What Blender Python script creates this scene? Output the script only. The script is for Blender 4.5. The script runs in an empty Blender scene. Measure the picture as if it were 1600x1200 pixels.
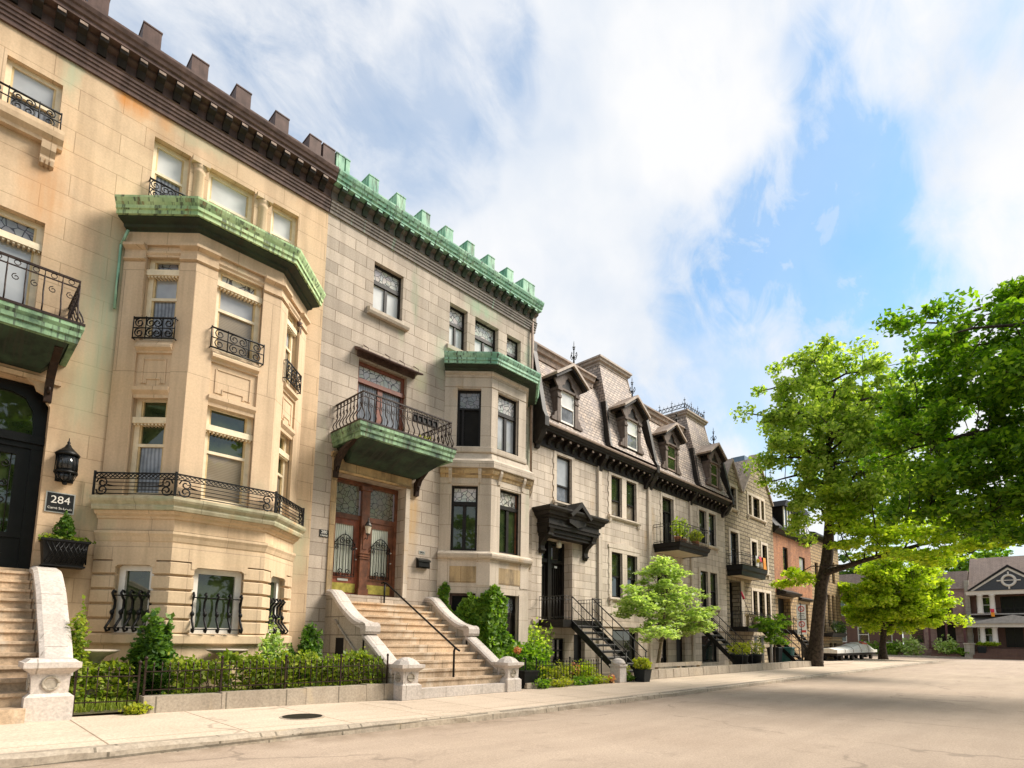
import bpy, math, random
import numpy as np
from math import sin, cos, pi, radians, sqrt, atan2

random.seed(7)
scene = bpy.context.scene
COL = scene.collection
ORG = {}          # object name -> world position its mesh is relative to


# ------------------------------------------------------------------ objects
def thing(name, label, cat, loc, group=None):
    o = bpy.data.objects.new(name, None)
    o.empty_display_size = .3
    COL.objects.link(o)
    o.location = loc
    ORG[o.name] = tuple(loc)
    o['label'] = label
    o['category'] = cat
    if group:
        o['group'] = group
    return o


def tag(o, label=None, cat=None, group=None, kind=None):
    if label:
        o['label'] = label
    if cat:
        o['category'] = cat
    if group:
        o['group'] = group
    if kind:
        o['kind'] = kind
    return o


def copy_tree(o, loc=None, parent=None):
    c = o.copy()
    COL.objects.link(c)
    if parent is not None:
        c.parent = parent
    for ch in list(o.children):
        copy_tree(ch, None, c)
    if loc is not None:
        c.location = loc
    return c


class Fr:
    """A vertical wall plane: u runs along it, z up, d outwards."""
    def __init__(s, ox, oy, tx, ty):
        l = sqrt(tx * tx + ty * ty)
        s.o = (ox, oy)
        s.t = (tx / l, ty / l)
        s.n = (ty / l, -tx / l)

    def p(s, u, z, d=0.):
        return (s.o[0] + s.t[0] * u + s.n[0] * d, s.o[1] + s.t[1] * u + s.n[1] * d, z)


WORLD = Fr(0, 0, 1, 0)


class MB:
    def __init__(s, fr=WORLD):
        s.v = []
        s.f = []
        s.m = []
        s.s = []
        s.fr = fr
        s.mi = 0

    def addv(s, p):
        s.v.append(tuple(p))
        return len(s.v) - 1

    def face(s, idx, smooth=False):
        s.f.append(tuple(idx))
        s.m.append(s.mi)
        s.s.append(smooth)

    def poly(s, pts, smooth=False):
        s.face([s.addv(p) for p in pts], smooth)

    def lpoly(s, pts):
        s.poly([s.fr.p(*q) for q in pts])

    def hexa(s, a, b):
        """a, b: two rings of equal length joined into a closed solid."""
        n = len(a)
        ia = [s.addv(p) for p in a]
        ib = [s.addv(p) for p in b]
        s.face(ia[::-1])
        s.face(ib)
        for i in range(n):
            j = (i + 1) % n
            s.face((ia[i], ia[j], ib[j], ib[i]))

    def box(s, u0, u1, z0, z1, d0, d1):
        F = s.fr.p
        a = [F(u0, z0, d1), F(u1, z0, d1), F(u1, z0, d0), F(u0, z0, d0)]
        b = [F(u0, z1, d1), F(u1, z1, d1), F(u1, z1, d0), F(u0, z1, d0)]
        s.hexa(a, b)

    def wbox(s, x0, x1, y0, y1, z0, z1):
        a = [(x0, y0, z0), (x1, y0, z0), (x1, y1, z0), (x0, y1, z0)]
        b = [(x0, y0, z1), (x1, y0, z1), (x1, y1, z1), (x0, y1, z1)]
        s.hexa(a, b)

    def cbox(s, cx, cy, w, d, z0, z1, w2=None, d2=None):
        """box or frustum centred on cx, cy"""
        w2 = w if w2 is None else w2
        d2 = d if d2 is None else d2
        a = [(cx - w / 2, cy - d / 2, z0), (cx + w / 2, cy - d / 2, z0), (cx + w / 2, cy + d / 2, z0), (cx - w / 2, cy + d / 2, z0)]
        b = [(cx - w2 / 2, cy - d2 / 2, z1), (cx + w2 / 2, cy - d2 / 2, z1), (cx + w2 / 2, cy + d2 / 2, z1), (cx - w2 / 2, cy + d2 / 2, z1)]
        s.hexa(a, b)

    def prism(s, poly, d0, d1):
        """polygon in (u, z) pushed from d0 to d1"""
        F = s.fr.p
        s.hexa([F(u, z, d1) for u, z in poly], [F(u, z, d0) for u, z in poly])

    def prism_u(s, poly, u0, u1):
        """polygon in (d, z) pushed along u"""
        F = s.fr.p
        s.hexa([F(u0, z, d) for d, z in poly], [F(u1, z, d) for d, z in poly])

    def wall(s, u0, u1, z0, z1, holes=(), d=0., rec=.2):
        us = sorted({u0, u1, *[h[0] for h in holes], *[h[1] for h in holes]})
        zs = sorted({z0, z1, *[h[2] for h in holes], *[h[3] for h in holes]})
        us = [u for u in us if u0 <= u <= u1]
        zs = [z for z in zs if z0 <= z <= z1]
        F = s.fr.p
        for i in range(len(us) - 1):
            for j in range(len(zs) - 1):
                cu, cz = (us[i] + us[i + 1]) / 2, (zs[j] + zs[j + 1]) / 2
                if any(h[0] < cu < h[1] and h[2] < cz < h[3] for h in holes):
                    continue
                s.poly([F(us[i], zs[j], d), F(us[i + 1], zs[j], d), F(us[i + 1], zs[j + 1], d), F(us[i], zs[j + 1], d)])
        for h in holes:
            a, b, c, e = h[:4]
            r = h[4] if len(h) > 4 else rec
            s.poly([F(a, c, d), F(a, e, d), F(a, e, d - r), F(a, c, d - r)])
            s.poly([F(b, c, d), F(b, c, d - r), F(b, e, d - r), F(b, e, d)])
            s.poly([F(a, e, d), F(b, e, d), F(b, e, d - r), F(a, e, d - r)])
            s.poly([F(a, c, d), F(a, c, d - r), F(b, c, d - r), F(b, c, d)])

    def mould(s, path, prof, closed=False):
        """prof: (d, z) outline swept along the plan path, outward is right of travel."""
        n = len(path)
        nor = []
        for i in range(n - 1):
            dx, dy = path[i + 1][0] - path[i][0], path[i + 1][1] - path[i][1]
            l = sqrt(dx * dx + dy * dy)
            nor.append((dy / l, -dx / l))
        rings = []
        for i in range(n):
            a = nor[i - 1] if i > 0 else nor[0]
            b = nor[i] if i < n - 1 else nor[-1]
            k = 1 + a[0] * b[0] + a[1] * b[1]
            m = ((a[0] + b[0]) / k, (a[1] + b[1]) / k)
            rings.append([s.addv((path[i][0] + m[0] * d, path[i][1] + m[1] * d, z)) for d, z in prof])
        k = len(prof)
        for i in range(n - 1):
            for j in range(k):
                j2 = (j + 1) % k
                s.face((rings[i][j], rings[i + 1][j], rings[i + 1][j2], rings[i][j2]))
        s.face(rings[0][::-1])
        s.face(rings[-1])

    def tube(s, pts, r, n=6, r2=None, smooth=True, cap=True):
        m = len(pts)
        P = [np.array(p, float) for p in pts]
        rings = []
        prev = None
        for i in range(m):
            t = P[min(i + 1, m - 1)] - P[max(i - 1, 0)]
            l = np.linalg.norm(t)
            t = t / (l if l > 1e-9 else 1)
            if prev is None:
                a = np.array([0, 0, 1.]) if abs(t[2]) < .9 else np.array([1., 0, 0])
            else:
                a = prev
            x = a - t * (a @ t)
            nx = np.linalg.norm(x)
            if nx < 1e-6:
                a = np.array([0, 1., 0])
                x = a - t * (a @ t)
                nx = np.linalg.norm(x)
            x /= nx
            prev = x
            y = np.cross(t, x)
            if isinstance(r, (list, tuple)):
                rr = r[i]
            else:
                rr = r if r2 is None else r + (r2 - r) * i / (m - 1)
            rings.append([s.addv(P[i] + rr * (cos(2 * pi * k / n + pi / n) * x + sin(2 * pi * k / n + pi / n) * y)) for k in range(n)])
        for i in range(m - 1):
            for k in range(n):
                k2 = (k + 1) % n
                s.face((rings[i][k], rings[i][k2], rings[i + 1][k2], rings[i + 1][k]), smooth)
        if cap:
            s.face(rings[0][::-1])
            s.face(rings[-1])

    def ltube(s, pts, r, n=4, **k):
        s.tube([s.fr.p(*q) for q in pts], r, n, **k)

    def lathe(s, c, prof, n=12, smooth=True, sq=None):
        """prof: (r, z) from bottom to top round a vertical axis"""
        rings = []
        for r, z in prof:
            rings.append([s.addv((c[0] + r * cos(2 * pi * k / n + (sq or 0)), c[1] + r * sin(2 * pi * k / n + (sq or 0)), c[2] + z)) for k in range(n)])
        for i in range(len(prof) - 1):
            for k in range(n):
                k2 = (k + 1) % n
                s.face((rings[i][k], rings[i][k2], rings[i + 1][k2], rings[i + 1][k]), smooth)
        s.face(rings[0][::-1])
        s.face(rings[-1])

    def spiral(s, cu, cz, d, r, turns, a0, sgn, tr, k=.25, n=4):
        """C-scroll in the wall plane"""
        pts = []
        st = max(6, int(turns * 9))
        for i in range(st + 1):
            t = i / st
            rr = r * (1 - (1 - k) * t)
            a = a0 + sgn * turns * 2 * pi * t
            pts.append((cu + rr * cos(a), cz + rr * sin(a), d))
        s.ltube(pts, tr, n)

    def build(s, name, mats, parent=None, loc=None):
        me = bpy.data.meshes.new(name)
        if parent is not None:
            org = ORG[parent.name]
        else:
            org = loc if loc is not None else (0, 0, 0)
        V = [(p[0] - org[0], p[1] - org[1], p[2] - org[2]) for p in s.v]
        me.from_pydata(V, [], s.f)
        if not isinstance(mats, (list, tuple)):
            mats = [mats]
        for m in mats:
            me.materials.append(m)
        me.polygons.foreach_set('material_index', s.m)
        me.polygons.foreach_set('use_smooth', s.s)
        uvl = me.uv_layers.new(name='UVMap')
        uv = np.zeros((len(me.loops), 2), np.float32)
        A = np.array(s.v, float)
        k = 0
        for f in s.f:
            q = A[list(f)]
            n = np.zeros(3)
            for i in range(len(f)):
                a, b = q[i], q[(i + 1) % len(f)]
                n[0] += (a[1] - b[1]) * (a[2] + b[2])
                n[1] += (a[2] - b[2]) * (a[0] + b[0])
                n[2] += (a[0] - b[0]) * (a[1] + b[1])
            l = np.linalg.norm(n)
            n = n / l if l > 1e-12 else np.array([0, 0, 1.])
            if abs(n[2]) > .8:
                uv[k:k + len(f)] = q[:, :2]
            else:
                h = sqrt(n[0] ** 2 + n[1] ** 2)
                t = np.array([-n[1] / h, n[0] / h])
                if abs(t[0]) < 1e-4:
                    t = np.array([0, 1.])
                elif t[0] < 0:
                    t = -t
                uv[k:k + len(f), 0] = q[:, :2] @ t
                uv[k:k + len(f), 1] = q[:, 2] / h
            k += len(f)
        uvl.data.foreach_set('uv', uv.ravel())
        me.update()
        o = bpy.data.objects.new(name, me)
        COL.objects.link(o)
        if parent is not None:
            o.parent = parent
        else:
            o.location = org
        ORG[o.name] = tuple(org)
        return o


def quads_object(name, V, nper, mats, parent=None, loc=None):
    """fast mesh of many separate nper-cornered faces; V is (N*nper, 3) in world space"""
    org = np.array(ORG[parent.name] if parent is not None else (loc or (0, 0, 0)))
    V = (V - org).astype(np.float32)
    n = len(V) // nper
    me = bpy.data.meshes.new(name)
    me.vertices.add(len(V))
    me.vertices.foreach_set('co', V.ravel())
    me.loops.add(n * nper)
    me.loops.foreach_set('vertex_index', np.arange(n * nper, dtype=np.int32))
    me.polygons.add(n)
    me.polygons.foreach_set('loop_start', np.arange(0, n * nper, nper, dtype=np.int32))
    me.update(calc_edges=True)
    me.validate()
    for m in (mats if isinstance(mats, (list, tuple)) else [mats]):
        me.materials.append(m)
    o = bpy.data.objects.new(name, me)
    COL.objects.link(o)
    if parent is not None:
        o.parent = parent
    else:
        o.location = tuple(org)
    ORG[o.name] = tuple(org)
    return o


# ------------------------------------------------------------------ materials
M = {}


class NT:
    def __init__(s, name):
        m = bpy.data.materials.new(name)
        m.use_nodes = True
        s.mat = m
        s.t = m.node_tree
        s.b = s.t.nodes['Principled BSDF']
        M[name] = m

    def n(s, typ, ins=None, **props):
        nd = s.t.nodes.new(typ)
        for k, v in props.items():
            setattr(nd, k, v)
        for k, v in (ins or {}).items():
            s.set(nd.inputs[k], v)
        return nd

    def set(s, sock, v):
        if hasattr(v, 'is_output'):
            s.t.links.new(v, sock)
        else:
            if isinstance(v, (tuple, list)) and len(v) == 3 and sock.type == 'RGBA':
                v = (*v, 1)
            sock.default_value = v

    def uv(s, sx=1, sy=1, which='UV'):
        tc = s.n('ShaderNodeTexCoord')
        if sx == 1 and sy == 1:
            return tc.outputs[which]
        mp = s.n('ShaderNodeMapping', {'Vector': tc.outputs[which], 'Scale': (sx, sy, sx if which != 'UV' else 1)})
        return mp.outputs['Vector']

    def noise(s, vec, scale, detail=3, rough=.55):
        nd = s.n('ShaderNodeTexNoise', {'Vector': vec, 'Scale': scale, 'Detail': detail, 'Roughness': rough})
        return nd.outputs['Fac']

    def ramp(s, fac, stops):
        nd = s.n('ShaderNodeValToRGB', {'Fac': fac})
        el = nd.color_ramp.elements
        while len(el) < len(stops):
            el.new(.5)
        for e, (p, c) in zip(el, stops):
            e.position = p
            e.color = (*c, 1) if len(c) == 3 else c
        return nd.outputs['Color']

    def maprange(s, fac, a, b, c=0., d=1.):
        nd = s.n('ShaderNodeMapRange', {'Value': fac, 'From Min': a, 'From Max': b, 'To Min': c, 'To Max': d})
        return nd.outputs['Result']

    def mix(s, fac, a, b, mode='MIX'):
        nd = s.n('ShaderNodeMix', data_type='RGBA', blend_type=mode)
        s.set(nd.inputs[0], fac)
        s.set(nd.inputs[6], a)
        s.set(nd.inputs[7], b)
        return nd.outputs[2]

    def math(s, op, a, b=0.):
        nd = s.n('ShaderNodeMath', operation=op)
        s.set(nd.inputs[0], a)
        s.set(nd.inputs[1], b)
        return nd.outputs[0]

    def bump(s, h, strength=.3, dist=.02):
        nd = s.n('ShaderNodeBump', {'Height': h, 'Strength': strength, 'Distance': dist})
        s.t.links.new(nd.outputs['Normal'], s.b.inputs['Normal'])

    def base(s, c):
        s.set(s.b.inputs['Base Color'], c)

    def rough(s, r):
        s.set(s.b.inputs['Roughness'], r)


def stone(name, c1, c2, mort, bw, bh, ms=.012, off=.5, bump=.35, bdist=.02, grain=.25, stain=.3, stains=(), patch=.25, squash=1., rough=.88, rock=0., marks=()):
    t = NT(name)
    uv = t.uv()
    br = t.n('ShaderNodeTexBrick', {'Vector': uv, 'Color1': c1, 'Color2': c2, 'Mortar': mort, 'Scale': 1., 'Mortar Size': ms,
                                    'Mortar Smooth': .15, 'Bias': 0., 'Brick Width': bw, 'Row Height': bh}, offset=off, squash=squash)
    col = br.outputs['Color']
    ob = t.uv(which='Object')
    big = t.noise(ob, .55, 4, .6)
    col = t.mix(patch, col, t.ramp(big, [(.3, (.55, .5, .45)), (.5, (1, 1, 1)), (.72, (1.3, 1.22, 1.1))]), 'MULTIPLY')
    fine = t.noise(ob, 26, 4, .65)
    col = t.mix(grain, col, t.ramp(fine, [(.3, (.5, .5, .5)), (.7, (1.35, 1.35, 1.35))]), 'MULTIPLY')
    # rain streaks: stretched noise
    st = t.noise(t.uv(2.2, .16), 1.4, 3, .6)
    col = t.mix(stain, col, t.ramp(st, [(.36, (.45, .42, .38)), (.56, (1, 1, 1))]), 'MULTIPLY')
    for (sc, lo, hi, c, amt) in stains:
        m = t.maprange(t.noise(t.uv(1.1, .45), sc, 4, .6), lo, hi, 0, amt)
        col = t.mix(m, col, c)
    if marks:
        wob = t.n('ShaderNodeTexNoise', {'Vector': uv, 'Scale': 2.2, 'Detail': 4.})
        wv = t.n('ShaderNodeVectorMath', {0: uv, 1: t.n('ShaderNodeVectorMath', {0: t.n('ShaderNodeVectorMath', {0: wob.outputs['Color'], 1: (.5, .5, .5)}, operation='SUBTRACT').outputs[0], 1: (.35, .7, 0)}, operation='MULTIPLY').outputs[0]}, operation='ADD').outputs[0]
        dr = t.maprange(t.noise(t.uv(6, .35), 1.3, 3, .6), .3, .62)
        for (mx, mz, rx, rz, c, amt) in marks:
            q = t.n('ShaderNodeVectorMath', {0: wv, 1: (mx, mz, 0)}, operation='SUBTRACT').outputs[0]
            q = t.n('ShaderNodeVectorMath', {0: q, 1: (1 / rx, 1 / rz, 0)}, operation='MULTIPLY').outputs[0]
            ln = t.n('ShaderNodeVectorMath', {0: q}, operation='LENGTH').outputs['Value']
            m = t.math('MULTIPLY', t.maprange(ln, 1.1, .35, 0, amt), t.math('ADD', t.math('MULTIPLY', dr, .6), .45))
            col = t.mix(m, col, c)
    t.base(col)
    t.rough(rough)
    h = t.math('SUBTRACT', 1., br.outputs['Fac'])
    h = t.math('ADD', h, t.math('MULTIPLY', fine, .25 + rock))
    if rock:
        h = t.math('ADD', h, t.math('MULTIPLY', t.noise(ob, 7, 3), rock * 2.2))
    t.bump(h, bump, bdist)
    return t.mat


def plain(name, c, rough=.6, var=.15, scale=9, bump=.0, metal=0., streak=0., spec=None):
    t = NT(name)
    ob = t.uv(which='Object')
    nz = t.noise(ob, scale, 4, .6)
    lo = tuple(1 - var * 1.6 for _ in range(3))
    hi = tuple(1 + var * 1.6 for _ in range(3))
    col = t.mix(1., c, t.ramp(nz, [(.3, lo), (.7, hi)]), 'MULTIPLY')
    if streak:
        st = t.noise(t.uv(5, .5), 1.6, 3, .6)
        col = t.mix(streak, col, t.ramp(st, [(.35, (.35, .33, .3)), (.6, (1.1, 1.1, 1.1))]), 'MULTIPLY')
    t.base(col)
    t.rough(rough)
    t.b.inputs['Metallic'].default_value = metal
    if spec is not None:
        t.b.inputs['Specular IOR Level'].default_value = spec
    if bump:
        t.bump(t.noise(ob, scale * 4, 4, .6), bump, .01)
    return t.mat


def copper(name, lo, hi, rust, dark=(.03, .035, .025), dk=.55, ru=.55):
    t = NT(name)
    ob = t.uv(which='Object')
    c = t.ramp(t.noise(ob, 1.9, 6, .65), [(.34, lo), (.62, hi)])
    st = t.noise(t.uv(7, .5), 1.5, 4, .65)
    c = t.mix(t.maprange(st, .52, .62, 0, dk), c, dark)
    st2 = t.noise(t.uv(4.5, .35), 1.1, 3, .6)
    c = t.mix(t.maprange(st2, .6, .7, 0, ru), c, rust)
    t.base(c)
    t.rough(.72)
    t.bump(t.noise(ob, 30, 3), .15, .01)
    return t.mat


def glass(name, c, ior=1.75, rough=.02, wav=.02, var=None, folds=None):
    t = NT(name)
    if var:
        nz = t.noise(t.uv(which='Object'), var[0], 3, .6)
        t.base(t.ramp(nz, [(.35, c), (.65, var[1])]))
    else:
        t.base(c)
    if folds:
        wv = t.n('ShaderNodeTexWave', {'Vector': t.uv(), 'Scale': folds[1], 'Distortion': folds[2], 'Detail': 2., 'Detail Scale': .6}, bands_direction=folds[0])
        src = t.b.inputs['Base Color'].links[0].from_socket if t.b.inputs['Base Color'].links else c
        t.base(t.mix(folds[3], src, t.ramp(wv.outputs['Fac'], [(.15, (.45, .45, .45)), (.8, (1.25, 1.25, 1.25))]), 'MULTIPLY'))
    t.rough(rough)
    t.b.inputs['IOR'].default_value = ior
    t.bump(t.noise(t.uv(which='Object'), 2.2, 2), wav, .05)
    return t.mat


def leaded(name, c1, c2, lead, sc=9):
    t = NT(name)
    uv = t.uv(which='UV')
    vo = t.n('ShaderNodeTexVoronoi', {'Vector': uv, 'Scale': sc}, feature='DISTANCE_TO_EDGE')
    v2 = t.n('ShaderNodeTexVoronoi', {'Vector': uv, 'Scale': sc})
    cc = t.mix(t.noise(uv, sc * .6, 2), c1, c2)
    cc = t.mix(.12, cc, v2.outputs['Color'], 'MULTIPLY')
    t.base(t.mix(t.maprange(vo.outputs['Distance'], .035, .06), lead, cc))
    t.rough(.12)
    t.b.inputs['IOR'].default_value = 1.6
    return t.mat


def leafmat(name, stops, transl=.45, rough=.5, spec=.3):
    m = bpy.data.materials.new(name)
    m.use_nodes = True
    nt = m.node_tree
    b = nt.nodes['Principled BSDF']
    out = nt.nodes['Material Output']
    g = nt.nodes.new('ShaderNodeNewGeometry')
    r = nt.nodes.new('ShaderNodeValToRGB')
    el = r.color_ramp.elements
    while len(el) < len(stops):
        el.new(.5)
    for e, (p, c) in zip(el, stops):
        e.position = p
        e.color = (*c, 1)
    nt.links.new(g.outputs['Random Per Island'], r.inputs['Fac'])
    nt.links.new(r.outputs['Color'], b.inputs['Base Color'])
    b.inputs['Roughness'].default_value = rough
    b.inputs['Specular IOR Level'].default_value = spec
    tr = nt.nodes.new('ShaderNodeBsdfTranslucent')
    br = nt.nodes.new('ShaderNodeMix')
    br.data_type = 'RGBA'
    br.blend_type = 'MULTIPLY'
    br.inputs[0].default_value = 1
    nt.links.new(r.outputs['Color'], br.inputs[6])
    br.inputs[7].default_value = (1.55, 1.75, .6, 1)
    nt.links.new(br.outputs[2], tr.inputs['Color'])
    mx = nt.nodes.new('ShaderNodeMixShader')
    mx.inputs[0].default_value = transl
    nt.links.new(b.outputs[0], mx.inputs[1])
    nt.links.new(tr.outputs[0], mx.inputs[2])
    nt.links.new(mx.outputs[0], out.inputs['Surface'])
    M[name] = m
    return m


RUST = (.42, .16, .035)
MOSS = (.30, .33, .20)
stone('pink_stone', (.64, .465, .295), (.60, .43, .27), (.42, .29, .17), 1.15, .47, ms=.008, off=.37, bump=.3, stain=.32, grain=.2,
      stains=((.55, .60, .74, (.56, .27, .09), .5), (.42, .62, .74, (.40, .42, .27), .45)), patch=.5,
      marks=((1.95, 7.6, .5, 2.4, (.40, .44, .29), .8), (1.62, 5.9, .35, 1.0, (.40, .44, .29), .55), (2.05, 12.62, .38, .4, (.60, .24, .05), .95), (2.7, 12.66, .3, .3, (.60, .24, .05), .45), (.98, 12.45, .2, .55, (.40, .44, .29), .8), (.78, 9.7, .42, 1.1, (.56, .28, .11), .6),
             (1.35, 5.9, .2, .8, (.36, .24, .13), .5), (6.25, 3.6, .3, 1.1, (.40, .44, .29), .6), (2.0, 3.7, .35, .7, (.22, .24, .15), .7), (3.4, 12.55, .8, .2, (.40, .44, .29), .4), (1.75, 2.2, .4, .6, (.36, .24, .13), .4)))
stone('pink_trim', (.64, .475, .31), (.62, .455, .295), (.42, .30, .19), 1.6, 2.2, ms=.008, bump=.15, stain=.35, grain=.18,
      stains=((.8, .60, .72, (.40, .40, .25), .5),), patch=.3)
stone('cream_base', (.64, .485, .315), (.62, .465, .30), (.45, .33, .22), 1.4, 3, ms=.008, bump=.15, stain=.35, grain=.18,
      stains=((.8, .6, .74, (.40, .40, .25), .5),), patch=.3)
stone('mossy_ledge', (.47, .42, .28), (.43, .40, .27), (.3, .27, .18), 1.2, 3, ms=.01, bump=.15, stain=.6, grain=.25,
      stains=((1.2, .5, .65, (.31, .35, .22), .7), (.9, .6, .7, (.5, .26, .09), .5)), patch=.4)
stone('grey_stone', (.54, .45, .36), (.385, .32, .255), (.24, .185, .135), .86, .335, ms=.010, off=.42, bump=.4, stain=.3, grain=.3,
      stains=((.5, .63, .76, (.50, .27, .10), .4), (.45, .64, .76, (.36, .38, .25), .4)), patch=.3,
      marks=((9.45, 11.7, .16, 1.1, (.24, .27, .18), .75), (12.2, 12.45, .9, .35, (.30, .42, .27), .7), (10.55, 10.0, .35, .9, (.38, .42, .30), .7), (9.75, 9.1, .3, .5, (.42, .44, .25), .5), (9.0, 10.2, .16, .35, (.3, .32, .2), .6),
             (14.65, 8.2, .25, 1.6, (.30, .36, .26), .7), (6.7, 6.2, .2, 1.4, (.36, .34, .24), .5), (9.65, 4.8, .25, 1.2, (.50, .30, .10), .6), (14.6, 11.7, .3, .6, (.3, .42, .28), .5)))
stone('grey_trim', (.57, .485, .39), (.50, .425, .34), (.33, .26, .19), 1.5, .95, ms=.008, off=.4, bump=.2, stain=.35, grain=.25,
      stains=((.9, .60, .72, (.55, .33, .12), .45), (.6, .63, .74, (.34, .42, .28), .4)), patch=.3)
stone('rusty_stone', (.52, .36, .18), (.46, .34, .19), (.25, .16, .08), 1.1, .6, ms=.01, bump=.2, stain=.75, grain=.3, patch=.5,
      stains=((1.4, .52, .64, (.12, .09, .06), .75),))
stone('lime_stone', (.68, .58, .475), (.50, .42, .34), (.34, .27, .20), .72, .30, ms=.012, off=.45, bump=.35, stain=.4, grain=.3,
      stains=((.5, .62, .75, (.52, .33, .15), .45),), patch=.3)
stone('lime_trim', (.67, .575, .47), (.60, .51, .415), (.36, .28, .2), 2, 1.1, ms=.008, bump=.2, stain=.35, grain=.25, patch=.3)
stone('rough_stone', (.47, .385, .265), (.33, .265, .175), (.16, .125, .085), .62, .24, ms=.03, off=.43, bump=.9, bdist=.06, stain=.2, grain=.4, rock=.5, patch=.3)
stone('orange_brick', (.42, .165, .065), (.27, .10, .042), (.36, .23, .14), .24, .085, ms=.010, off=.5, bump=.4, bdist=.01, stain=.6, grain=.5, patch=.7)
stone('rubble_stone', (.50, .34, .17), (.36, .25, .13), (.17, .12, .07), .42, .24, ms=.03, off=.37, bump=.8, bdist=.05, stain=.2, grain=.4, rock=.5, patch=.4)
stone('brown_brick', (.15, .07, .045), (.11, .05, .035), (.14, .1, .08), .24, .085, ms=.01, off=.5, bump=.4, bdist=.01, stain=.25, grain=.3)
stone('slate', (.52, .405, .32), (.31, .25, .215), (.09, .07, .06), .26, .15, ms=.016, off=.5, bump=.8, bdist=.025, stain=.3, grain=.5, patch=.45,
      stains=((.8, .56, .7, (.20, .155, .15), .7),), rough=.7)
stone('shingle_roof', (.30, .22, .18), (.25, .185, .15), (.13, .1, .08), .3, .16, ms=.01, off=.5, bump=.5, stain=.3, grain=.4)
stone('step_stone', (.57, .43, .295), (.47, .345, .23), (.24, .17, .11), 1.9, 4.0, ms=.012, off=.37, bump=.3, stain=.3, grain=.6, patch=.8,
      stains=((1.3, .55, .66, (.60, .53, .43), .75), (1.9, .56, .68, (.27, .19, .12), .65), (.7, .55, .7, (.55, .36, .18), .5)))
stone('granite', (.56, .50, .45), (.51, .455, .405), (.33, .29, .25), 1.1, .8, ms=.010, bump=.25, stain=.15, grain=.5, patch=.45,
      stains=((2.2, .60, .70, (.36, .32, .27), .5),))
stone('cheek_stone', (.42, .37, .30), (.35, .31, .25), (.2, .17, .13), .8, .45, ms=.014, bump=.35, stain=.4, grain=.45, patch=.5)
stone('kerb_stone', (.40, .335, .26), (.33, .275, .21), (.18, .15, .11), 1.05, 3., ms=.014, bump=.35, stain=.3, grain=.5, patch=.5,
      stains=((1.5, .60, .7, (.52, .40, .24), .5),))
plain('rust_brown', (.115, .072, .060), .62, .2, 4, .1, streak=.4)
plain('dark_cornice', (.020, .015, .012), .55, .25, 4, .1, streak=.4)
plain('cornice_top', (.30, .215, .165), .7, .2, 5, .1, streak=.3)
plain('black_iron', (.008, .0075, .007), .45, .25, 12, .05)
plain('brown_iron', (.028, .016, .011), .5, .3, 12, .05)
plain('grey_iron', (.035, .032, .029), .4, .2, 12)
plain('tread_iron', (.16, .15, .14), .5, .2, 12)
plain('black_paint', (.006, .0055, .005), .32, .2, 6)
plain('black_wood', (.013, .010, .0075), .45, .3, 5, .1, streak=.3)
plain('hood_wood', (.020, .016, .0125), .5, .3, 5, .1, streak=.3)
plain('cream_wood', (.78, .66, .46), .5, .08, 6, streak=.12)
plain('ochre_wood', (.62, .46, .23), .55, .12, 6, streak=.2)
plain('white_wood', (.74, .70, .63), .5, .06, 6)
plain('red_wood', (.20, .055, .024), .42, .25, 6, streak=.25)
plain('mahogany', (.15, .055, .026), .38, .3, 5, streak=.3)
plain('brass', (.52, .42, .10), .35, .25, 5, metal=.8)
plain('bluegrey', (.10, .16, .24), .5, .1, 5)
plain('dormer_wood', (.13, .095, .076), .6, .2, 5, .1, streak=.4)
plain('slate_lead', (.36, .28, .22), .6, .15, 4, streak=.3)
plain('black_slat', (.010, .009, .0085), .5, .3, 8)
plain('terracotta', (.42, .17, .08), .8, .2, 8)
plain('soil', (.09, .06, .04), .95, .3, 8, .5)
plain('lamp_metal', (.07, .06, .05), .4, .3, 10, metal=.4)
plain('lamp_glass', (.62, .55, .42), .15, .1, 5)
plain('lantern_glass', (.02, .022, .025), .08, .2, 5)
plain('dark_void', (.010, .009, .008), .8, .2, 3)
plain('burgundy', (.08, .02, .024), .5, .2, 4)
plain('grey_clap', (.035, .038, .045), .6, .15, 6)
plain('porch_white', (.58, .53, .46), .55, .06, 6)
plain('porch_roof', (.33, .31, .29), .7, .12, 5)
plain('pink_brown', (.30, .19, .16), .8, .2, 3, .1)
plain('tarp_white', (.72, .71, .66), .6, .07, 3, .1, streak=.15)
plain('tarp_red', (.55, .10, .05), .6, .1, 5)
plain('bin_plastic', (.012, .015, .016), .5, .2, 8)
plain('flag_white', (.75, .72, .68), .8, .05)
plain('flag_orange', (.75, .27, .02), .8, .05)
plain('flag_red', (.60, .04, .08), .8, .05)
plain('flag_yellow', (.80, .55, .04), .8, .05)
plain('sign_white', (.80, .79, .76), .5, .03)
plain('sign_red', (.60, .05, .04), .5, .03)
plain('sign_black', (.03, .03, .03), .5, .1)
plain('plate_black', (.012, .011, .010), .35, .1)
plain('silver', (.58, .56, .52), .35, .05, 5, metal=.6)
plain('numeral', (.78, .74, .66), .4, .03)
plain('teal_paint', (.03, .13, .12), .5, .2)
plain('bark', (.055, .040, .029), .9, .45, 7, 1., streak=.5)
plain('pale_bark', (.20, .15, .10), .9, .35, 12, .9)
plain('blind', (.46, .39, .30), .5, .06, 3)
copper('copper', (.24, .40, .18), (.50, .64, .32), (.22, .095, .03), dk=.8, ru=.85)
copper('copper_bright', (.13, .33, .22), (.36, .58, .40), (.12, .16, .07), dk=.85, ru=.6)
copper('copper_old', (.02, .055, .03), (.26, .42, .23), (.09, .05, .02), dk=.85, ru=.8)
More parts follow.
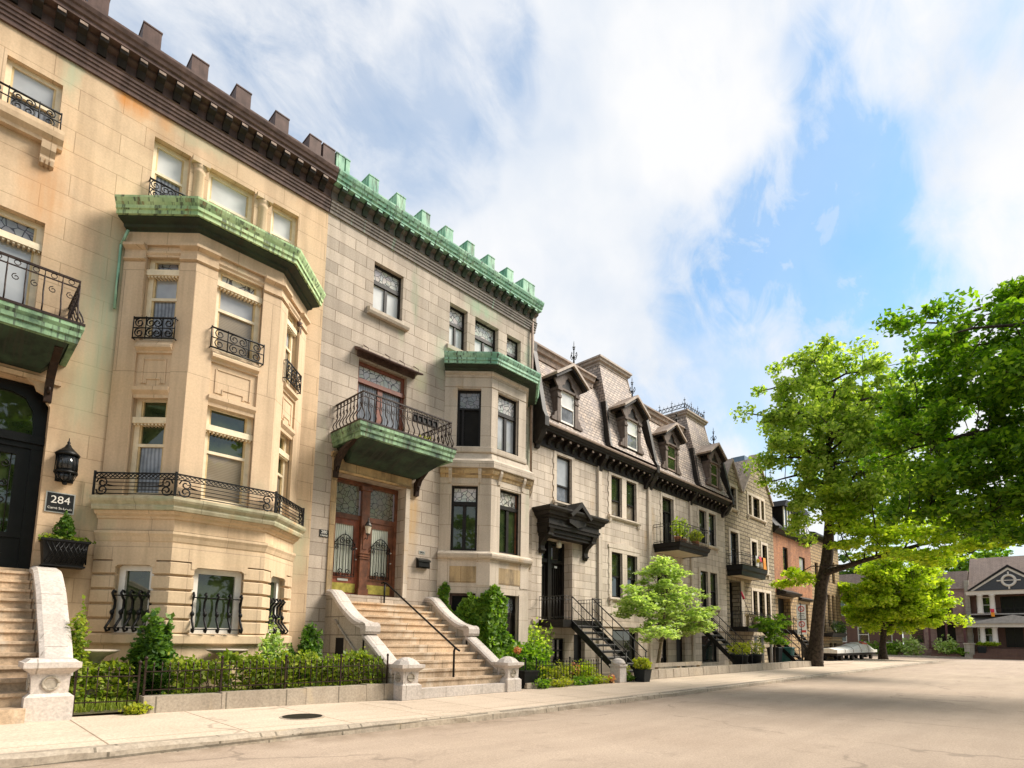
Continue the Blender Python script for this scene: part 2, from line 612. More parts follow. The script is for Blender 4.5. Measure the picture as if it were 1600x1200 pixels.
copper('copper_dark', (.012, .018, .010), (.03, .05, .025), (.04, .022, .010), dk=.7)
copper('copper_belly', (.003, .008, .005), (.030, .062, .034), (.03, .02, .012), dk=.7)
copper('frieze_patina', (.13, .105, .085), (.19, .155, .125), (.25, .45, .31), dark=(.05, .04, .035), dk=.5, ru=.8)
glass('dark_glass', (.012, .014, .013), 1.8)
glass('sky_glass', (.30, .31, .32), 1.7, var=(1.2, (.45, .46, .46)))  # pale base colour holds reflected sky, along with the blind behind
glass('blind_glass', (.22, .18, .13), 1.45, var=(1.5, (.27, .225, .165)), folds=('Y', 9., .3, .35))
glass('curtain_glass', (.10, .105, .11), 1.6, var=(2.0, (.28, .29, .31)), folds=('X', 4.2, 2.5, .75))
glass('white_glass', (.55, .55, .53), 1.6, var=(1.5, (.66, .66, .64)))
glass('green_glass', (.02, .032, .014), 1.7, var=(3.0, (.045, .06, .022)))
leaded('leaded_dark', (.10, .11, .12), (.26, .27, .28), (.015, .015, .015), 7)
leaded('leaded_white', (.50, .49, .45), (.66, .64, .58), (.07, .065, .06), 6.5)
leaded('leaded_door', (.17, .16, .12), (.26, .25, .2), (.03, .022, .016), 7)

# striped curtain behind the entrance glazing
t = NT('curtain_door')
w = t.n('ShaderNodeTexWave', {'Vector': t.uv(), 'Scale': 5.2, 'Distortion': 1.2, 'Detail': 1.}, bands_direction='X')
t.base(t.ramp(w.outputs['Fac'], [(.1, (.30, .33, .26)), (.75, (.62, .63, .54))]))
t.rough(.2)

for k_ in ('black_iron', 'brown_iron', 'grey_iron', 'black_wood', 'hood_wood', 'dark_cornice', 'black_slat', 'rust_brown', 'bark', 'dormer_wood', 'bin_plastic', 'black_paint', 'dark_void'):
    M[k_].node_tree.nodes['Principled BSDF'].inputs['Specular IOR Level'].default_value = .22

# grass / hedge / tree leaves
leafmat('leaf_light', [(0, (.12, .20, .025)), (.5, (.30, .39, .06)), (1, (.54, .58, .17))], .55)
leafmat('leaf_dark', [(0, (.045, .11, .006)), (.55, (.125, .245, .012)), (1, (.30, .43, .035))], .52)
leafmat('leaf_yellow', [(0, (.18, .28, .012)), (.5, (.35, .43, .025)), (1, (.54, .58, .07))], .55)
leafmat('leaf_pale', [(0, (.20, .28, .08)), (.5, (.38, .47, .17)), (1, (.58, .65, .34))], .45)
leafmat('leaf_hedge', [(0, (.09, .15, .015)), (.5, (.19, .26, .025)), (1, (.36, .38, .05))], .35)
leafmat('leaf_conifer', [(0, (.03, .08, .012)), (.5, (.075, .155, .02)), (1, (.15, .25, .035))], .3)
leafmat('leaf_ivy', [(0, (.06, .14, .012)), (.5, (.14, .25, .02)), (1, (.28, .40, .05))], .45)
leafmat('leaf_golden', [(0, (.20, .25, .02)), (.5, (.36, .38, .03)), (1, (.52, .48, .06))], .4)
leafmat('leaf_deep', [(0, (.02, .05, .012)), (.6, (.05, .09, .02)), (1, (.09, .14, .03))], .35)
leafmat('petal_pink', [(0, (.55, .10, .05)), (.5, (.62, .25, .1)), (1, (.7, .5, .3))], .3)
leafmat('petal_white', [(0, (.55, .48, .30)), (.6, (.66, .58, .40)), (1, (.20, .28, .08))], .3)
leafmat('grass_blades', [(0, (.14, .20, .02)), (.5, (.24, .30, .04)), (1, (.36, .40, .07))], .35)
# ------------------------------------------------------------------ camera, light, sky
F_PX, PITCH, ROLL, YAW, CY = 883.72, .1164, .01505, .772395, 892.74
EYE = (0., 0., 1.35)
fw = np.array([cos(YAW) * cos(PITCH), sin(YAW) * cos(PITCH), sin(PITCH)])
rt0 = np.array([sin(YAW), -cos(YAW), 0.])
up0 = np.cross(rt0, fw)
rt = cos(ROLL) * rt0 + sin(ROLL) * up0
up = -sin(ROLL) * rt0 + cos(ROLL) * up0
cam = bpy.data.cameras.new('camera')
cam.sensor_width = 36
cam.lens = F_PX / 1600 * 36
cam.shift_y = (CY - 600) / 1600
cam.clip_end = 2000
cam.clip_start = .1
co = bpy.data.objects.new('camera', cam)
COL.objects.link(co)
from mathutils import Matrix
co.matrix_world = Matrix(((rt[0], up[0], -fw[0], EYE[0]), (rt[1], up[1], -fw[1], EYE[1]), (rt[2], up[2], -fw[2], EYE[2]), (0, 0, 0, 1)))
scene.camera = co


def sky_dir(px, py):
    d = fw * F_PX + rt * (px - 800) - up * (py - CY)
    return d / np.linalg.norm(d)


SUN_AZ, SUN_EL = radians(-36), radians(44)
sd = (cos(SUN_AZ) * cos(SUN_EL), sin(SUN_AZ) * cos(SUN_EL), sin(SUN_EL))
sl = bpy.data.lights.new('sun', 'SUN')
sl.energy = 2.35
sl.angle = radians(24.0)
sl.color = (1., .92, .81)
so = bpy.data.objects.new('sun', sl)
COL.objects.link(so)
from mathutils import Vector
so.rotation_euler = Vector(sd).to_track_quat('Z', 'Y').to_euler()
so.location = (20, -20, 40)

w = bpy.data.worlds.new('World')
scene.world = w
w.use_nodes = True
nt = w.node_tree
bg = nt.nodes['Background']
sky = nt.nodes.new('ShaderNodeTexSky')
sky.sky_type = 'NISHITA'
sky.sun_disc = False
sky.sun_elevation = SUN_EL
sky.sun_rotation = atan2(sd[0], sd[1])
sky.air_density = 1.1
sky.dust_density = .6
sky.ozone_density = 2.0
tc = nt.nodes.new('ShaderNodeTexCoord')
DIR = tc.outputs['Generated']


def wn(typ, ins=None, **pr):
    n = nt.nodes.new(typ)
    for k, v in pr.items():
        setattr(n, k, v)
    for k, v in (ins or {}).items():
        if hasattr(v, 'is_output'):
            nt.links.new(v, n.inputs[k])
        else:
            n.inputs[k].default_value = v
    return n


def wmath(op, a, b=0., c=None):
    n = wn('ShaderNodeMath', {0: a, 1: b}, operation=op)
    if c is not None:
        n.inputs[2].default_value = c
    return n.outputs[0]


# clouds: fibrous noise plus a few large banks and openings, all by direction
warp = wn('ShaderNodeTexNoise', {'Vector': DIR, 'Scale': 2.2, 'Detail': 4.})
wv = wn('ShaderNodeVectorMath', {0: warp.outputs['Color'], 1: (.5, .5, .5)}, operation='SUBTRACT')
wv2 = wn('ShaderNodeVectorMath', {0: wv.outputs[0], 'Scale': .22}, operation='SCALE')
wd = wn('ShaderNodeVectorMath', {0: DIR, 1: wv2.outputs[0]}, operation='ADD')
WDIR = wd.outputs[0]
mp = wn('ShaderNodeMapping', {'Vector': DIR, 'Rotation': (.3, .5, .55), 'Scale': (1., 2.1, 1.6)})
n1 = wn('ShaderNodeTexNoise', {'Vector': mp.outputs[0], 'Scale': 2.6, 'Detail': 8., 'Roughness': .58, 'Distortion': .35})
acc = wmath('MULTIPLY_ADD', n1.outputs['Fac'], 2.2, -.52)
n3 = wn('ShaderNodeTexNoise', {'Vector': mp.outputs[0], 'Scale': 8.0, 'Detail': 7., 'Roughness': .62, 'Distortion': .5})
acc = wmath('ADD', acc, wmath('MULTIPLY_ADD', n3.outputs['Fac'], 1.1, -.55))


def blob_sum(acc, blobs, vec, widen):
    for px, py, rad, wt in blobs:       # pixel of the photograph looked along, radius in degrees, weight
        d = sky_dir(px, py)
        dp = wn('ShaderNodeVectorMath', {0: vec, 1: tuple(d)}, operation='DOT_PRODUCT')
        mr = wn('ShaderNodeMapRange', {'Value': dp.outputs['Value'], 'From Min': cos(radians(rad * widen)), 'From Max': 1.0, 'To Min': 0., 'To Max': wt}, interpolation_type='SMOOTHSTEP')
        acc = wmath('ADD', acc, mr.outputs['Result'])
    return acc


acc = blob_sum(acc, [(1120, 620, 9, -.30), (1330, 470, 8, -.30), (1230, 430, 7, -.28), (1150, 560, 6, -.25), (900, 520, 5, -.15), (900, 190, 4, -.16), (430, 110, 5, -.18), (1000, 300, 5, -.15),
                     (760, 200, 16, .25), (1010, 120, 8, .40), (1200, 100, 5, .25), (1500, 270, 9, .45), (1430, 345, 6, .30), (1050, 500, 5, .40), (800, 400, 10, .28), (960, 380, 7, .22),
                     (1230, 740, 8, .25), (640, 300, 8, .2)], WDIR, 2.2)
cl = wn('ShaderNodeMapRange', {'Value': acc, 'From Min': .0, 'From Max': 1.0, 'To Min': .46, 'To Max': 1.}, interpolation_type='SMOOTHSTEP')
deep = blob_sum(0., [(1235, 250, 4, .36), (1395, 125, 5, .30), (1150, 320, 3, .20), (1315, 180, 4, .28), (1460, 80, 4, .15), (560, 190, 3, .18), (500, 110, 3, .18), (1010, 290, 3, .12)], WDIR, 3.0)
deep = wmath('MULTIPLY', deep, wn('ShaderNodeMapRange', {'Value': wmath('ADD', wmath('MULTIPLY', n3.outputs['Fac'], .6), wmath('MULTIPLY', n1.outputs['Fac'], .4)), 'From Min': .40, 'From Max': .58, 'To Min': 1.3, 'To Max': .45}).outputs['Result'])
deep = wmath('MINIMUM', deep, .78)
CLF = wmath('MULTIPLY', cl.outputs['Result'], wmath('SUBTRACT', 1., deep))
n2 = wn('ShaderNodeTexNoise', {'Vector': WDIR, 'Scale': 3.4, 'Detail': 6., 'Roughness': .55})
shade = wn('ShaderNodeValToRGB', {'Fac': n2.outputs['Fac']})
shade.color_ramp.elements[0].position = .36
shade.color_ramp.elements[0].color = (2.8, 2.98, 3.25, 1)
shade.color_ramp.elements[1].position = .56
shade.color_ramp.elements[1].color = (3.4, 3.41, 3.45, 1)
skyc = wn('ShaderNodeMix', data_type='RGBA', blend_type='MULTIPLY')
skyc.inputs[0].default_value = 1.
nt.links.new(sky.outputs[0], skyc.inputs[6])
skyc.inputs[7].default_value = (.50, .70, .73, 1)
mixc = wn('ShaderNodeMix', data_type='RGBA')
nt.links.new(CLF, mixc.inputs[0])
nt.links.new(skyc.outputs[2], mixc.inputs[6])
nt.links.new(shade.outputs[0], mixc.inputs[7])
nt.links.new(mixc.outputs[2], bg.inputs['Color'])
bg.inputs['Strength'].default_value = .10
SKY_TINT = skyc.inputs[7]

vs = scene.view_settings
vs.view_transform = 'Standard'
vs.look = 'None'
vs.gamma = 1
vs.exposure = 1.55


# ------------------------------------------------------------------ ground
def gz(x):
    return max(0., (7. - x) * .02) if x > -3 else .2


def strip(name, xs, y0, y1, zf, mat, thick=None):
    mb = MB()
    for i in range(len(xs) - 1):
        a, b = xs[i], xs[i + 1]
        mb.poly([(a, y0, zf(a)), (b, y0, zf(b)), (b, y1, zf(b)), (a, y1, zf(a))])
    return tag(mb.build(name, mat), kind='structure')


def ground_mat(name, c1, c2, c3, sc, joints=None, cracks=.0, rough=.9, gutter=None):
    t = NT(name)
    ob = t.uv(which='Object')
    a = t.noise(ob, .35, 5, .6)
    col = t.ramp(a, [(.3, c1), (.52, c2), (.72, c3)])
    g = t.noise(ob, sc, 4, .7)
    col = t.mix(.75, col, t.ramp(g, [(.3, (.62, .62, .62)), (.7, (1.3, 1.3, 1.3))]), 'MULTIPLY')
    st = t.noise(ob, 1.7, 4, .65)
    col = t.mix(t.maprange(st, .60, .72, 0, .35), col, tuple(v * .55 for v in c1))
    mp_ = t.n('ShaderNodeMapping', {'Vector': ob, 'Scale': (.22, 1.6, 1)})
    tr = t.noise(mp_.outputs[0], 1.2, 3, .6)
    col = t.mix(.25, col, t.ramp(tr, [(.35, (.72, .7, .68)), (.62, (1.14, 1.13, 1.12))]), 'MULTIPLY')
    h = g
    if cracks:
        wv_ = t.n('ShaderNodeVectorMath', {0: ob, 1: t.n('ShaderNodeVectorMath', {0: t.n('ShaderNodeTexNoise', {'Vector': ob, 'Scale': 1.1, 'Detail': 3.}).outputs['Color'], 1: (1.3, 1.3, 0)}, operation='MULTIPLY').outputs[0]}, operation='ADD')
        vo = t.n('ShaderNodeTexVoronoi', {'Vector': wv_.outputs[0], 'Scale': .23}, feature='DISTANCE_TO_EDGE')
        ln = t.maprange(vo.outputs['Distance'], .004, .011, 1, 0)
        ln = t.math('MULTIPLY', ln, t.maprange(t.noise(ob, .5, 2), .45, .55))
        col = t.mix(t.math('MULTIPLY', ln, cracks), col, tuple(v * .3 for v in c1))
    if joints:
        br = t.n('ShaderNodeTexBrick', {'Vector': ob, 'Color1': (1, 1, 1, 1), 'Color2': (.88, .87, .86, 1), 'Mortar': (.42, .38, .33, 1), 'Scale': 1., 'Mortar Size': .012,
                                        'Brick Width': joints[0], 'Row Height': joints[1], 'Mortar Smooth': .2}, offset=0.)
        col = t.mix(.9, col, br.outputs['Color'], 'MULTIPLY')
        h = t.math('SUBTRACT', h, br.outputs['Fac'])
    if gutter:
        y = t.n('ShaderNodeSeparateXYZ', {'Vector': ob}).outputs['Y']
        gm = t.math('MULTIPLY', t.maprange(y, gutter - .75, gutter, 0, 1), t.maprange(t.noise(ob, 2.3, 5, .7), .35, .62, 0, .75))
        col = t.mix(gm, col, (.17, .12, .075))
    t.base(col)
    t.rough(rough)
    t.bump(h, .35, .012)
    return t.mat


ground_mat('asphalt', (.345, .262, .195), (.395, .305, .23), (.435, .34, .26), 48, cracks=.4, gutter=7.5)
ground_mat('concrete', (.50, .40, .30), (.58, .465, .355), (.62, .505, .39), 30, joints=(1.52, 8.0), cracks=.4)
ground_mat('earth', (.14, .11, .06), (.16, .14, .07), (.18, .16, .08), 12)
XS = [-14, -9, -6, -3, -2, -1, 0, 1, 2, 3, 4, 5, 6, 7, 9, 12, 16, 20, 26, 34, 44, 58]
strip('ground', [-900, 900], -900, 900, lambda x: -.3, M['earth'])
strip('road', XS, .35, 7.5, lambda x: gz(x) - .12, M['asphalt'])
mb = MB()
for x0, x1, y0, y1 in ((58, 76, -80, 90),):
    for i in range(6):
        a, b = y0 + (y1 - y0) * i / 6, y0 + (y1 - y0) * (i + 1) / 6
        mb.poly([(x0, a, -.12), (x1, a, -.12), (x1, b, -.12), (x0, b, -.12)])
tag(mb.build('cross_road', M['asphalt']), kind='structure')
strip('sidewalk', XS[:-1] + [54, 58], 7.62, 10.42, lambda x: gz(x), M['concrete'])
strip('opposite_sidewalk', XS, -3.2, .2, lambda x: gz(x) - .01, M['concrete'])
strip('far_sidewalk', [76.2, 79.9], -40, 60, lambda x: .02, M['concrete'])
strip('side_pavement', [44, 50, 58], 10.425, 13.45, lambda x: .0, M['concrete'])
# worn kerbs
rk = random.Random(3)


def kerb(name, p0, p1, w_, ztop, drop):
    mb = MB()
    L = sqrt((p1[0] - p0[0]) ** 2 + (p1[1] - p0[1]) ** 2)
    n = int(L / .3) + 1
    tx, ty = (p1[0] - p0[0]) / L, (p1[1] - p0[1]) / L
    nx, ny = ty, -tx
    rings = []
    for i in range(n + 1):
        s_ = L * i / n
        x, y = p0[0] + tx * s_, p0[1] + ty * s_
        z = ztop(x)
        j = [rk.uniform(-.014, .014) for _ in range(4)]
        prof = [(-w_ / 2, z + .004), (w_ / 2 - .05 + j[0], z + .006 + j[1] * .4), (w_ / 2 + j[0], z - .035 + j[1]), (w_ / 2 + .012 + j[2], z - drop), (-w_ / 2, z - drop)]
        rings.append([mb.addv((x + nx * d, y + ny * d, zz)) for d, zz in prof])
    for i in range(n):
        for k in range(5):
            k2 = (k + 1) % 5
            mb.face((rings[i][k], rings[i + 1][k], rings[i + 1][k2], rings[i][k2]))
    return tag(mb.build(name, M['kerb_stone']), kind='structure')


kerb('kerb', (-9, 7.56), (58, 7.56), .16, gz, .2)
kerb('opposite_kerb', (58, .28), (-9, .28), .16, lambda x: gz(x) - .01, .2)
kerb('far_kerb', (76.1, 60), (76.1, -40), .2, lambda x: .02, .2)
kerb('corner_kerb', (58, 7.6), (58, 40), .2, lambda x: .0, .2)


# ------------------------------------------------------------------ foliage
def leaf_verts(P, size, rng, tilt=.7, aspect=.7, svar=.35, nd=None):
    n = len(P)
    nrm = rng.normal(size=(n, 3)) * tilt
    nrm += np.array([0, 0, 1.]) if nd is None else nd
    nrm /= np.linalg.norm(nrm, axis=1)[:, None]
    a = rng.normal(size=(n, 3))
    a -= nrm * (a * nrm).sum(1)[:, None]
    a /= np.linalg.norm(a, axis=1)[:, None]
    b = np.cross(nrm, a)
    s = size * (1 + svar * rng.uniform(-1, 1, n))[:, None]
    droop = nrm * s * .12
    V = np.empty((n, 4, 3))
    V[:, 0] = P - a * s * .5 - droop
    V[:, 1] = P - a * s * .05 + b * s * aspect * .5
    V[:, 2] = P + a * s * .55 - droop
    V[:, 3] = P - a * s * .05 - b * s * aspect * .5
    return V.reshape(-1, 3)


def in_blobs(blobs, n, rng, lo=.35):
    vol = np.array([b[3] * b[4] * b[5] for b in blobs]) ** .75
    pick = rng.choice(len(blobs), n, p=vol / vol.sum())
    d = rng.normal(size=(n, 3))
    d /= np.linalg.norm(d, axis=1)[:, None]
    r = (lo ** 3 + (1 - lo ** 3) * rng.uniform(size=n)) ** (1 / 3)
    B = np.array(blobs)[pick]
    k = rng.uniform(0, 6.28, 4)
    th = np.arctan2(d[:, 1], d[:, 0])
    r = r * (1 + .16 * np.sin(3 * th + k[0] + 5 * d[:, 2]) + .13 * np.sin(5 * th + k[1] - 7 * d[:, 2]) + rng.normal(size=n) * .07)
    return B[:, :3] + d * r[:, None] * B[:, 3:6]


def cluster_leaves(C, n_per, R, rng, squash=.55):
    k = len(C)
    d = rng.normal(size=(k * n_per, 3))
    d /= np.linalg.norm(d, axis=1)[:, None]
    r = rng.uniform(size=(k * n_per, 1)) ** .55
    d[:, 2] *= squash
    Rk = np.repeat(R * rng.uniform(.6, 1.25, k), n_per)[:, None]
    return np.repeat(C, n_per, 0) + d * r * Rk


def tree(name, label, trunk, blobs, ncl, per, R, size, leaf, bark='bark', seed=1, limbs=12, cat='tree', group=None, lo=.35, squash=.5,
         tilt=.6, twig=.012, extra=(), limb_r=.11, trunk_from=.3):
    """trunk: [(x, y, z, r)]; blobs: crown ellipsoids; extra: [[(x, y, z, r), ...]] named boughs"""
    rng = np.random.default_rng(seed)
    base = trunk[0][:3]
    root = thing(name, label, cat, base, group)
    C = in_blobs(blobs, ncl, rng, lo)
    mb = MB()
    # trunk with a root flare
    tp = [np.array(p[:3]) for p in trunk]
    tr = [p[3] for p in trunk]
    pts, rad = [], []
    for i in range(len(tp) - 1):
        for q in range(4):
            f = q / 4
            pts.append(tp[i] * (1 - f) + tp[i + 1] * f + np.append(rng.normal(size=2) * tr[i] * .06, 0))
            rad.append((tr[i] * (1 - f) + tr[i + 1] * f) * (1 + .35 * max(0, 1 - (i * 4 + q) / 2.5)))
    pts.append(tp[-1])
    rad.append(tr[-1])
    mb.tube(pts, rad, 12)
    nodes = [np.array(p) for p in pts[int(len(pts) * trunk_from):]]
    for ex in extra:
        mb.tube([p[:3] for p in ex], [p[3] for p in ex], 7)
        for i in range(len(ex) - 1):
            for f in (0, .33, .66):
                nodes.append(np.array(ex[i][:3]) * (1 - f) + np.array(ex[i + 1][:3]) * f)
        nodes.append(np.array(ex[-1][:3]))
    # limbs to spread-out targets
    tgt = [int(rng.integers(ncl))]
    dist = np.linalg.norm(C - C[tgt[0]], axis=1)
    for _ in range(min(limbs, ncl) - 1):
        j = int(dist.argmax())
        tgt.append(j)
        dist = np.minimum(dist, np.linalg.norm(C - C[j], axis=1))
    NN = np.array(nodes)
    new = []
    for j in tgt:
        c = C[j]
        d = np.linalg.norm(NN - c, axis=1) + np.maximum(0, NN[:, 2] - c[2] + .3) * 3
        s = NN[int(d.argmin())]
        L = np.linalg.norm(c - s)
        mid = s * .5 + c * .5 + np.array([0, 0, L * .12]) + rng.normal(size=3) * L * .05
        q = [s, s * .72 + mid * .28 + rng.normal(size=3) * .03 * L, mid, mid * .4 + c * .6 + rng.normal(size=3) * .04 * L, c]
        r0 = limb_r * min(1., .35 + L / 6)
        mb.tube(q, [r0, r0 * .8, r0 * .55, r0 * .32, r0 * .15], 6)
        for a, b in zip(q[:-1], q[1:]):
            for f in (.25, .6, 1):
                new.append(a * (1 - f) + b * f)
    NN = np.vstack([NN, np.array(new)])
    for c in C:
        d = np.linalg.norm(NN - c, axis=1)
        s = NN[int(d.argmin())]
        if d.min() > .05:
            mb.tube([s, (s + c) / 2 + rng.normal(size=3) * .06 * d.min() + np.array([0, 0, .05 * d.min()]), c], [twig * 2, twig * 1.5, twig], 3, cap=False)
    mb.build('trunk', M[bark], root)
    P = cluster_leaves(C, per, R, rng, squash)
    quads_object('crown', leaf_verts(P, size, rng, tilt), 4, M[leaf], root)
    return root


def bush(name, label, cat, c, r, n, size, leaf, seed=1, group=None, lo=.55, tilt=1.0, taper=0., stems=5, bark='bark', parent=None, part='foliage', noise=.18):
    """a small leafy plant: c is the middle of its foot, r = (rx, ry, height)"""
    rng = np.random.default_rng(seed)
    root = parent or thing(name, label, cat, c, group)
    d = rng.normal(size=(n, 3))
    d /= np.linalg.norm(d, axis=1)[:, None]
    rad = (lo ** 3 + (1 - lo ** 3) * rng.uniform(size=n)) ** (1 / 3)
    k = [rng.uniform(0, 6.28) for _ in range(6)]
    th = np.arctan2(d[:, 1], d[:, 0])
    ph = np.arcsin(np.clip(d[:, 2], -1, 1))
    lump = 1 + noise * (np.sin(3 * th + k[0] + 2 * ph) + .7 * np.sin(5 * th + k[1]) * np.cos(4 * ph + k[2]) + .6 * np.sin(7 * ph + k[3] + 3 * th))
    P = d * (rad * lump)[:, None]
    zz = P[:, 2] * .5 + .5
    w_ = 1 - taper * np.clip(zz, 0, 1)
    P[:, 0] *= r[0] * w_
    P[:, 1] *= r[1] * w_
    P[:, 2] = np.maximum(zz, .02) * r[2]
    P += np.array(c)
    if stems:
        mb = MB()
        for i in range(stems):
            j = int(rng.integers(n))
            e = P[j]
            s = np.array(c) + np.array([rng.normal() * .04, rng.normal() * .04, -.02])
            mb.tube([s, s * .5 + e * .5 + np.array([0, 0, .1 * r[2]]), e], [.016, .011, .004], 4)
        mb.build('stem', M[bark], root)
    quads_object(part, leaf_verts(P, size, rng, tilt), 4, M[leaf], root)
    return root
# ------------------------------------------------------------------ building parts
YF = 13.5
FRONT = Fr(0, YF, 1, 0)


def window(root, fr, u0, u1, z0, z1, rec=.16, fw_=.075, col='cream_wood', hb=(), vb=(), panes=None, name='window', label=None, inner=None, d=0.):
    """frame mesh (part) with its glass (sub-parts). hb: (z, height, proud); vb: (u, width, z0, z1)"""
    mb = MB(fr)
    a, b = d - rec, d - rec + .07
    mb.box(u0, u0 + fw_, z0, z1, a - .03, b)
    mb.box(u1 - fw_, u1, z0, z1, a - .03, b)
    mb.box(u0 + fw_, u1 - fw_, z1 - fw_, z1, a - .03, b - .004)
    mb.box(u0 + fw_, u1 - fw_, z0, z0 + fw_, a - .03, b - .004)
    if len(mats_ := [M[col]]) and inner:
        mats_.append(M[inner])
        mb.mi = 1
        q = .035
        w0, w1 = u0 + fw_, u1 - fw_
        mb.box(w0, w0 + q, z0 + fw_, z1 - fw_, a - .03, b - .02)
        mb.box(w1 - q, w1, z0 + fw_, z1 - fw_, a - .03, b - .02)
        mb.mi = 0
    for (z, h, pr) in hb:
        mb.box(u0 + (0 if pr > .03 else fw_), u1 - (0 if pr > .03 else fw_), z - h / 2, z + h / 2, a - .03, b + pr)
        if pr > .05:      # dentils under a proud transom bar
            k = int((u1 - u0) / .07)
            for i in range(k):
                uu = u0 + (u1 - u0) * (i + .25) / k
                mb.box(uu, uu + .035, z - h / 2 - .035, z - h / 2 + .002, a, b + pr - .02)
    for (u, w_, c0, c1) in vb:
        mb.box(u - w_ / 2, u + w_ / 2, c0, c1, a - .03, b - .008)
    o = mb.build(name, mats_, root)
    if label:
        o['label'] = label
    for i, (c0, c1, m) in enumerate(panes or [(z0 + .02, z1 - .02, 'dark_glass')]):
        g = MB(fr)
        dd = a + .012 + .008 * (i % 2)
        g.lpoly([(u0 + .02, c0, dd), (u1 - .02, c0, dd), (u1 - .02, c1, dd), (u0 + .02, c1, dd)])
        g.build('pane', M[m], o)
    return o


def sash(root, fr, u0, u1, z0, z1, zm=None, zt=None, up='dark_glass', lo='blind_glass', tr='leaded_dark', col='cream_wood', rec=.16, fw_=.075, **k):
    """double-hung sash, with a transom light above zt"""
    hb = []
    pn = []
    top = zt if zt else z1
    if zt:
        hb.append((zt, .125, .09))
        pn.append((zt, z1 - .02, tr))
    if zm:
        hb.append((zm, .06, .0))
        pn.append((z0 + .02, zm, lo))
        pn.append((zm, top, up))
    else:
        pn.append((z0 + .02, top, up))
    return window(root, fr, u0, u1, z0, z1, rec, fw_, col, hb, (), pn, **k)


def casement(root, fr, u0, u1, z0, z1, zt, g='green_glass', tr='leaded_white', col='black_wood', rec=.18, fw_=.07, mull=.11, **k):
    um = (u0 + u1) / 2
    return window(root, fr, u0, u1, z0, z1, rec, fw_, col, [(zt, .12, .015)], [(um, mull, z0 + fw_, zt)], [(z0 + .02, zt, g), (zt, z1 - .02, tr)], **k)


def scroll_guard(root, fr, u0, u1, z0, z1, d, mat='black_iron', name='window_guard'):
    """low wrought window guard with C scrolls"""
    mb = MB(fr)
    for z, w_ in ((z0, .018), (z1, .02), ((z0 + z1) / 2, .012)):
        mb.ltube([(u0, z, d), (u1, z, d)], w_)
    for u in (u0, u1, u0 * .7 + u1 * .3, u0 * .3 + u1 * .7):
        mb.ltube([(u, z0 - .02, d), (u, z1 + .03, d)], .014)
    for u in (u0, u1):
        mb.ltube([(u, z1, d), (u, z1, d - .2)], .012)
        mb.ltube([(u, z0, d), (u, z0, d - .2)], .012)
    h = (z1 - z0) / 4
    L = u1 - u0
    for cz in (z0 + h, z1 - h):
        for cu, sg in ((u0 + .15 * L, 1), (u1 - .15 * L, -1), (u0 + .42 * L, 1), (u1 - .42 * L, -1)):
            mb.spiral(cu, cz, d, h * .95, 1.4, pi / 2, sg, .013)
    return mb.build(name, M[mat], root)


def belly_guard(root, fr, u0, u1, z0, z1, n=5, d0=-.02):
    """heavy bellied bars curling out at the foot and the head"""
    mb = MB(fr)
    H = z1 - z0
    for i in range(n):
        u = u0 + (u1 - u0) * i / (n - 1)
        pts = [(u, z1 + .03, d0 + .02), (u, z1 + .06, d0 + .09), (u, z1 + .01, d0 + .13), (u, z1 - .05, d0 + .09), (u, z1 - .12, d0 + .03),
               (u, z0 + .62 * H, d0 + .03), (u, z0 + .5 * H, d0 + .09), (u, z0 + .36 * H, d0 + .08), (u, z0 + .2 * H, d0 + .17), (u, z0 + .08 * H, d0 + .24),
               (u, z0 + .0 * H, d0 + .20), (u, z0 + .03 * H, d0 + .12), (u, z0 + .1 * H, d0 + .13)]
        mb.ltube(pts, .024, 5)
        mb.lathe(fr.p(u, z0 + .5 * H, d0 + .09), [(.02, -.05), (.04, -.02), (.04, .02), (.02, .05)], 6)
    for z, d in ((z1 - .03, d0 + .045), (z0 + .06, d0 + .16)):
        mb.ltube([(u0 - .02, z, d), (u1 + .02, z, d)], .016)
    return mb.build('window_guard', M['black_iron'], root)


def cap_prof(z, h, d):
    """little moulded capital / string course profile"""
    return [(-.03, z), (d * .35, z), (d * .4, z + h * .3), (d * .75, z + h * .5), (d, z + h * .65), (d, z + h), (-.03, z + h)]


def rect_prof(z0, z1, d, b=-.03):
    return [(b, z0), (d, z0), (d, z1), (b, z1)]


def panel(mb, fr, u0, u1, z0, z1, d):
    """thin raised border with lugged lower corners"""
    w_ = .022
    dz = (z1 - z0) * .2
    L = u1 - u0
    pts = [(u0, z1), (u1, z1), (u1, z0), (u1 - L * .2, z0), (u1 - L * .2, z0 + dz), (u0 + L * .2, z0 + dz), (u0 + L * .2, z0), (u0, z0), (u0, z1)]
    mb.ltube([(u, z, d) for u, z in pts], w_, 4, smooth=False)


def copper_cornice(root, path, z, name='copper_cornice', proj=.47, mat='copper'):
    """bay roof: dark stepped soffit, green fascia and a lead-sloped top"""
    mb = MB()
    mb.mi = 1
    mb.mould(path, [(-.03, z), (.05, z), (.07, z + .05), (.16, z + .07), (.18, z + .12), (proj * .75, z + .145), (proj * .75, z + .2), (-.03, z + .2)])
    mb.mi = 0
    zz = z + .17
    mb.mould(path, [(.12, zz + .02), (proj - .06, zz), (proj - .06, zz + .08), (proj - .03, zz + .1), (proj - .03, zz + .17), (proj + .0, zz + .22), (proj + .03, zz + .29),
                    (proj + .03, zz + .335), (proj - .02, zz + .34), (.0, zz + .42), (-.3, zz + .48), (-.3, zz + .3)])
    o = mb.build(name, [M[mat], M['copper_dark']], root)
    return o


def chamfer_path(x0, xa, xb, x1, d):
    return [(x0, YF), (xa, YF - d), (xb, YF - d), (x1, YF)]


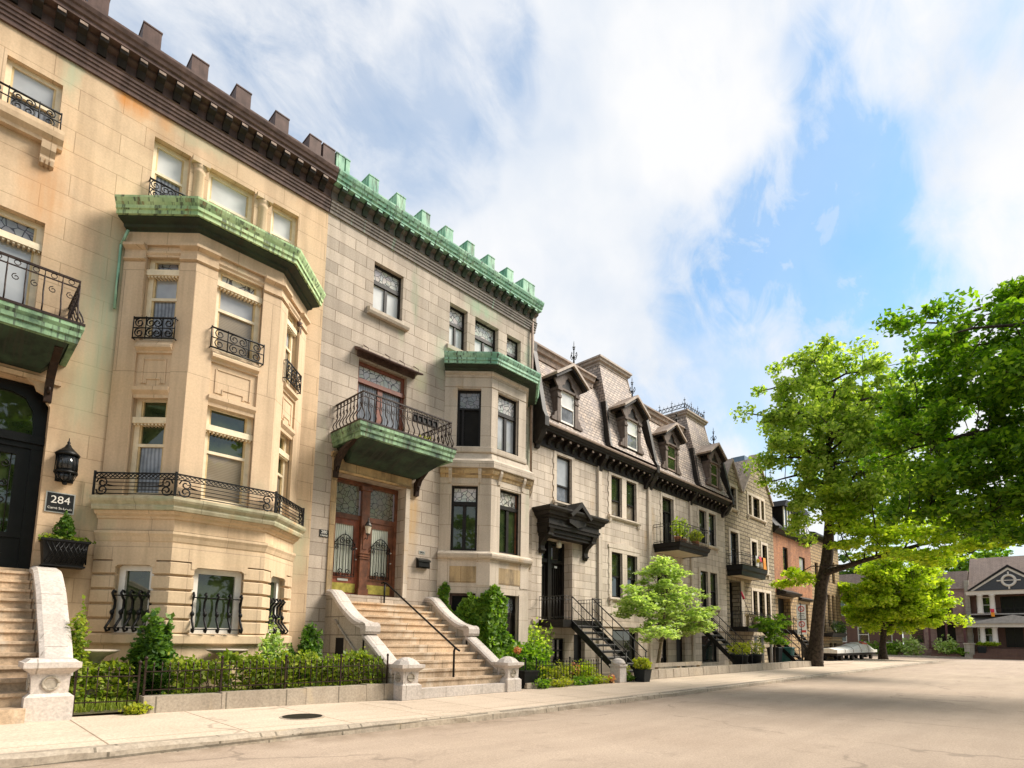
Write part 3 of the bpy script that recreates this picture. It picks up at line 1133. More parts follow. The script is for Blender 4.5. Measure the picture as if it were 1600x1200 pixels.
def frames_of(path):
    fs = []
    for (a, b) in zip(path[:-1], path[1:]):
        fs.append((Fr(a[0], a[1], b[0] - a[0], b[1] - a[1]), sqrt((b[0] - a[0]) ** 2 + (b[1] - a[1]) ** 2)))
    return fs


def piers(path, ops):
    """plan paths of the piers between openings; ops: (u0, u1) per face"""
    fs = frames_of(path)
    out = []
    p0 = path[0]
    for i, ((fr, L), (a, b)) in enumerate(zip(fs, ops)):
        q = fr.p(a, 0)[:2]
        out.append([p0, q] if i == 0 else [prev, path[i], q])
        prev = fr.p(b, 0)[:2]
    out.append([prev, path[-1]])
    return out


def main_cornice(root, x0, x1, mat_top, mat_body, mat_arch, merlons, mod0, mod_dx):
    """architrave, frieze, modillions, corona and the row of roof blocks"""
    path = [(x0, YF), (x1, YF)]
    mb = MB()
    mb.mould(path, [(-.03, 12.70), (.05, 12.70), (.05, 12.80), (.075, 12.805), (.075, 12.88), (.10, 12.885), (.10, 12.96), (.125, 12.965), (.125, 13.03), (.15, 13.05), (.09, 13.07),
                    (.09, 13.30), (.14, 13.32), (.2, 13.36), (.2, 13.42), (-.03, 13.42)])
    mb.build('architrave', M[mat_arch], root)
    mb = MB()
    mb.mould(path, [(-.03, 13.422), (.36, 13.422), (.36, 13.50), (.40, 13.52), (.42, 13.59), (.45, 13.62), (.48, 13.70), (.48, 13.745), (.42, 13.75), (.1, 13.80), (-.03, 13.80)])
    mb.build('cornice', M[mat_top], root)
    x = mod0
    while x < x1 - .15:
        if x > x0 + .05:
            m = MB(FRONT)
            m.prism_u([(.08, 13.12), (.13, 13.12), (.2, 13.25), (.32, 13.29), (.34, 13.34), (.34, 13.422), (.08, 13.422)], x, x + .15)
            m.mi = 1
            m.box(x + .01, x + .14, 13.345, 13.40, .338, .352)
            m.build('modillion', [M[mat_body], M['cornice_top' if mat_top == 'rust_brown' else 'copper_bright']], root)
        x += mod_dx
    for xa, xb, mt in merlons:
        m = MB(FRONT)
        m.box(xa, xb, 13.76, 14.22, -.02, .38)
        m.box(xa - .012, xb + .012, 14.22, 14.25, -.032, .392)
        m.build('roof_block', M[mt], root)


def bulged_balcony(root, x0, x1, depth, zf, zfb, zw, rail_top, n_front, n_side, patina='copper_old', belly='copper_belly', name='balcony'):
    """copper clad balcony: floor slab with moulded fascia, tapered belly, bulging iron balusters"""
    mb = MB(FRONT)
    D = depth
    path = [(x0, YF), (x0, YF - D), (x1, YF - D), (x1, YF)]
    # moulded fascia
    mb.mould(path, [(-.12, zfb), (-.02, zfb), (-.02, zfb + .10), (.01, zfb + .12), (.01, zfb + .20), (.045, zfb + .26), (.045, zf - .03), (-.12, zf - .03)])
    o = mb.build(name, M[patina], root)
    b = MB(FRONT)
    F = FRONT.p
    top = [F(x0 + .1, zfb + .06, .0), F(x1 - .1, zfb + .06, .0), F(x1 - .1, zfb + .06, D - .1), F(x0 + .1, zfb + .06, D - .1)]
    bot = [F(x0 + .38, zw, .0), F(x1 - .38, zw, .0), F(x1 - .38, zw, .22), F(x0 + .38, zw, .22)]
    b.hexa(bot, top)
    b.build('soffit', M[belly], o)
    s = MB(FRONT)
    s.box(x0 - .05, x1 + .05, zf - .03, zf + .015, 0, D + .055)
    s.build('floor', M['brown_iron'], o)
    r = MB(FRONT)
    e = .07
    zt = rail_top
    ring = [(x0 + e, 0), (x0 + e, D - e), (x1 - e, D - e), (x1 - e, 0)]
    for z, w_ in ((zt, .026), (zt - .13, .014), (zf + .05, .016)):
        r.ltube([(u, z, d) for u, d in ring], w_, 4, smooth=False)
    H = zt - .13 - zf

    def bal(u, d, ou, od):
        pr = [(1, 0), (.8, .0), (.62, -.015), (.45, .02), (.3, .085), (.17, .11), (.07, .08), (0, .02)]
        r.ltube([(u + ou * k, zf + .02 + H * h, d + od * k) for h, k in pr], .016, 4)
        r.ltube([(u, zt - .13, d), (u, zt, d)], .010, 4)

    for i in range(n_front + 1):
        u = x0 + e + (x1 - x0 - 2 * e) * i / n_front
        bal(u, D - e, 0, 1)
        if i < n_front:
            um = u + (x1 - x0 - 2 * e) / n_front / 2
            r.spiral(um, zf + H * .72, D - e, .062, 1.2, pi / 2, 1, .009)
            r.spiral(um, zt - .065, D - e, .045, 1.0, 0, 1, .008, k=.9)
    for u, su in ((x0 + e, -1), (x1 - e, 1)):
        for i in range(n_side):
            d = (D - e) * (i + .5) / n_side
            bal(u, d, su, 0)
            F2 = Fr(u, YF, 0, -1)
            sv, r.fr = r.fr, F2
            r.spiral(d, zt - .065, 0, .045, 1.0, 0, 1, .008, k=.9)
            r.spiral(d, zf + H * .72, 0, .06, 1.2, pi / 2, 1, .009)
            r.fr = sv
    r.build('railing', M['brown_iron'], o)
    return o


def iron_bracket(root, u, d_out, z_top, z_bot, w_=.11):
    """cast console under a balcony"""
    mb = MB(FRONT)
    H = z_top - z_bot
    mb.prism_u([(0, z_bot), (.10, z_bot), (.13, z_bot + .25 * H), (.24, z_bot + .5 * H), (d_out * .55, z_bot + .78 * H), (d_out, z_bot + .93 * H), (d_out, z_top), (d_out * .8, z_top),
                (d_out * .42, z_bot + .84 * H), (.15, z_bot + .66 * H), (.07, z_bot + .5 * H), (0, z_bot + .45 * H)], u - w_ / 2, u + w_ / 2)
    F2 = Fr(u, YF, 0, -1)
    mb.fr = F2
    mb.spiral(.26, z_bot + .70 * H, 0, .13, 1.5, 0, 1, .03, n=5)
    mb.spiral(.13, z_bot + .27 * H, 0, .08, 1.2, pi, 1, .028, n=5)
    return mb.build('bracket', M['brown_iron'], root)


def text(root, s, fr, u, z, d, size, mat, name, align='CENTER', depth=.004):
    cu = bpy.data.curves.new(name, 'FONT')
    cu.body = s
    cu.size = size
    cu.align_x = align
    cu.align_y = 'CENTER'
    cu.extrude = depth
    o0 = bpy.data.objects.new(name, cu)
    COL.objects.link(o0)
    dg = bpy.context.evaluated_depsgraph_get()
    me = bpy.data.meshes.new_from_object(o0.evaluated_get(dg))
    bpy.data.objects.remove(o0)
    me.name = name
    me.materials.clear()
    me.materials.append(M[mat])
    o = bpy.data.objects.new(name, me)
    COL.objects.link(o)
    p = fr.p(u, z, d)
    T, N = fr.t, fr.n
    mw = Matrix(((T[0], 0, N[0], p[0]), (T[1], 0, N[1], p[1]), (0, 1, 0, p[2]), (0, 0, 0, 1)))
    me.transform(mw)
    og = ORG[root.name]
    me.transform(Matrix.Translation((-og[0], -og[1], -og[2])))
    o.parent = root
    ORG[o.name] = og
    return o


def scroll_panel(mb, fr, u0, u1, z0, z1, d):
    """low balcony rail panel: guilloche band on top, three bars and scrolls at both ends"""
    mb.fr = fr
    mb.ltube([(u0, z1, d), (u1, z1, d)], .020, 4, smooth=False)
    zb = z1 - .11
    mb.ltube([(u0, zb, d), (u1, zb, d)], .012, 4)
    n = int((u1 - u0) / .085)
    for s in (0, pi):
        mb.ltube([(u0 + (u1 - u0) * i / (n * 2), (z1 + zb) / 2 + .036 * sin(i * pi / 2 + s), d + (.006 if s else 0)) for i in range(n * 2 + 1)], .011, 4)
    H = zb - z0
    for f in (.28, .52, .76):
        mb.ltube([(u0 + .18, z0 + H * f, d), (u1 - .18, z0 + H * f, d)], .010, 4)
    mb.ltube([(u0, z0 + .01, d), (u1, z0 + .01, d)], .012, 4)
    for cu, sg, a0 in ((u0 + .16, 1, pi), (u1 - .16, -1, 0)):
        mb.spiral(cu, z0 + H * .74, d, .115, 1.35, a0, -sg, .016)
        mb.spiral(cu, z0 + H * .28, d, .115, 1.35, a0, sg, .016)
        mb.ltube([(cu + sg * .08, z0 + H * .62, d), (cu + sg * .22, z0 + H * .52, d), (cu + sg * .36, z0 + H * .52, d)], .016, 4, r2=.008)


def stone_stairs(root, x0, x1, y0, z0, rise, run, n, ytop, mat='step_stone'):
    for i in range(n):
        mb = MB()
        ya = y0 + i * run
        zt = z0 + rise * (i + 1)
        r = random.Random(i * 7 + int(x0 * 10))
        zb = z0 + rise * i - .02 if i else z0 - .3
        mb.wbox(x0 + r.uniform(-.01, .01), x1, ya + r.uniform(-.008, .008), min(ya + run + .12, ytop) if i < n - 1 else ytop, zb, zt - .045)
        mb.wbox(x0, x1, ya - .03 + r.uniform(-.006, .006), min(ya + run + .12, ytop) if i < n - 1 else ytop, zt - .047, zt + r.uniform(-.004, .004))
        mb.build('step', M[mat], root)


def cheek_wall(root, x0, x1, prof_top, zbot, mat='granite', body='cheek_stone', name='cheek_wall'):
    """sloping stair side: stone body with a thick coping following (y, z) points"""
    mb = MB()
    n = len(prof_top)
    a = [(x0 + .03, y, z - .08) for y, z in prof_top] + [(x0 + .03, prof_top[-1][0], zbot), (x0 + .03, prof_top[0][0], zbot)]
    b = [(x1 - .03, p[1], p[2]) for p in a]
    mb.hexa(a, b)
    o = mb.build(name, M[body], root)
    c = MB()
    ra = []
    for y, z in prof_top:
        ra.append([c.addv((x0, y, z - .10)), c.addv((x1, y, z - .10)), c.addv((x1, y, z - .02)), c.addv((x1 - .06, y, z + .02)), c.addv((x0 + .06, y, z + .02)), c.addv((x0, y, z - .02))])
    for i in range(n - 1):
        for k in range(6):
            k2 = (k + 1) % 6
            c.face((ra[i][k], ra[i][k2], ra[i + 1][k2], ra[i + 1][k]))
    c.face(ra[0][::-1])
    c.face(ra[-1])
    c.build('coping', M[mat], o)
    return o


def smooth_prof(pts, n=6):
    """Catmull-Rom through (y, z) points"""
    P = [np.array(p, float) for p in pts]
    P = [2 * P[0] - P[1]] + P + [2 * P[-1] - P[-2]]
    out = []
    for i in range(1, len(P) - 2):
        for k in range(n):
            t_ = k / n
            a, b, c, d = P[i - 1], P[i], P[i + 1], P[i + 2]
            out.append(tuple(.5 * (2 * b + (c - a) * t_ + (2 * a - 5 * b + 4 * c - d) * t_ ** 2 + (3 * b - a - 3 * c + d) * t_ ** 3)))
    out.append(tuple(P[-2]))
    return out
# ================================================================== house 1: beige, no. 284
H1 = thing('row_house', 'beige stone town house with brown cornice, green copper bay roof and door marked 284', 'house', (2.2, YF, 0))
fr = FRONT
tri1 = [(2.47, 3.19, 10.55, 12.12), (3.58, 4.62, 10.55, 12.12), (5.04, 5.73, 10.55, 12.12)]
mb = MB(fr)
holes = [(.05, .88, 11.02, 12.1, .2), (-.75, .86, 6.86, 9.12, .25), (-.55, 1.24, 2.46, 6.0, .45)] + [(*h, .26) for h in tri1]
mb.wall(-5, 6.53, -.4, 12.76, holes)
mb.poly([(6.53, YF, 12.7), (6.53, 24, 12.7), (6.53, 24, 14.0), (6.53, YF, 14.0)])
mb.poly([(-5, YF, -.4), (-5, 24, -.4), (-5, 24, 13.8), (-5, YF, 13.8)])
mb.build('wall', M['pink_stone'], H1)
mb = MB(fr)
mb.poly([(-5, YF - .1, 13.79), (6.53, YF - .1, 13.79), (6.53, 24, 13.6), (-5, 24, 13.6)])
mb.build('roof', M['dark_cornice'], H1)
mer = []
for x in (-2.66, -1.73, -.8, .13, 1.07, 2.01, 2.95, 3.9, 4.83):
    mer.append((x, x + .34, 'rust_brown'))
mer += [(5.72, 6.04, 'rust_brown'), (6.10, 6.43, 'rust_brown')]
main_cornice(H1, -5, 6.52, 'rust_brown', 'dark_cornice', 'rust_brown', mer, 1.67 - .345 * 12, .345)

# top floor window on the left with its ledge, bracket and guard
sash(H1, fr, .05, .88, 11.02, 12.1, zm=11.5, up='sky_glass', lo='curtain_glass', rec=.17, fw_=.085, inner='ochre_wood')
mb = MB(fr)
mb.box(-.09, .05, 11.0, 12.14, -.03, .06)
mb.mould([(-1.3, YF), (.97, YF)], [(-.03, 10.66), (.12, 10.66), (.14, 10.72), (.22, 10.80), (.24, 10.90), (.24, 10.98), (-.03, 11.0)])
mb.prism_u([(-.03, 10.24), (.08, 10.26), (.10, 10.36), (.09, 10.42), (.17, 10.52), (.19, 10.665), (-.03, 10.665)], .66, .88)
for uu in (.70, .77, .84):
    mb.prism_u([(.0, 10.22), (.1, 10.25), (.12, 10.34), (.0, 10.36)], uu - .02, uu + .02)
mb.build('window_ledge', M['pink_trim'], H1)
scroll_guard(H1, fr, -.2, .90, 10.99, 11.36, .16)

# triple window over the bay, round columns between
for (a, b, c, d) in tri1:
    sash(H1, fr, a, b, c, d, zm=11.42, up='white_glass', lo='curtain_glass', rec=.22, fw_=.09, inner='ochre_wood')
for u in (3.385, 4.83):
    mb = MB(fr)
    mb.lathe(fr.p(u, 10.4, -.04), [(.17, 0), (.17, .12), (.135, .16), (.13, .4), (.118, 1.40), (.14, 1.43), (.125, 1.45), (.13, 1.52), (.17, 1.58)], 14)
    mb.box(u - .19, u + .19, 11.98, 12.10, -.2, .13)
    mb.build('column', M['pink_trim'], H1)
scroll_guard(H1, fr, 2.44, 3.15, 10.6, 11.02, .12)

# french window with balcony over the door
sash(H1, fr, -.75, .86, 6.86, 9.12, zt=8.62, up='sky_glass', tr='leaded_dark', rec=.2, fw_=.10, inner='ochre_wood')
bulged_balcony(H1, -1.9, 1.42, 1.28, 6.78, 6.42, 6.16, 7.60, 13, 7)
iron_bracket(H1, 1.18, .95, 6.44, 5.62, .12)
# entrance: black iron door in an eared opening
mb = MB(fr)
mb.prism([(1.24, 6.0), (1.24, 5.55), (1.18, 5.62), (1.12, 5.78), (1.02, 5.82), (.98, 5.92), (.86, 6.0)], -.08, .03)
mb.prism([(-.55, 6.0), (-.17, 6.0), (-.3, 5.85), (-.42, 5.75), (-.5, 5.6), (-.55, 5.55)], -.08, .03)
mb.mould([(-.7, YF), (1.36, YF)], [(-.03, 6.0), (.05, 6.0), (.06, 6.08), (-.03, 6.1)])
mb.build('door_surround', M['pink_trim'], H1)
mb = MB(fr)
d = -.36
mb.prism([(1.24, 5.98), (1.24, 2.46), (1.06, 2.46), (1.06, 5.2), (1.02, 5.5), (.9, 5.72), (.7, 5.80), (-.1, 5.80), (-.55, 5.5), (-.55, 5.98)], d - .08, d + .06)
mb.box(-.55, 1.24, 4.86, 5.02, d - .05, d + .12)
mb.box(-.55, 1.24, 4.76, 4.86, d - .05, d + .07)
mb.box(-.58, 1.27, 2.40, 6.02, d - .14, d - .09)
mb.box(-.55, -.40, 2.46, 5.5, d - .05, d + .055)
door = mb.build('door', M['black_paint'], H1)
m = MB(fr)
m.box(-.4, 1.06, 2.5, 2.62, d - .05, d + .045)
m.box(-.4, 1.06, 2.62, 3.05, d - .05, d)
m.box(-.3, .82, 2.75, 2.95, d - .02, d + .02)
m.box(-.4, 1.06, 3.05, 3.14, d - .05, d + .035)
m.box(.86, 1.06, 3.1, 4.76, d - .05, d + .03)
m.box(-.4, 1.06, 4.62, 4.76, d - .05, d + .028)
m.box(-.55, 1.24, 2.40, 2.5, d - .05, d + .10)
m.build('door_leaf', M['black_paint'], door)
g = MB(fr)
g.lpoly([(-.5, 3.12, d - .03), (.88, 3.12, d - .03), (.88, 4.64, d - .03), (-.5, 4.64, d - .03)])
g.lpoly([(-.5, 5.0, d - .03), (1.08, 5.0, d - .03), (1.08, 5.86, d - .03), (-.5, 5.86, d - .03)])
g.build('pane', M['green_glass'], door)
g = MB(fr)
for i in range(8):
    u = .80 - i * .16
    g.ltube([(u, 3.14, d - .005), (u, 4.62, d - .005)], .011, 4)
    for z, s in ((3.3, 1), (4.42, -1), (3.75, 1), (4.05, -1)):
        g.spiral(u - .08, z, d, .078, 1.3, pi / 2, s, .013)
g.build('grille', M['black_iron'], door)
g = MB(fr)
g.box(.1, .52, 2.84, 2.90, d + .02, d + .03)
g.build('letter_slot', M['brass'], door)

# ---- bay
P1 = chamfer_path(2.18, 3.22, 4.96, 6.10, 1.05)
P1[3] = (6.06, YF)
FS = frames_of(P1)
(fl, LL), (ff, LF), (frr, LR) = FS
OPL, OPF, OPR = (.44, 1.16), (.40, 1.36), (.36, LR - .42)
lowz, upz, topz = (1.33, 2.66), (4.02, 6.13), (7.29, 9.18)
mb = MB()
mats = [M['pink_trim'], M['cream_base'], M['mossy_ledge']]
for (f, L), (a, b) in zip(FS, (OPL, OPF, OPR)):
    mb.fr = f
    mb.mi = 1
    mb.wall(0, L, -.4, 3.72, [(a, b, *lowz)], 0, .24)
    mb.mi = 0
    mb.wall(0, L, 3.72, 9.75, [(a, b, *upz), (a, b, *topz)], 0, .22)
mb.mi = 1
PI = piers(P1, (OPL, OPF, OPR))
zc = [1.315, 1.60, 1.885, 2.17, 2.455, 2.74]
for i in range(5):
    for pth in PI:
        mb.mould(pth, [(-.03, zc[i] + .02), (.05, zc[i] + .02), (.07, zc[i] + .035), (.07, zc[i + 1] - .035), (.05, zc[i + 1] - .02), (-.03, zc[i + 1] - .02)])
mb.mould(P1, [(-.03, 2.745), (.07, 2.745), (.07, 3.06), (-.03, 3.06)])
for (f, L), (a, b) in zip(FS, (OPL, OPF, OPR)):   # soft arched heads over the low windows
    mb.fr = f
    mb.prism([(a - .06, 2.60), (a, 2.60), (a + .06, 2.645), (b - .06, 2.645), (b, 2.60), (b + .06, 2.60), (b + .06, 2.75), (a - .06, 2.75)], -.06, .078)
mb.mould(P1, [(-.03, 3.06), (.06, 3.06), (.06, 3.10), (.075, 3.12), (.10, 3.20), (.13, 3.26), (.13, 3.31), (-.03, 3.33)])
mb.mould(P1, [(-.03, 3.33), (.05, 3.33), (.05, 3.56), (-.03, 3.56)])
mb.mould(P1, [(-.03, 3.56), (.08, 3.56), (.10, 3.60), (.16, 3.64), (.19, 3.70), (-.03, 3.70)])
mb.mould(P1, [(-.03, -.4), (.06, -.4), (.06, 1.10), (-.03, 1.10)])
mb.mould(P1, [(-.03, 1.10), (.10, 1.10), (.15, 1.14), (.15, 1.29), (.05, 1.32), (-.03, 1.32)])
mb.mi = 2
mb.mould(P1, [(-.03, 3.702), (.26, 3.702), (.28, 3.76), (.27, 3.80), (.33, 3.86), (.35, 3.90), (.35, 3.955), (.0, 3.99), (-.03, 3.99)])
mb.mi = 0
for pth in PI:
    mb.mould(pth, rect_prof(3.985, 4.2, .085))
    mb.mould(pth, rect_prof(4.2, 8.98, .06))
    mb.mould(pth, cap_prof(8.98, .08, .10))
    mb.mould(pth, rect_prof(9.06, 9.20, .062))
    mb.mould(pth, cap_prof(9.20, .16, .15))
mb.mould(P1, rect_prof(9.365, 9.80, .06))
for (f, L), (a, b) in zip(FS, (OPL, OPF, OPR)):
    mb.fr = f
    # lintel moulding, panel, ledge under the upper window
    mb.prism_u(cap_prof(6.05, .22, .10), a - .002, b + .002)
    mb.box(a - .002, b + .002, 6.14, 7.0, -.05, .012)
    panel(mb, f, a + .13, b - .13, 6.36, 6.88, .012)
    mb.prism_u([(-.03, 7.0), (.05, 7.0), (.06, 7.04), (.13, 7.09), (.13, 7.14), (.02, 7.29), (-.03, 7.29)], a - .002, b + .002)
    mb.prism_u(cap_prof(9.12, .12, .05), a, b)
mb.build('bay_window', mats, H1)
for (f, L), (a, b), g1, g2 in zip(FS, (OPL, OPF, OPR), ('curtain_glass', 'blind_glass', 'blind_glass'), ('curtain_glass', 'blind_glass', 'blind_glass')):
    sash(H1, f, a, b, *lowz, up='green_glass', rec=.14, fw_=.12, col='white_wood')
    sash(H1, f, a, b, *upz, zm=5.10, zt=5.60, up='green_glass', lo=g1, tr='green_glass', rec=.17, fw_=.10, inner='ochre_wood')
    sash(H1, f, a, b, *topz, zm=8.25, zt=8.80, up='sky_glass', lo=g2, tr='leaded_white' if f is ff else 'leaded_dark', rec=.17, fw_=.10, inner='ochre_wood')
    belly_guard(H1, f, a + .02, b - .02, 1.36, 2.08)
    scroll_guard(H1, f, a - .06, b + .06, 7.27, 7.70, .14)
P1c = P1
copper_cornice(H1, P1c, 9.62)
mb = MB()
for i in range(3):
    p0, p1 = P1[i], P1[i + 1]
    mb.poly([(p0[0], p0[1], 10.05), (p1[0], p1[1], 10.05), (4.9 if i else 3.3, YF, 10.45), (3.3 if i < 2 else 4.9, YF, 10.45)])
mb.build('bay_roof', M['copper'], H1)
mb = MB()
PR = chamfer_path(2.18, 3.22, 4.96, 6.06, 1.05)
for (f, L), (ea, eb) in zip(FS, ((.0, .09), (-.09, .09), (-.09, .0))):
    scroll_panel(mb, f, ea + (0 if ea == 0 else 0), L + eb, 4.0, 4.42, .25)
for f, u in ((fl, .0), (ff, -.11), (ff, LF + .11), (frr, LR)):
    mb.fr = f
    mb.ltube([(u, 3.96, .25), (u, 4.46, .25)], .028, 4, smooth=False)
mb.build('bay_railing', M['black_iron'], H1)
# verdigris streak down the wall beside the bay, a rainwater pipe stub
mb = MB(fr)
mb.ltube([(2.06, 9.3, .05), (2.06, 7.9, .05)], .03, 6)
mb.ltube([(2.06, 9.3, .05), (2.14, 9.62, .16)], .03, 6)
mb.build('rain_pipe', M['copper_bright'], H1)
# corner pilaster drop on the right face
mb = MB(frr)
mb.lathe(frr.p(LR - .37, 8.85, .02), [(.02, -.12), (.06, 0), (.05, .12), (.075, .2), (.075, .26)], 8)
mb.build('drop', M['rust_brown'], H1)

# ---- things on house 1
LN = thing('wall_lantern', 'black iron half round wall lantern above the 284 plaque', 'lantern', (1.56, YF, 4.1))
mb = MB(fr)
c = fr.p(1.56, 0, .13)
for k in range(7):
    a = pi + pi * k / 6
    x, y = c[0] + .17 * cos(a), c[1] + .15 * sin(a)
    mb.tube([(x, y, 4.33), (x * .98 + c[0] * .02, y, 4.66)], .011, 4)
mb.lathe((c[0], c[1], 0), [(.185, 4.30), (.19, 4.34), (.17, 4.35)], 12)
mb.lathe((c[0], c[1], 0), [(.19, 4.65), (.20, 4.68), (.14, 4.74), (.06, 4.82), (.035, 4.87), (.02, 4.885), (.03, 4.91), (.012, 4.94), (.006, 5.0)], 12)
for k in range(6):
    a = pi + pi * k / 5
    mb.tube([(c[0] + .17 * cos(a), c[1] + .17 * sin(a), 4.31), (c[0] + .13 * cos(a), c[1] + .13 * sin(a), 4.19), (c[0], c[1], 4.12)], .010, 4)
mb.box(1.42, 1.70, 4.16, 4.70, -.02, .03)
mb.lathe((c[0], c[1], 0), [(.03, 4.09), (.045, 4.12), (.03, 4.15)], 8)
mb.build('frame', M['black_iron'], LN)
mb = MB(fr)
mb.lathe((c[0], c[1], 0), [(.155, 4.35), (.16, 4.65)], 12)
mb.lathe((c[0], c[1], 0), [(.03, 4.14), (.11, 4.19), (.15, 4.30)], 12)
mb.build('glass', M['lantern_glass'], LN)
PL = thing('house_plaque', 'black house number plaque reading 284 in white numerals', 'sign', (1.54, YF - .02, 3.55))
mb = MB(fr)
mb.box(1.32, 1.76, 3.56, 3.95, -.01, .02)
mb.build('border', M['silver'], PL)
mb = MB(fr)
mb.box(1.34, 1.74, 3.58, 3.93, .0, .028)
mb.build('panel', M['plate_black'], PL)
text(PL, '284', fr, 1.54, 3.80, .03, .20, 'numeral', 'numerals')
text(PL, 'Carré St-Louis', fr, 1.54, 3.645, .03, .062, 'numeral', 'lettering')
PB = thing('planter_box', 'black latticed window box on the wall below the 284 plaque', 'planter', (1.65, YF - .2, 2.53))
mb = MB(fr)
mb.hexa([fr.p(1.36, 2.54, .36), fr.p(1.94, 2.54, .36), fr.p(1.94, 2.54, .0), fr.p(1.36, 2.54, .0)],
        [fr.p(1.31, 3.0, .42), fr.p(1.99, 3.0, .42), fr.p(1.99, 3.0, .0), fr.p(1.31, 3.0, .0)])
mb.box(1.29, 2.01, 2.98, 3.02, .0, .44)
mb.box(1.33, 1.97, 2.52, 2.55, .0, .39)
mb.build('box', M['black_iron'], PB)
mb = MB(fr)
for i in range(9):
    u = 1.36 + i * .075
    for s in (1, -1):
        mb.ltube([(u, 2.58 if s > 0 else 2.96, .39 if s > 0 else .425), (min(1.97, u + .19), 2.96 if s > 0 else 2.58, .425 if s > 0 else .39)], .010, 4)
mb.build('lattice', M['black_paint'], PB)
BX = bush('topiary', 'small cone shaped conifer in the black window box', 'plant', (1.63, YF - .21, 2.98), (.24, .2, .56), 900, .06, 'leaf_conifer', 5, taper=.75, stems=2)
bush('trailing_plant', '', 'plant', (1.45, YF - .25, 2.97), (.2, .16, .14), 150, .07, 'leaf_hedge', 6, stems=2, parent=BX, part='low_leaves')
bush('trailing_plant', '', 'plant', (1.85, YF - .25, 2.97), (.2, .16, .13), 150, .07, 'leaf_hedge', 8, stems=2, parent=BX, part='low_leaves')

# ---- stone stairs of house 1
S1 = thing('stone_staircase', 'broad weathered stone steps up to the black door of number 284', 'steps', (0, 10.6, gz(0)))
stone_stairs(S1, -1.6, 1.24, 10.35, .32, .173, .27, 12, 13.95)
mb = MB()
mb.wbox(-1.6, 1.02, 10.0, 10.6, -.1, .31)
mb.build('plinth', M['step_stone'], S1)
pf = smooth_prof([(10.75, .78), (11.0, 1.08), (11.35, 1.38), (11.7, 1.64), (12.1, 1.98), (12.5, 2.22), (12.9, 2.42), (13.4, 2.50)])
cheek_wall(S1, 1.20, 1.60, pf, -.2)


def pedestal(root, cx, cy, z0, w, h, body='granite', holes=True, cap='dome'):
    """gate pedestal: plinth, waisted shaft with roundels, moulded cap and a low faceted dome"""
    mb = MB()
    s = w / .5
    mb.cbox(cx, cy, w, w, z0 - .2, z0 + h * .38)
    mb.cbox(cx, cy, w * .98, w * .98, z0 + h * .38, z0 + h * .43, w * .80, w * .80)
    mb.cbox(cx, cy, w * .76, w * .76, z0 + h * .43, z0 + h * .74, w * .80, w * .80)
    mb.cbox(cx, cy, w * .80, w * .80, z0 + h * .74, z0 + h * .84, w * 1.16, w * 1.16)
    mb.cbox(cx, cy, w * 1.18, w * 1.18, z0 + h * .84, z0 + h * .93)
    if cap == 'dome':
        mb.lathe((cx, cy, z0), [(w * .62, h * .925), (w * .56, h * .96), (w * .44, h * 1.03), (w * .26, h * 1.09), (w * .1, h * 1.115)], 8, smooth=False, sq=pi / 8)
    else:
        mb.cbox(cx, cy, w * 1.1, w * 1.1, z0 + h * .93, z0 + h * .98, w * .9, w * .9)
    o = mb.build('pedestal', M[body], root)
    for (tx, ty) in ((1, 0), (0, -1)):
        m = MB(Fr(cx, cy, tx, ty))
        pts = [(.085 * s * cos(a), z0 + h * .59 + .085 * s * sin(a), w * .392) for a in [2 * pi * i / 12 for i in range(13)]]
        m.ltube(pts, .02 * s, 5)
        m.prism([(p[0] * .98, z0 + h * .59 + (p[1] - z0 - h * .59) * .98) for p in pts[:-1]], w * .37, w * .394)
        m.build('roundel', M['cheek_stone'], o)
    return o


pedestal(S1, 1.27, 10.36, gz(1.3), .54, .86, cap='flat')

# ---- front garden of house 1
mb = MB()
mb.poly([(1.6, 10.55, .12), (7.05, 10.55, .12), (7.05, 13.5, .16), (1.6, 13.5, .16)])
tag(mb.build('garden_soil', M['earth']), kind='structure')
rg = np.random.default_rng(11)
n = 9000
G = np.c_[rg.uniform(1.62, 7.0, n), rg.uniform(10.6, 13.2, n), np.full(n, .17)]
a = rg.uniform(0, 2 * pi, n)
hh = rg.uniform(.05, .12, n)
V = np.empty((n, 3, 3))
V[:, 0] = G + np.c_[np.cos(a) * .012, np.sin(a) * .012, np.zeros(n)]
V[:, 1] = G - np.c_[np.cos(a) * .012, np.sin(a) * .012, np.zeros(n)]
V[:, 2] = G + np.c_[rg.normal(size=n) * .03, rg.normal(size=n) * .03, hh]
V[:, :2, 2] -= .03
tag(quads_object('grass', V.reshape(-1, 3), 3, M['grass_blades']), 'short bright grass in the fenced front garden', 'grass', kind='stuff')

LW = thing('garden_wall', 'low grey stone border wall under the long hedge fence', 'wall', (4.8, 10.5, 0))
mb = MB()
xs = [2.45, 3.6, 5.1, 6.4, 7.06]
for i, (x0, x1) in enumerate(zip(xs[:-1], xs[1:])):
    mb.hexa([(x0 + .004, 10.33, -.1), (x1 - .004, 10.33, -.1), (x1 - .004, 10.62, -.1), (x0 + .004, 10.62, -.1)],
            [(x0 + .004, 10.345, .345 + .006 * (i % 2)), (x1 - .004, 10.345, .33 + .006 * (i % 2)), (x1 - .004, 10.62, .33), (x0 + .004, 10.62, .345)])
mb.build('stones', M['kerb_stone'], LW)


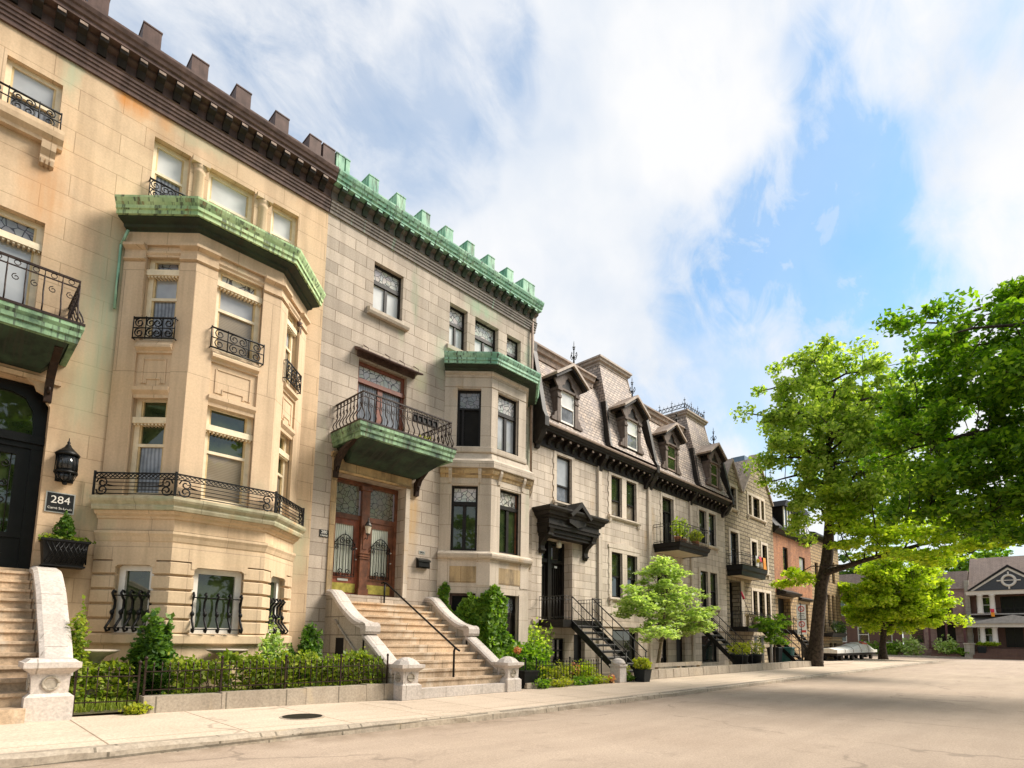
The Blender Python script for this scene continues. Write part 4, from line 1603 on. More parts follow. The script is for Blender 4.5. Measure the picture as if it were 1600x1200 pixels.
def iron_fence(name, label, x0, x1, y, zf, h, step, posts, bar='brown_iron', group=None, spear=True):
    root = thing(name, label, 'fence', ((x0 + x1) / 2, y, zf((x0 + x1) / 2)), group)
    mb = MB()
    n = int((x1 - x0) / step)
    for i in range(n + 1):
        x = x0 + (x1 - x0) * i / n
        z = zf(x)
        mb.tube([(x, y, z + .02), (x, y, z + h)], .0085, 4)
        if spear:
            mb.tube([(x, y, z + h), (x, y, z + h + .03), (x, y, z + h + .075)], [.009, .018, .002], 4)
    mb.build('pickets', M[bar], root)
    mb = MB()
    for dz in (.09, h - .08):
        mb.tube([(x0, y - .012, zf(x0) + dz), (x1, y - .012, zf(x1) + dz)], .012, 4, smooth=False)
    mb.build('rails', M[bar], root)
    for x in posts:
        p = MB()
        z = zf(x)
        p.tube([(x, y, z - .25), (x, y, z + h + .1)], .02, 4, smooth=False)
        p.lathe((x, y, z + h + .1), [(.015, 0), (.03, .02), (.03, .04), (.0, .07)], 6)
        p.build('post', M[bar], root)
    return root


iron_fence('iron_fence', 'rusty brown iron picket fence along the long clipped hedge', 2.48, 6.98, 10.5, lambda x: .345, .46, .115, (2.48, 3.62, 4.75, 5.88, 6.98))
iron_fence('garden_gate', 'low iron picket gate between the left pedestal and the hedge fence', 1.6, 2.40, 10.5, lambda x: gz(x) + .1, .55, .115, (1.6, 2.40))


def hedge(name, label, x0, x1, y0, y1, z0, z1, n, size, leaf, seed, group=None):
    rng = np.random.default_rng(seed)
    root = thing(name, label, 'hedge', ((x0 + x1) / 2, (y0 + y1) / 2, z0), group)
    P = np.c_[rng.uniform(x0, x1, n), rng.uniform(0, 1, n), rng.uniform(0, 1, n)]
    s = rng.uniform(size=n)
    P[:, 1] = np.where(s < .45, P[:, 1] * .2, P[:, 1])
    P[:, 2] = np.where(s > .6, 1 - .22 * P[:, 2], P[:, 2])
    top = z1 - .02 + .07 * np.sin(P[:, 0] * 5.1) + .05 * np.sin(P[:, 0] * 11.7 + 1) + rng.normal(size=n) * .035 + .10 * (rng.uniform(size=n) > .95)
    P[:, 2] = z0 + .06 + P[:, 2] * (top - z0 - .06)
    gap = np.sin(P[:, 0] * 8.3 + 2 * np.sin(P[:, 2] * 6)) + np.sin(P[:, 2] * 15 + P[:, 0] * 3)
    keep = (gap > -1.15) | (rng.uniform(size=n) < .25)
    P = P[keep]
    n = len(P)
    P[:, 1] = y0 + P[:, 1] * (y1 - y0) + .04 * np.sin(P[:, 0] * 6.3)
    mb = MB()
    for i in range(int((x1 - x0) * 5)):
        x = rng.uniform(x0, x1)
        y = rng.uniform(y0 + .1, y1 - .1)
        mb.tube([(x, y, z0 - .05), (x + rng.normal() * .05, y, z0 + .2), (x + rng.normal() * .15, y + rng.normal() * .1, z0 + .5)], [.012, .009, .004], 4)
    mb.build('stems', M['bark'], root)
    P[:, 1] += rng.normal(size=n) * .05
    quads_object('foliage', leaf_verts(P, size, rng, 1.1), 4, M[leaf], root)
    return root


hedge('hedge', 'long clipped yellow green hedge behind the brown picket fence', 2.95, 6.95, 10.62, 11.25, .14, .90, 7500, .085, 'leaf_hedge', 3)
hedge('hedge', 'short loose hedge behind the low garden gate', 1.65, 2.5, 11.4, 12.0, .14, .85, 1500, .085, 'leaf_hedge', 4)
bush('conifer_shrub', 'spiky dark green yew in front of the left bay window', 'shrub', (2.85, 11.6, .14), (.44, .42, 1.42), 3000, .105, 'leaf_conifer', 3, taper=.4, noise=.3, lo=.4)
bush('flowering_shrub', 'cream flowered shrub under the right end of the bay', 'shrub', (4.93, 11.6, .14), (.34, .3, 1.32), 1300, .085, 'leaf_pale', 4, taper=.45, noise=.3)
bush('conifer_shrub', 'low spreading juniper under the cream flowered shrub', 'shrub', (4.95, 11.35, .14), (.46, .35, .78), 1300, .085, 'leaf_conifer', 14, noise=.25)
bush('conifer_shrub', 'pointed dwarf cedar beside the stair wall opening', 'shrub', (5.78, 11.7, .14), (.33, .32, 1.42), 2600, .075, 'leaf_conifer', 5, taper=.4, noise=.22, lo=.4)
bush('conifer_shrub', 'small round dwarf cedar left of the pointed one', 'shrub', (5.38, 11.75, .14), (.24, .22, .98), 1100, .075, 'leaf_conifer', 6, taper=.5, noise=.1)
bush('creeper', 'yellow green creeper beside the white coping of the left stairs', 'plant', (1.72, 11.4, .14), (.16, .5, 1.55), 900, .075, 'leaf_hedge', 7, taper=.4, noise=.3)
bush('weed_tuft', 'tuft of weeds at the foot of the iron gate post', 'plant', (2.36, 10.3, gz(2.3)), (.2, .12, .16), 220, .06, 'leaf_golden', 8)
bush('flowering_plant', 'small orange flowers behind the hedge near the juniper', 'plant', (4.6, 11.45, .14), (.3, .2, .8), 160, .06, 'petal_pink', 9)
for x, lab in ((2.02, 'left shallow stone bench bowl under the bay window'), (4.2, 'right shallow stone bench bowl under the bay window')):
    b = thing('garden_bench', lab, 'bench', (x, 11.95, .14))
    mb = MB()
    mb.lathe((x, 11.95, 0), [(.08, .14), (.12, .3), (.10, .8), (.2, .93), (.36, 1.0), (.40, 1.03), (.36, 1.035)], 14)
    mb.build('bowl', M['grey_trim'], b)

# ================================================================== house 2: grey stone
H2 = thing('row_house', 'grey beige stone town house with green copper cornice and red double front door', 'house', (10.7, YF, 0))
mb = MB(fr)
tri2 = [(10.80, 11.56, 10.66, 12.10), (11.90, 13.0, 10.66, 12.10), (13.42, 14.14, 10.66, 12.10)]
holes = [(8.0, 9.0, 10.63, 12.07, .24), (7.65, 9.26, 6.85, 8.97, .24), (7.17, 9.36, 2.42, 5.63, .5)] + [(*h, .28) for h in tri2]
mb.wall(6.53, 14.86, -.4, 12.76, holes)
mb.poly([(14.86, YF, -.4), (14.86, YF + 9, -.4), (14.86, YF + 9, 13.8), (14.86, YF, 13.8)])
mb.build('wall', M['grey_stone'], H2)
mb = MB(fr)
mb.poly([(6.53, YF - .1, 13.79), (14.86, YF - .1, 13.79), (14.86, 24, 13.6), (6.53, 24, 13.6)])
mb.build('roof', M['dark_cornice'], H2)
mer = [(6.48, 6.72, 'copper_bright'), (6.76, 6.88, 'copper_bright')]
for x in (7.48, 8.40, 9.31, 10.23, 11.15, 12.08, 13.0):
    mer.append((x, x + .31, 'copper_bright'))
mer += [(13.83, 14.11, 'copper_bright'), (14.14, 14.44, 'copper_bright')]
main_cornice(H2, 6.54, 14.88, 'copper_bright', 'copper_dark', 'frieze_patina', mer, 6.72, .37)
# shed drip hood, windows
casement(H2, fr, 8.0, 9.0, 10.63, 12.07, 11.52, g='white_glass', col='black_wood', rec=.2, fw_=.06, mull=.09)
for (a, b, c, d) in tri2:
    if b - a < .9:
        window(H2, fr, a, b, c, d, .24, .06, 'black_wood', [(11.5, .10, .01)], [((a + b) / 2, .07, c + .05, 11.5)], [(c + .02, 11.5, 'white_glass'), (11.5, d - .02, 'leaded_white')])
    else:
        casement(H2, fr, a, b, c, d, 11.5, g='white_glass', rec=.24, fw_=.06, mull=.09)
mb = MB(fr)
mb.prism_u([(-.03, 10.38), (.13, 10.38), (.16, 10.44), (.16, 10.54), (.13, 10.56), (-.03, 10.62)], 7.82, 9.18)
mb.build('window_sill', M['grey_trim'], H2)
for a, b in ((10.70, 11.66), (11.80, 13.1), (13.34, 14.24)):
    mb = MB(fr)
    mb.prism_u([(-.03, 10.48), (.09, 10.48), (.1, 10.60), (-.03, 10.655)], a, b)
    mb.build('window_sill', M['grey_trim'], H2)
# french window, transom, iron hood
window(H2, fr, 7.65, 9.26, 6.85, 8.97, .2, .10, 'red_wood', [(8.42, .12, .04)], [(8.45, .16, 6.9, 8.42)],
       [(6.87, 8.42, 'curtain_glass'), (8.42, 8.95, 'leaded_white')], label='red framed french window behind the balcony')
mb = MB(fr)
mb.prism_u([(-.02, 9.20), (.30, 9.08), (.32, 9.11), (.30, 9.14), (-.02, 9.30)], 7.50, 9.62)
mb.prism_u([(-.02, 9.02), (.05, 9.02), (.05, 9.2), (-.02, 9.2)], 7.58, 9.5)
for u in (7.75, 8.45, 8.95, 9.45):
    mb.ltube([(u, 9.12, .29), (u + .04, 9.24, .24), (u, 9.40, .03)], .012, 4)
mb.build('window_hood', M['rust_brown'], H2)
bulged_balcony(H2, 6.98, 9.97, 1.42, 6.64, 6.26, 5.92, 7.42, 17, 8)
iron_bracket(H2, 7.10, 1.05, 6.32, 5.45, .13)
iron_bracket(H2, 9.70, 1.05, 6.32, 5.45, .13)
mb = MB(fr)
mb.box(8.62, 9.45, 7.12, 7.36, 1.25, 1.33)
mb.build('rail_box', M['black_iron'], H2)
bush('potted_plant', 'small yellow green plant on the green copper balcony floor', 'plant', (9.35, YF - .9, 6.66), (.22, .18, .3), 160, .08, 'leaf_golden', 31)
# entrance
mb = MB(fr)
mb.box(7.02, 9.52, 5.67, 6.02, -.05, .06)
mb.mould([(7.02, YF), (9.52, YF)], [(-.03, 5.63), (.05, 5.63), (.09, 5.68), (-.03, 5.69)])
mb.prism_u(cap_prof(6.0, .14, .14), 6.98, 9.56)
mb.build('lintel', M['rusty_stone'], H2)
mb = MB(fr)
mb.box(7.02, 7.172, 2.42, 5.62, -.04, .035)
mb.build('door_jamb', M['rusty_stone'], H2)
mb = MB(fr)
mb.box(9.358, 9.50, 2.42, 5.62, -.04, .035)
mb.build('door_jamb', M['grey_trim'], H2)
D = -.44
mb = MB(fr)
mb.box(7.17, 7.27, 2.42, 5.62, D - .06, D + .06)
mb.box(9.26, 9.36, 2.42, 5.62, D - .06, D + .06)
mb.box(7.27, 9.26, 5.50, 5.62, D - .06, D + .055)
mb.box(7.27, 9.26, 4.52, 4.66, D - .06, D + .055)
mb.box(8.14, 8.39, 2.42, 5.5, D - .06, D + .15)
mb.box(8.10, 8.43, 5.38, 5.5, D, D + .18)
mb.box(8.11, 8.42, 2.42, 2.62, D, D + .175)
for z in (3.45, 3.52, 3.60):
    mb.box(8.115, 8.415, z, z + .03, D, D + .175)
mb.box(8.20, 8.33, 3.72, 4.4, D + .14, D + .165)
mb.build('door_frame', M['mahogany'], H2)
for i, (a, b) in enumerate(((7.27, 8.14), (8.39, 9.26))):
    m = MB(fr)
    m.box(a, a + .16, 2.46, 4.52, D - .05, D + .03)
    m.box(b - .16, b, 2.46, 4.52, D - .05, D + .03)
    m.box(a + .16, b - .16, 4.36, 4.52, D - .05, D + .028)
    m.box(a + .16, b - .16, 2.46, 3.02, D - .05, D + .028)
    dl = m.build('front_door', M['red_wood' if i == 0 else 'mahogany'], H2)
    m = MB(fr)
    m.lpoly([(a + .1, 2.9, D), (b - .1, 2.9, D), (b - .1, 4.4, D), (a + .1, 4.4, D)])
    m.build('pane', M['curtain_door'], dl)
    m = MB(fr)
    m.box(a + .05, b - .05, 2.50, 2.75, D + .025, D + .036)
    m.build('kick_plate', M['brass'], dl)
    m = MB(fr)
    g0, g1 = a + .13, b - .13
    for z in (2.93, 3.78):
        m.ltube([(g0, z, D + .08), (g1, z, D + .08)], .014, 4)
    for k in range(8):
        u = g0 + (g1 - g0) * k / 7
        m.ltube([(u, 2.93, D + .08), (u, 3.86 + .2 * sin(pi * k / 7), D + .08)], .010, 4)
    m.ltube([(g0 + (g1 - g0) * q / 12, 3.80 + .28 * sin(pi * q / 12), D + .08) for q in range(13)], .014, 4)
    um = (g0 + g1) / 2
    for sg in (-1, 1):
        m.spiral(um + sg * .1, 3.9, D + .08, .085, 1.3, pi / 2, sg, .013)
        m.spiral(um + sg * .1, 3.06, D + .08, .085, 1.3, -pi / 2, sg, .013)
        m.spiral(um + sg * .24, 3.7, D + .08, .06, 1.2, pi / 2, sg, .011)
    m.ltube([(um, 4.05, D + .08), (um, 4.2, D + .08)], .014, 4, r2=.003)
    for z in (3.0, 3.72):
        for u in (g0, g1):
            m.ltube([(u, z, D + .08), (u, z, D + .03)], .012, 4)
    m.build('grille', M['black_iron'], dl)
    m = MB(fr)
    for z in (3.42, 3.72):
        m = MB(fr)
        p = fr.p(b - .07, z, D + .05)
        m.lathe((p[0], p[1], p[2] - .02), [(.012, 0), (.03, .012), (.03, .028), (.012, .04)], 8)
        m.build('door_knob', M['silver'], dl)
    if i == 0:
        m = MB(fr)
        m.box(a + .28, b - .28, 2.81, 2.87, D + .03, D + .045)
        m.build('letter_slot', M['silver'], dl)
    m = MB(fr)
    m.lpoly([(a + .02, 4.64, D - .01), (b - .02, 4.64, D - .01), (b - .02, 5.52, D - .01), (a + .02, 5.52, D - .01)])
    m.build('fanlight', M['leaded_door'], H2)
DL = thing('door_lamp', 'small cream glass carriage lamp on the post between the red doors', 'lantern', (8.27, YF + D * -1 - .16, 4.1))
mb = MB(fr)
lc = fr.p(8.265, 0, D + .30)
mb.lathe((lc[0], lc[1], 0), [(.03, 4.10), (.07, 4.13), (.07, 4.145)], 6)
mb.lathe((lc[0], lc[1], 0), [(.115, 4.345), (.12, 4.36), (.05, 4.47), (.02, 4.52), (.03, 4.55), (.008, 4.6)], 6)
mb.ltube([(8.265, 4.12, D + .3), (8.265, 3.99, D + .27), (8.265, 4.05, D + .15)], .014, 5)
mb.build('frame', M['lamp_metal'], DL)
mb = MB(fr)
mb.lathe((lc[0], lc[1], 0), [(.065, 4.145), (.10, 4.345)], 6, smooth=False)
mb.build('glass', M['lamp_glass'], DL)
NP = thing('house_plaque', 'dark tin house number plate left of the red double door', 'sign', (6.89, YF - .01, 3.88))
mb = MB(fr)
mb.box(6.77, 7.01, 3.84, 4.03, -.01, .016)
mb.build('panel', M['plate_black'], NP)
text(NP, '280', fr, 6.89, 3.97, .018, .11, 'numeral', 'numerals')
text(NP, 'CARRE', fr, 6.89, 3.88, .018, .065, 'numeral', 'lettering')
NP2 = thing('house_plaque', 'small tin number plate above the black mailbox', 'sign', (10.0, YF - .01, 3.76))
mb = MB(fr)
mb.box(9.90, 10.12, 3.76, 3.86, -.01, .012)
mb.build('panel', M['silver'], NP2)
text(NP2, '280A', fr, 10.01, 3.81, .014, .085, 'sign_black', 'numerals')
MX = thing('mailbox', 'black wall mailbox beside the red double door', 'mailbox', (10.02, YF - .06, 3.34))
mb = MB(fr)
mb.prism_u([(-.01, 3.34), (.13, 3.34), (.15, 3.37), (.13, 3.56), (.02, 3.62), (-.01, 3.62)], 9.82, 10.22)
mb.build('box', M['black_paint'], MX)
mb = MB(fr)
mb.prism_u([(.0, 3.63), (.15, 3.565), (.155, 3.52), (.16, 3.52), (.16, 3.575), (.0, 3.645)], 9.80, 10.24)
mb.build('lid', M['plate_black'], MX)

# ---- bay of house 2
P2 = chamfer_path(10.70, 11.74, 13.31, 14.40, 1.05)
P2L = chamfer_path(10.62, 11.75, 13.47, 14.58, 1.10)
FU, FLo = frames_of(P2), frames_of(P2L)
ou = [(.40, 1.15), (.27, 1.23), (.3, FU[2][1] - .4)]
ol = [(.36, 1.17), (.37, 1.34), (.36, FLo[2][1] - .4)]
ob_ = [(.38, 1.17), (.62, 1.30), (.4, FLo[2][1] - .42)]
mb = MB()
for (f, L), (a, b) in zip(FU, ou):
    mb.fr = f
    mb.wall(0, L, 6.45, 9.8, [(a, b, 7.26, 9.14)], 0, .22)
for (f, L), (a, b), (c, d) in zip(FLo, ol, ob_):
    mb.fr = f
    mb.wall(0, L, -.4, 6.6, [(a, b, 3.96, 6.0), (c, d, .2, 2.66)], 0, .24)
for pth in piers(P2, ou):
    mb.mould(pth, rect_prof(7.12, 9.16, .02))
mb.mould(P2, rect_prof(9.16, 9.17, .01))
mb.mould(P2, rect_prof(9.20, 9.52, .022))
mb.mould(P2, cap_prof(9.52, .16, .10))
# sloping belt under the upper windows
mb.mould(P2, [(-.03, 7.06), (.05, 7.06), (.06, 7.10), (.06, 7.22), (.0, 7.255), (-.03, 7.255)])
mb.mould(P2L, [(-.1, 6.52), (.17, 6.52), (.18, 6.54), (.18, 6.74), (.02, 6.86), (-.04, 7.06), (-.1, 7.06)])
mb.mould(P2L, rect_prof(6.05, 6.24, .012))
for pth in piers(P2L, ol):
    mb.mould(pth, rect_prof(3.9, 6.02, .02))
mb.mould(P2L, [(-.03, 3.70), (.10, 3.70), (.14, 3.74), (.16, 3.80), (.16, 3.86), (.04, 3.94), (-.03, 3.95)])
for pth in piers(P2L, ol):
    mb.mould(pth, rect_prof(2.9, 3.6, .018))
    mb.mould(pth, cap_prof(3.58, .12, .05))
for pth in piers(P2L, ob_):
    mb.mould(pth, rect_prof(-.3, 2.70, .02))
for (f, L), (a, b) in zip(FLo, ol):
    mb.fr = f
    mb.mi = 1
    mb.box(a, b, 2.98, 3.48, -.02, .012)
    mb.mi = 0
mb.mi = 1
mb.mould(P2L, [(-.03, 6.24), (.03, 6.24), (.05, 6.32), (.09, 6.36), (.12, 6.44), (.12, 6.515), (-.03, 6.515)])
mb.mi = 0
mb.build('bay_window', [M['grey_trim'], M['rusty_stone']], H2)
for (f, L), (a, b) in zip(FLo, ol):
    for u in (a - .05, b + .05):
        m = MB(f)
        m.prism_u([(0, 6.08), (.04, 6.08), (.06, 6.2), (.11, 6.3), (.15, 6.42), (.15, 6.51), (0, 6.51)], u - .05, u + .05)
        m.build('corbel', M['grey_trim'], H2)
f = FU[0][0]
window(H2, f, *ou[0], 7.26, 9.14, .2, .07, 'black_wood', [(8.52, .06, .0)], [(ou[0][0] + .18, .06, 7.3, 8.5)], [(7.28, 8.52, 'dark_void'), (8.52, 9.12, 'leaded_dark')], label='open dark window of the bay')
casement(H2, FU[1][0], *ou[1], 7.26, 9.14, 8.50, g='sky_glass')
casement(H2, FU[2][0], *ou[2], 7.26, 9.14, 8.50, g='sky_glass')
for (f, L), o_ in zip(FLo, ol):
    casement(H2, f, *o_, 3.96, 6.0, 5.44, g='green_glass', inner='mahogany' if f is FLo[1][0] else None)
window(H2, FLo[0][0], *ob_[0], .2, 2.66, .22, .07, 'rust_brown', [], [], [(.22, 2.64, 'dark_void')])
# basement door in the front face
f = FLo[1][0]
a, b = ob_[1]
mb = MB(f)
mb.box(a, a + .07, .2, 2.66, -.24, -.14)
mb.box(b - .07, b, .2, 2.66, -.24, -.14)
mb.box(a + .07, b - .07, 2.58, 2.66, -.24, -.142)
mb.box(a + .07, b - .07, 2.05, 2.13, -.24, -.142)
mb.box(a + .07, b - .07, .2, 2.05, -.24, -.17)
mb.box(a + .17, b - .17, .4, 1.85, -.18, -.155)
bd = mb.build('basement_door', M['black_wood'], H2)
mb = MB(f)
mb.lpoly([(a + .07, 2.13, -.2), (b - .07, 2.13, -.2), (b - .07, 2.58, -.2), (a + .07, 2.58, -.2)])
mb.build('pane', M['leaded_dark'], bd)
window(H2, FLo[2][0], *ob_[2], .9, 2.66, .22, .07, 'black_wood')
copper_cornice(H2, P2, 9.62, mat='copper_bright')
mb = MB()
for i in range(3):
    p0, p1 = P2[i], P2[i + 1]
    mb.poly([(p0[0], p0[1], 10.03), (p1[0], p1[1], 10.03), (13.2 if i else 11.8, YF, 10.44), (11.8 if i < 2 else 13.2, YF, 10.44)])
mb.build('bay_roof', M['copper_bright'], H2)
mb = MB(fr)
mb.ltube([(14.66, 13.3, .09), (14.66, 10.2, .09), (14.66, 6.9, .09)], .045, 8)
mb.build('rain_pipe', M['cornice_top'], H2)

# ---- grand stairs of house 2
S2 = thing('stone_staircase', 'wide sandstone steps with curved granite side walls up to the red door', 'steps', (8.85, 10.3, 0))
stone_stairs(S2, 7.38, 10.22, 10.28, .22, .183, .305, 12, 13.95)
mb = MB()
for x0, x1 in ((7.5, 8.05), (8.055, 9.3), (9.305, 10.35)):
    mb.wbox(x0, x1, 10.05, 10.55, -.2, .22)
mb.build('plinth', M['granite'], S2)


def scrolled(x0, x1, nm):
    lo_ = [(10.42, .62), (10.7, .80), (11.2, 1.12), (11.66, 1.40)]
    up_ = [(11.58, 1.62), (11.75, 1.66), (12.0, 1.72), (12.35, 1.88), (12.75, 2.12), (13.05, 2.35), (13.25, 2.47), (13.5, 2.50)]
    o = cheek_wall(S2, x0, x1, smooth_prof(lo_, 3), -.2)
    c = MB()
    sp = smooth_prof(up_, 4)
    ra = []
    for y, z in sp:
        ra.append([c.addv((x0, y, z - .14)), c.addv((x1, y, z - .14)), c.addv((x1, y, z - .03)), c.addv((x1 - .06, y, z + .015)), c.addv((x0 + .06, y, z + .015)), c.addv((x0, y, z - .03))])
    for i in range(len(sp) - 1):
        for k in range(6):
            c.face((ra[i][k], ra[i][(k + 1) % 6], ra[i + 1][(k + 1) % 6], ra[i + 1][k]))
    c.face(ra[0][::-1])
    c.face(ra[-1])
    # rounded end block of the upper coping
    pr = [(11.70, 1.38), (11.52, 1.38), (11.49, 1.44), (11.49, 1.56), (11.53, 1.62), (11.62, 1.655), (11.74, 1.655)]
    c.hexa([(x0 - .01, y, z) for y, z in pr], [(x1 + .01, y, z) for y, z in pr])
    c.build('coping', M['granite'], o)
    b = MB()
    pp = [(y, z - .1) for y, z in sp] + [(13.5, -.2), (11.6, -.2)]
    b.hexa([(x0 + .03, y, z) for y, z in pp], [(x1 - .03, y, z) for y, z in pp])
    b.build('side_wall', M['cheek_stone'], o)
    return o


ck = scrolled(7.02, 7.40, 'l')
scrolled(10.18, 10.54, 'r')
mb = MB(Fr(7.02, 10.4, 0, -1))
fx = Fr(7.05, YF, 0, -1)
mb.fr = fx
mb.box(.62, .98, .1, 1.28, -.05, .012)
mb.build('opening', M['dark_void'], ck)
mb = MB(fx)
mb.ltube([(.55, 1.72, .03), (.95, 1.42, .03), (2.55, .30, .03)], .035, 4)
mb.build('string_course', M['cheek_stone'], ck)
pedestal(S2, 7.30, 10.27, 0, .50, .80)
pedestal(S2, 10.42, 10.25, 0, .50, .78)
HR = thing('hand_rail', 'black iron hand rail down the middle of the stone steps', 'railing', (8.75, 10.4, .22))
mb = MB()
x = 8.75
mb.tube([(x, 13.62, 2.80), (x, 13.5, 2.82), (x, 13.35, 2.77), (x, 10.30, 1.06), (x, 10.2, 1.02)], .024, 6)
mb.build('rail', M['black_iron'], HR)
mb = MB()
mb.tube([(x, 10.40, .22), (x, 10.40, 1.02), (x, 10.36, 1.09)], .026, 6)
mb.build('post', M['black_iron'], HR)
mb = MB()
mb.tube([(x, 13.45, 2.2), (x, 13.45, 2.81)], .024, 6)
mb.build('post', M['black_iron'], HR)
# ================================================================== houses 3 and 4: limestone with slate mansards
def trim(mb, fr, u0, u1, z0, z1, w_=.16, d=.03, scal=True, sill=True):
    """stone surround with a scalloped outer edge"""
    for (a, b, s) in ((u0 - w_, u0, -1), (u1, u1 + w_, 1)):
        mb.box(a, b, z0, z1, -.02, d)
        if scal:
            e = a if s < 0 else b
            zz = z0 + .1
            while zz < z1 - .2:
                mb.box(min(e, e + s * .05), max(e, e + s * .05), zz, zz + .22, -.02, d - .004)
                zz += .44
    mb.box(u0 - w_, u1 + w_, z1, z1 + .17, -.02, d + .004)
    if sill:
        mb.prism_u([(-.02, z0 - .16), (.07, z0 - .16), (.12, z0 - .10), (.12, z0 - .04), (-.02, z0)], u0 - w_ - .06, u1 + w_ + .06)
        for u in (u0 - w_ + .06, u1 + w_ - .06):
            mb.prism_u([(-.02, z0 - .34), (.05, z0 - .32), (.10, z0 - .16), (-.02, z0 - .16)], u - .07, u + .07)


def dormer(root, xc, zb=9.55, p=0.):
    fr = Fr(0, YF - p, 1, 0)
    mb = MB(fr)
    d = .26
    # cheeks and face
    mb.mi = 2
    mb.hexa([fr.p(xc - .60, zb, d - .05), fr.p(xc + .60, zb, d - .05), fr.p(xc + .60, zb, -.9), fr.p(xc - .60, zb, -.9)],
            [fr.p(xc - .60, 11.15, d - .05), fr.p(xc + .60, 11.15, d - .05), fr.p(xc + .60, 11.15, -.9), fr.p(xc - .60, 11.15, -.9)])
    mb.mi = 0
    for s in (-1, 1):
        a, b = sorted((xc + s * .44, xc + s * .64))
        mb.box(a, b, zb, 10.85, -.1, d + .03)
        mb.box(a - .03, b + .03, 10.78, 10.9, -.1, d + .09)
        mb.box(a - .015, b + .015, 10.5, 10.6, -.1, d + .06)
        mb.prism([(xc + s * .64, zb), (xc + s * .95, zb), (xc + s * .93, zb + .12), (xc + s * .82, zb + .16), (xc + s * .78, zb + .3), (xc + s * .66, zb + .38), (xc + s * .64, zb + .42)], d - .14, d + .02)
        # curved inner spandrel
        mb.prism([(xc + s * .44, 10.85), (xc + s * .64, 10.9), (xc + s * .9, 11.22), (xc, 11.86), (xc, 11.45), (xc + s * .18, 11.28), (xc + s * .22, 11.12), (xc + s * .36, 11.05)], d - .02, d + .05)
    mb.mi = 2
    mb.prism([(xc - .44, 10.85), (xc + .44, 10.85), (xc + .2, 11.3), (xc, 11.5), (xc - .2, 11.3)], d - .06, d - .01)
    mb.mi = 0
    mb.box(xc - .46, xc + .46, 10.84, 10.92, -.1, d + .07)
    o = mb.build('dormer', [M['dormer_wood'], M['slate'], M['hood_wood']], root)
    r = MB(fr)
    for s in (-1, 1):
        r.mi = 0
        q = [(xc, 11.86), (xc + s * 1.0, 11.20), (xc + s * 1.04, 11.28), (xc, 11.98)]
        r.hexa([fr.p(u, z, .58) for u, z in q], [fr.p(u, z, -.95) for u, z in q])
        r.mi = 1
        q = [(xc, 11.73), (xc + s * .92, 11.12), (xc + s * .98, 11.195), (xc, 11.85)]
        r.hexa([fr.p(u, z, .50) for u, z in q], [fr.p(u, z, -.2) for u, z in q])
    r.build('gable_roof', [M['slate_lead'], M['dark_cornice']], o)
    w_ = MB(fr)
    e = d - .045
    w_.box(xc - .43, xc - .36, zb + .04, 10.84, e, e + .03)
    w_.box(xc + .36, xc + .43, zb + .04, 10.84, e, e + .03)
    w_.box(xc - .36, xc + .36, 10.20, 10.26, e, e + .045)
    w_.box(xc - .36, xc + .36, 10.77, 10.84, e, e + .03)
    w_.box(xc - .36, xc + .36, zb + .04, zb + .11, e, e + .03)
    w_.build('sash', M['white_wood' if xc < 22 else 'cornice_top'], o)
    g = MB(fr)
    g.lpoly([(xc - .4, zb + .05, e + .004), (xc + .4, zb + .05, e + .004), (xc + .4, 10.22, e + .004), (xc - .4, 10.22, e + .004)])
    g.build('pane', M['curtain_glass' if xc < 22 else 'green_glass'], o)
    g = MB(fr)
    g.lpoly([(xc - .4, 10.22, e + .014), (xc + .4, 10.22, e + .014), (xc + .4, 10.8, e + .014), (xc - .4, 10.8, e + .014)])
    g.build('pane', M['white_glass' if xc < 22 else 'green_glass'], o)
    return o


def finial(root, x, d, z, h=.95):
    mb = MB(FRONT)
    p = FRONT.p(x, z, d)
    mb.lathe(p, [(.035, 0), (.028, h * .25), (.06, h * .3), (.024, h * .35), (.02, h * .6), (.05, h * .64), (.016, h * .68), (.012, h * .9), (.003, h)], 6)
    for k in range(2):
        mb.fr = Fr(p[0], p[1], 1 - k, k)
        for s in (-1, 1):
            mb.ltube([(0, z + h * .30, 0), (s * .10, z + h * .22, 0), (s * .16, z + h * .32, 0), (s * .13, z + h * .46, 0), (s * .09, z + h * .40, 0)], .014, 4)
            mb.ltube([(0, z + h * .72, 0), (s * .07, z + h * .72, 0)], .014, 4)
    return mb.build('finial', M['black_iron'], root)


def frustum(mb, q0, z0, q1, z1):
    """q: (x0, x1, y0, y1)"""
    a = [(q0[0], q0[2], z0), (q0[1], q0[2], z0), (q0[1], q0[3], z0), (q0[0], q0[3], z0)]
    b = [(q1[0], q1[2], z1), (q1[1], q1[2], z1), (q1[1], q1[3], z1), (q1[0], q1[3], z1)]
    mb.hexa(a, b)


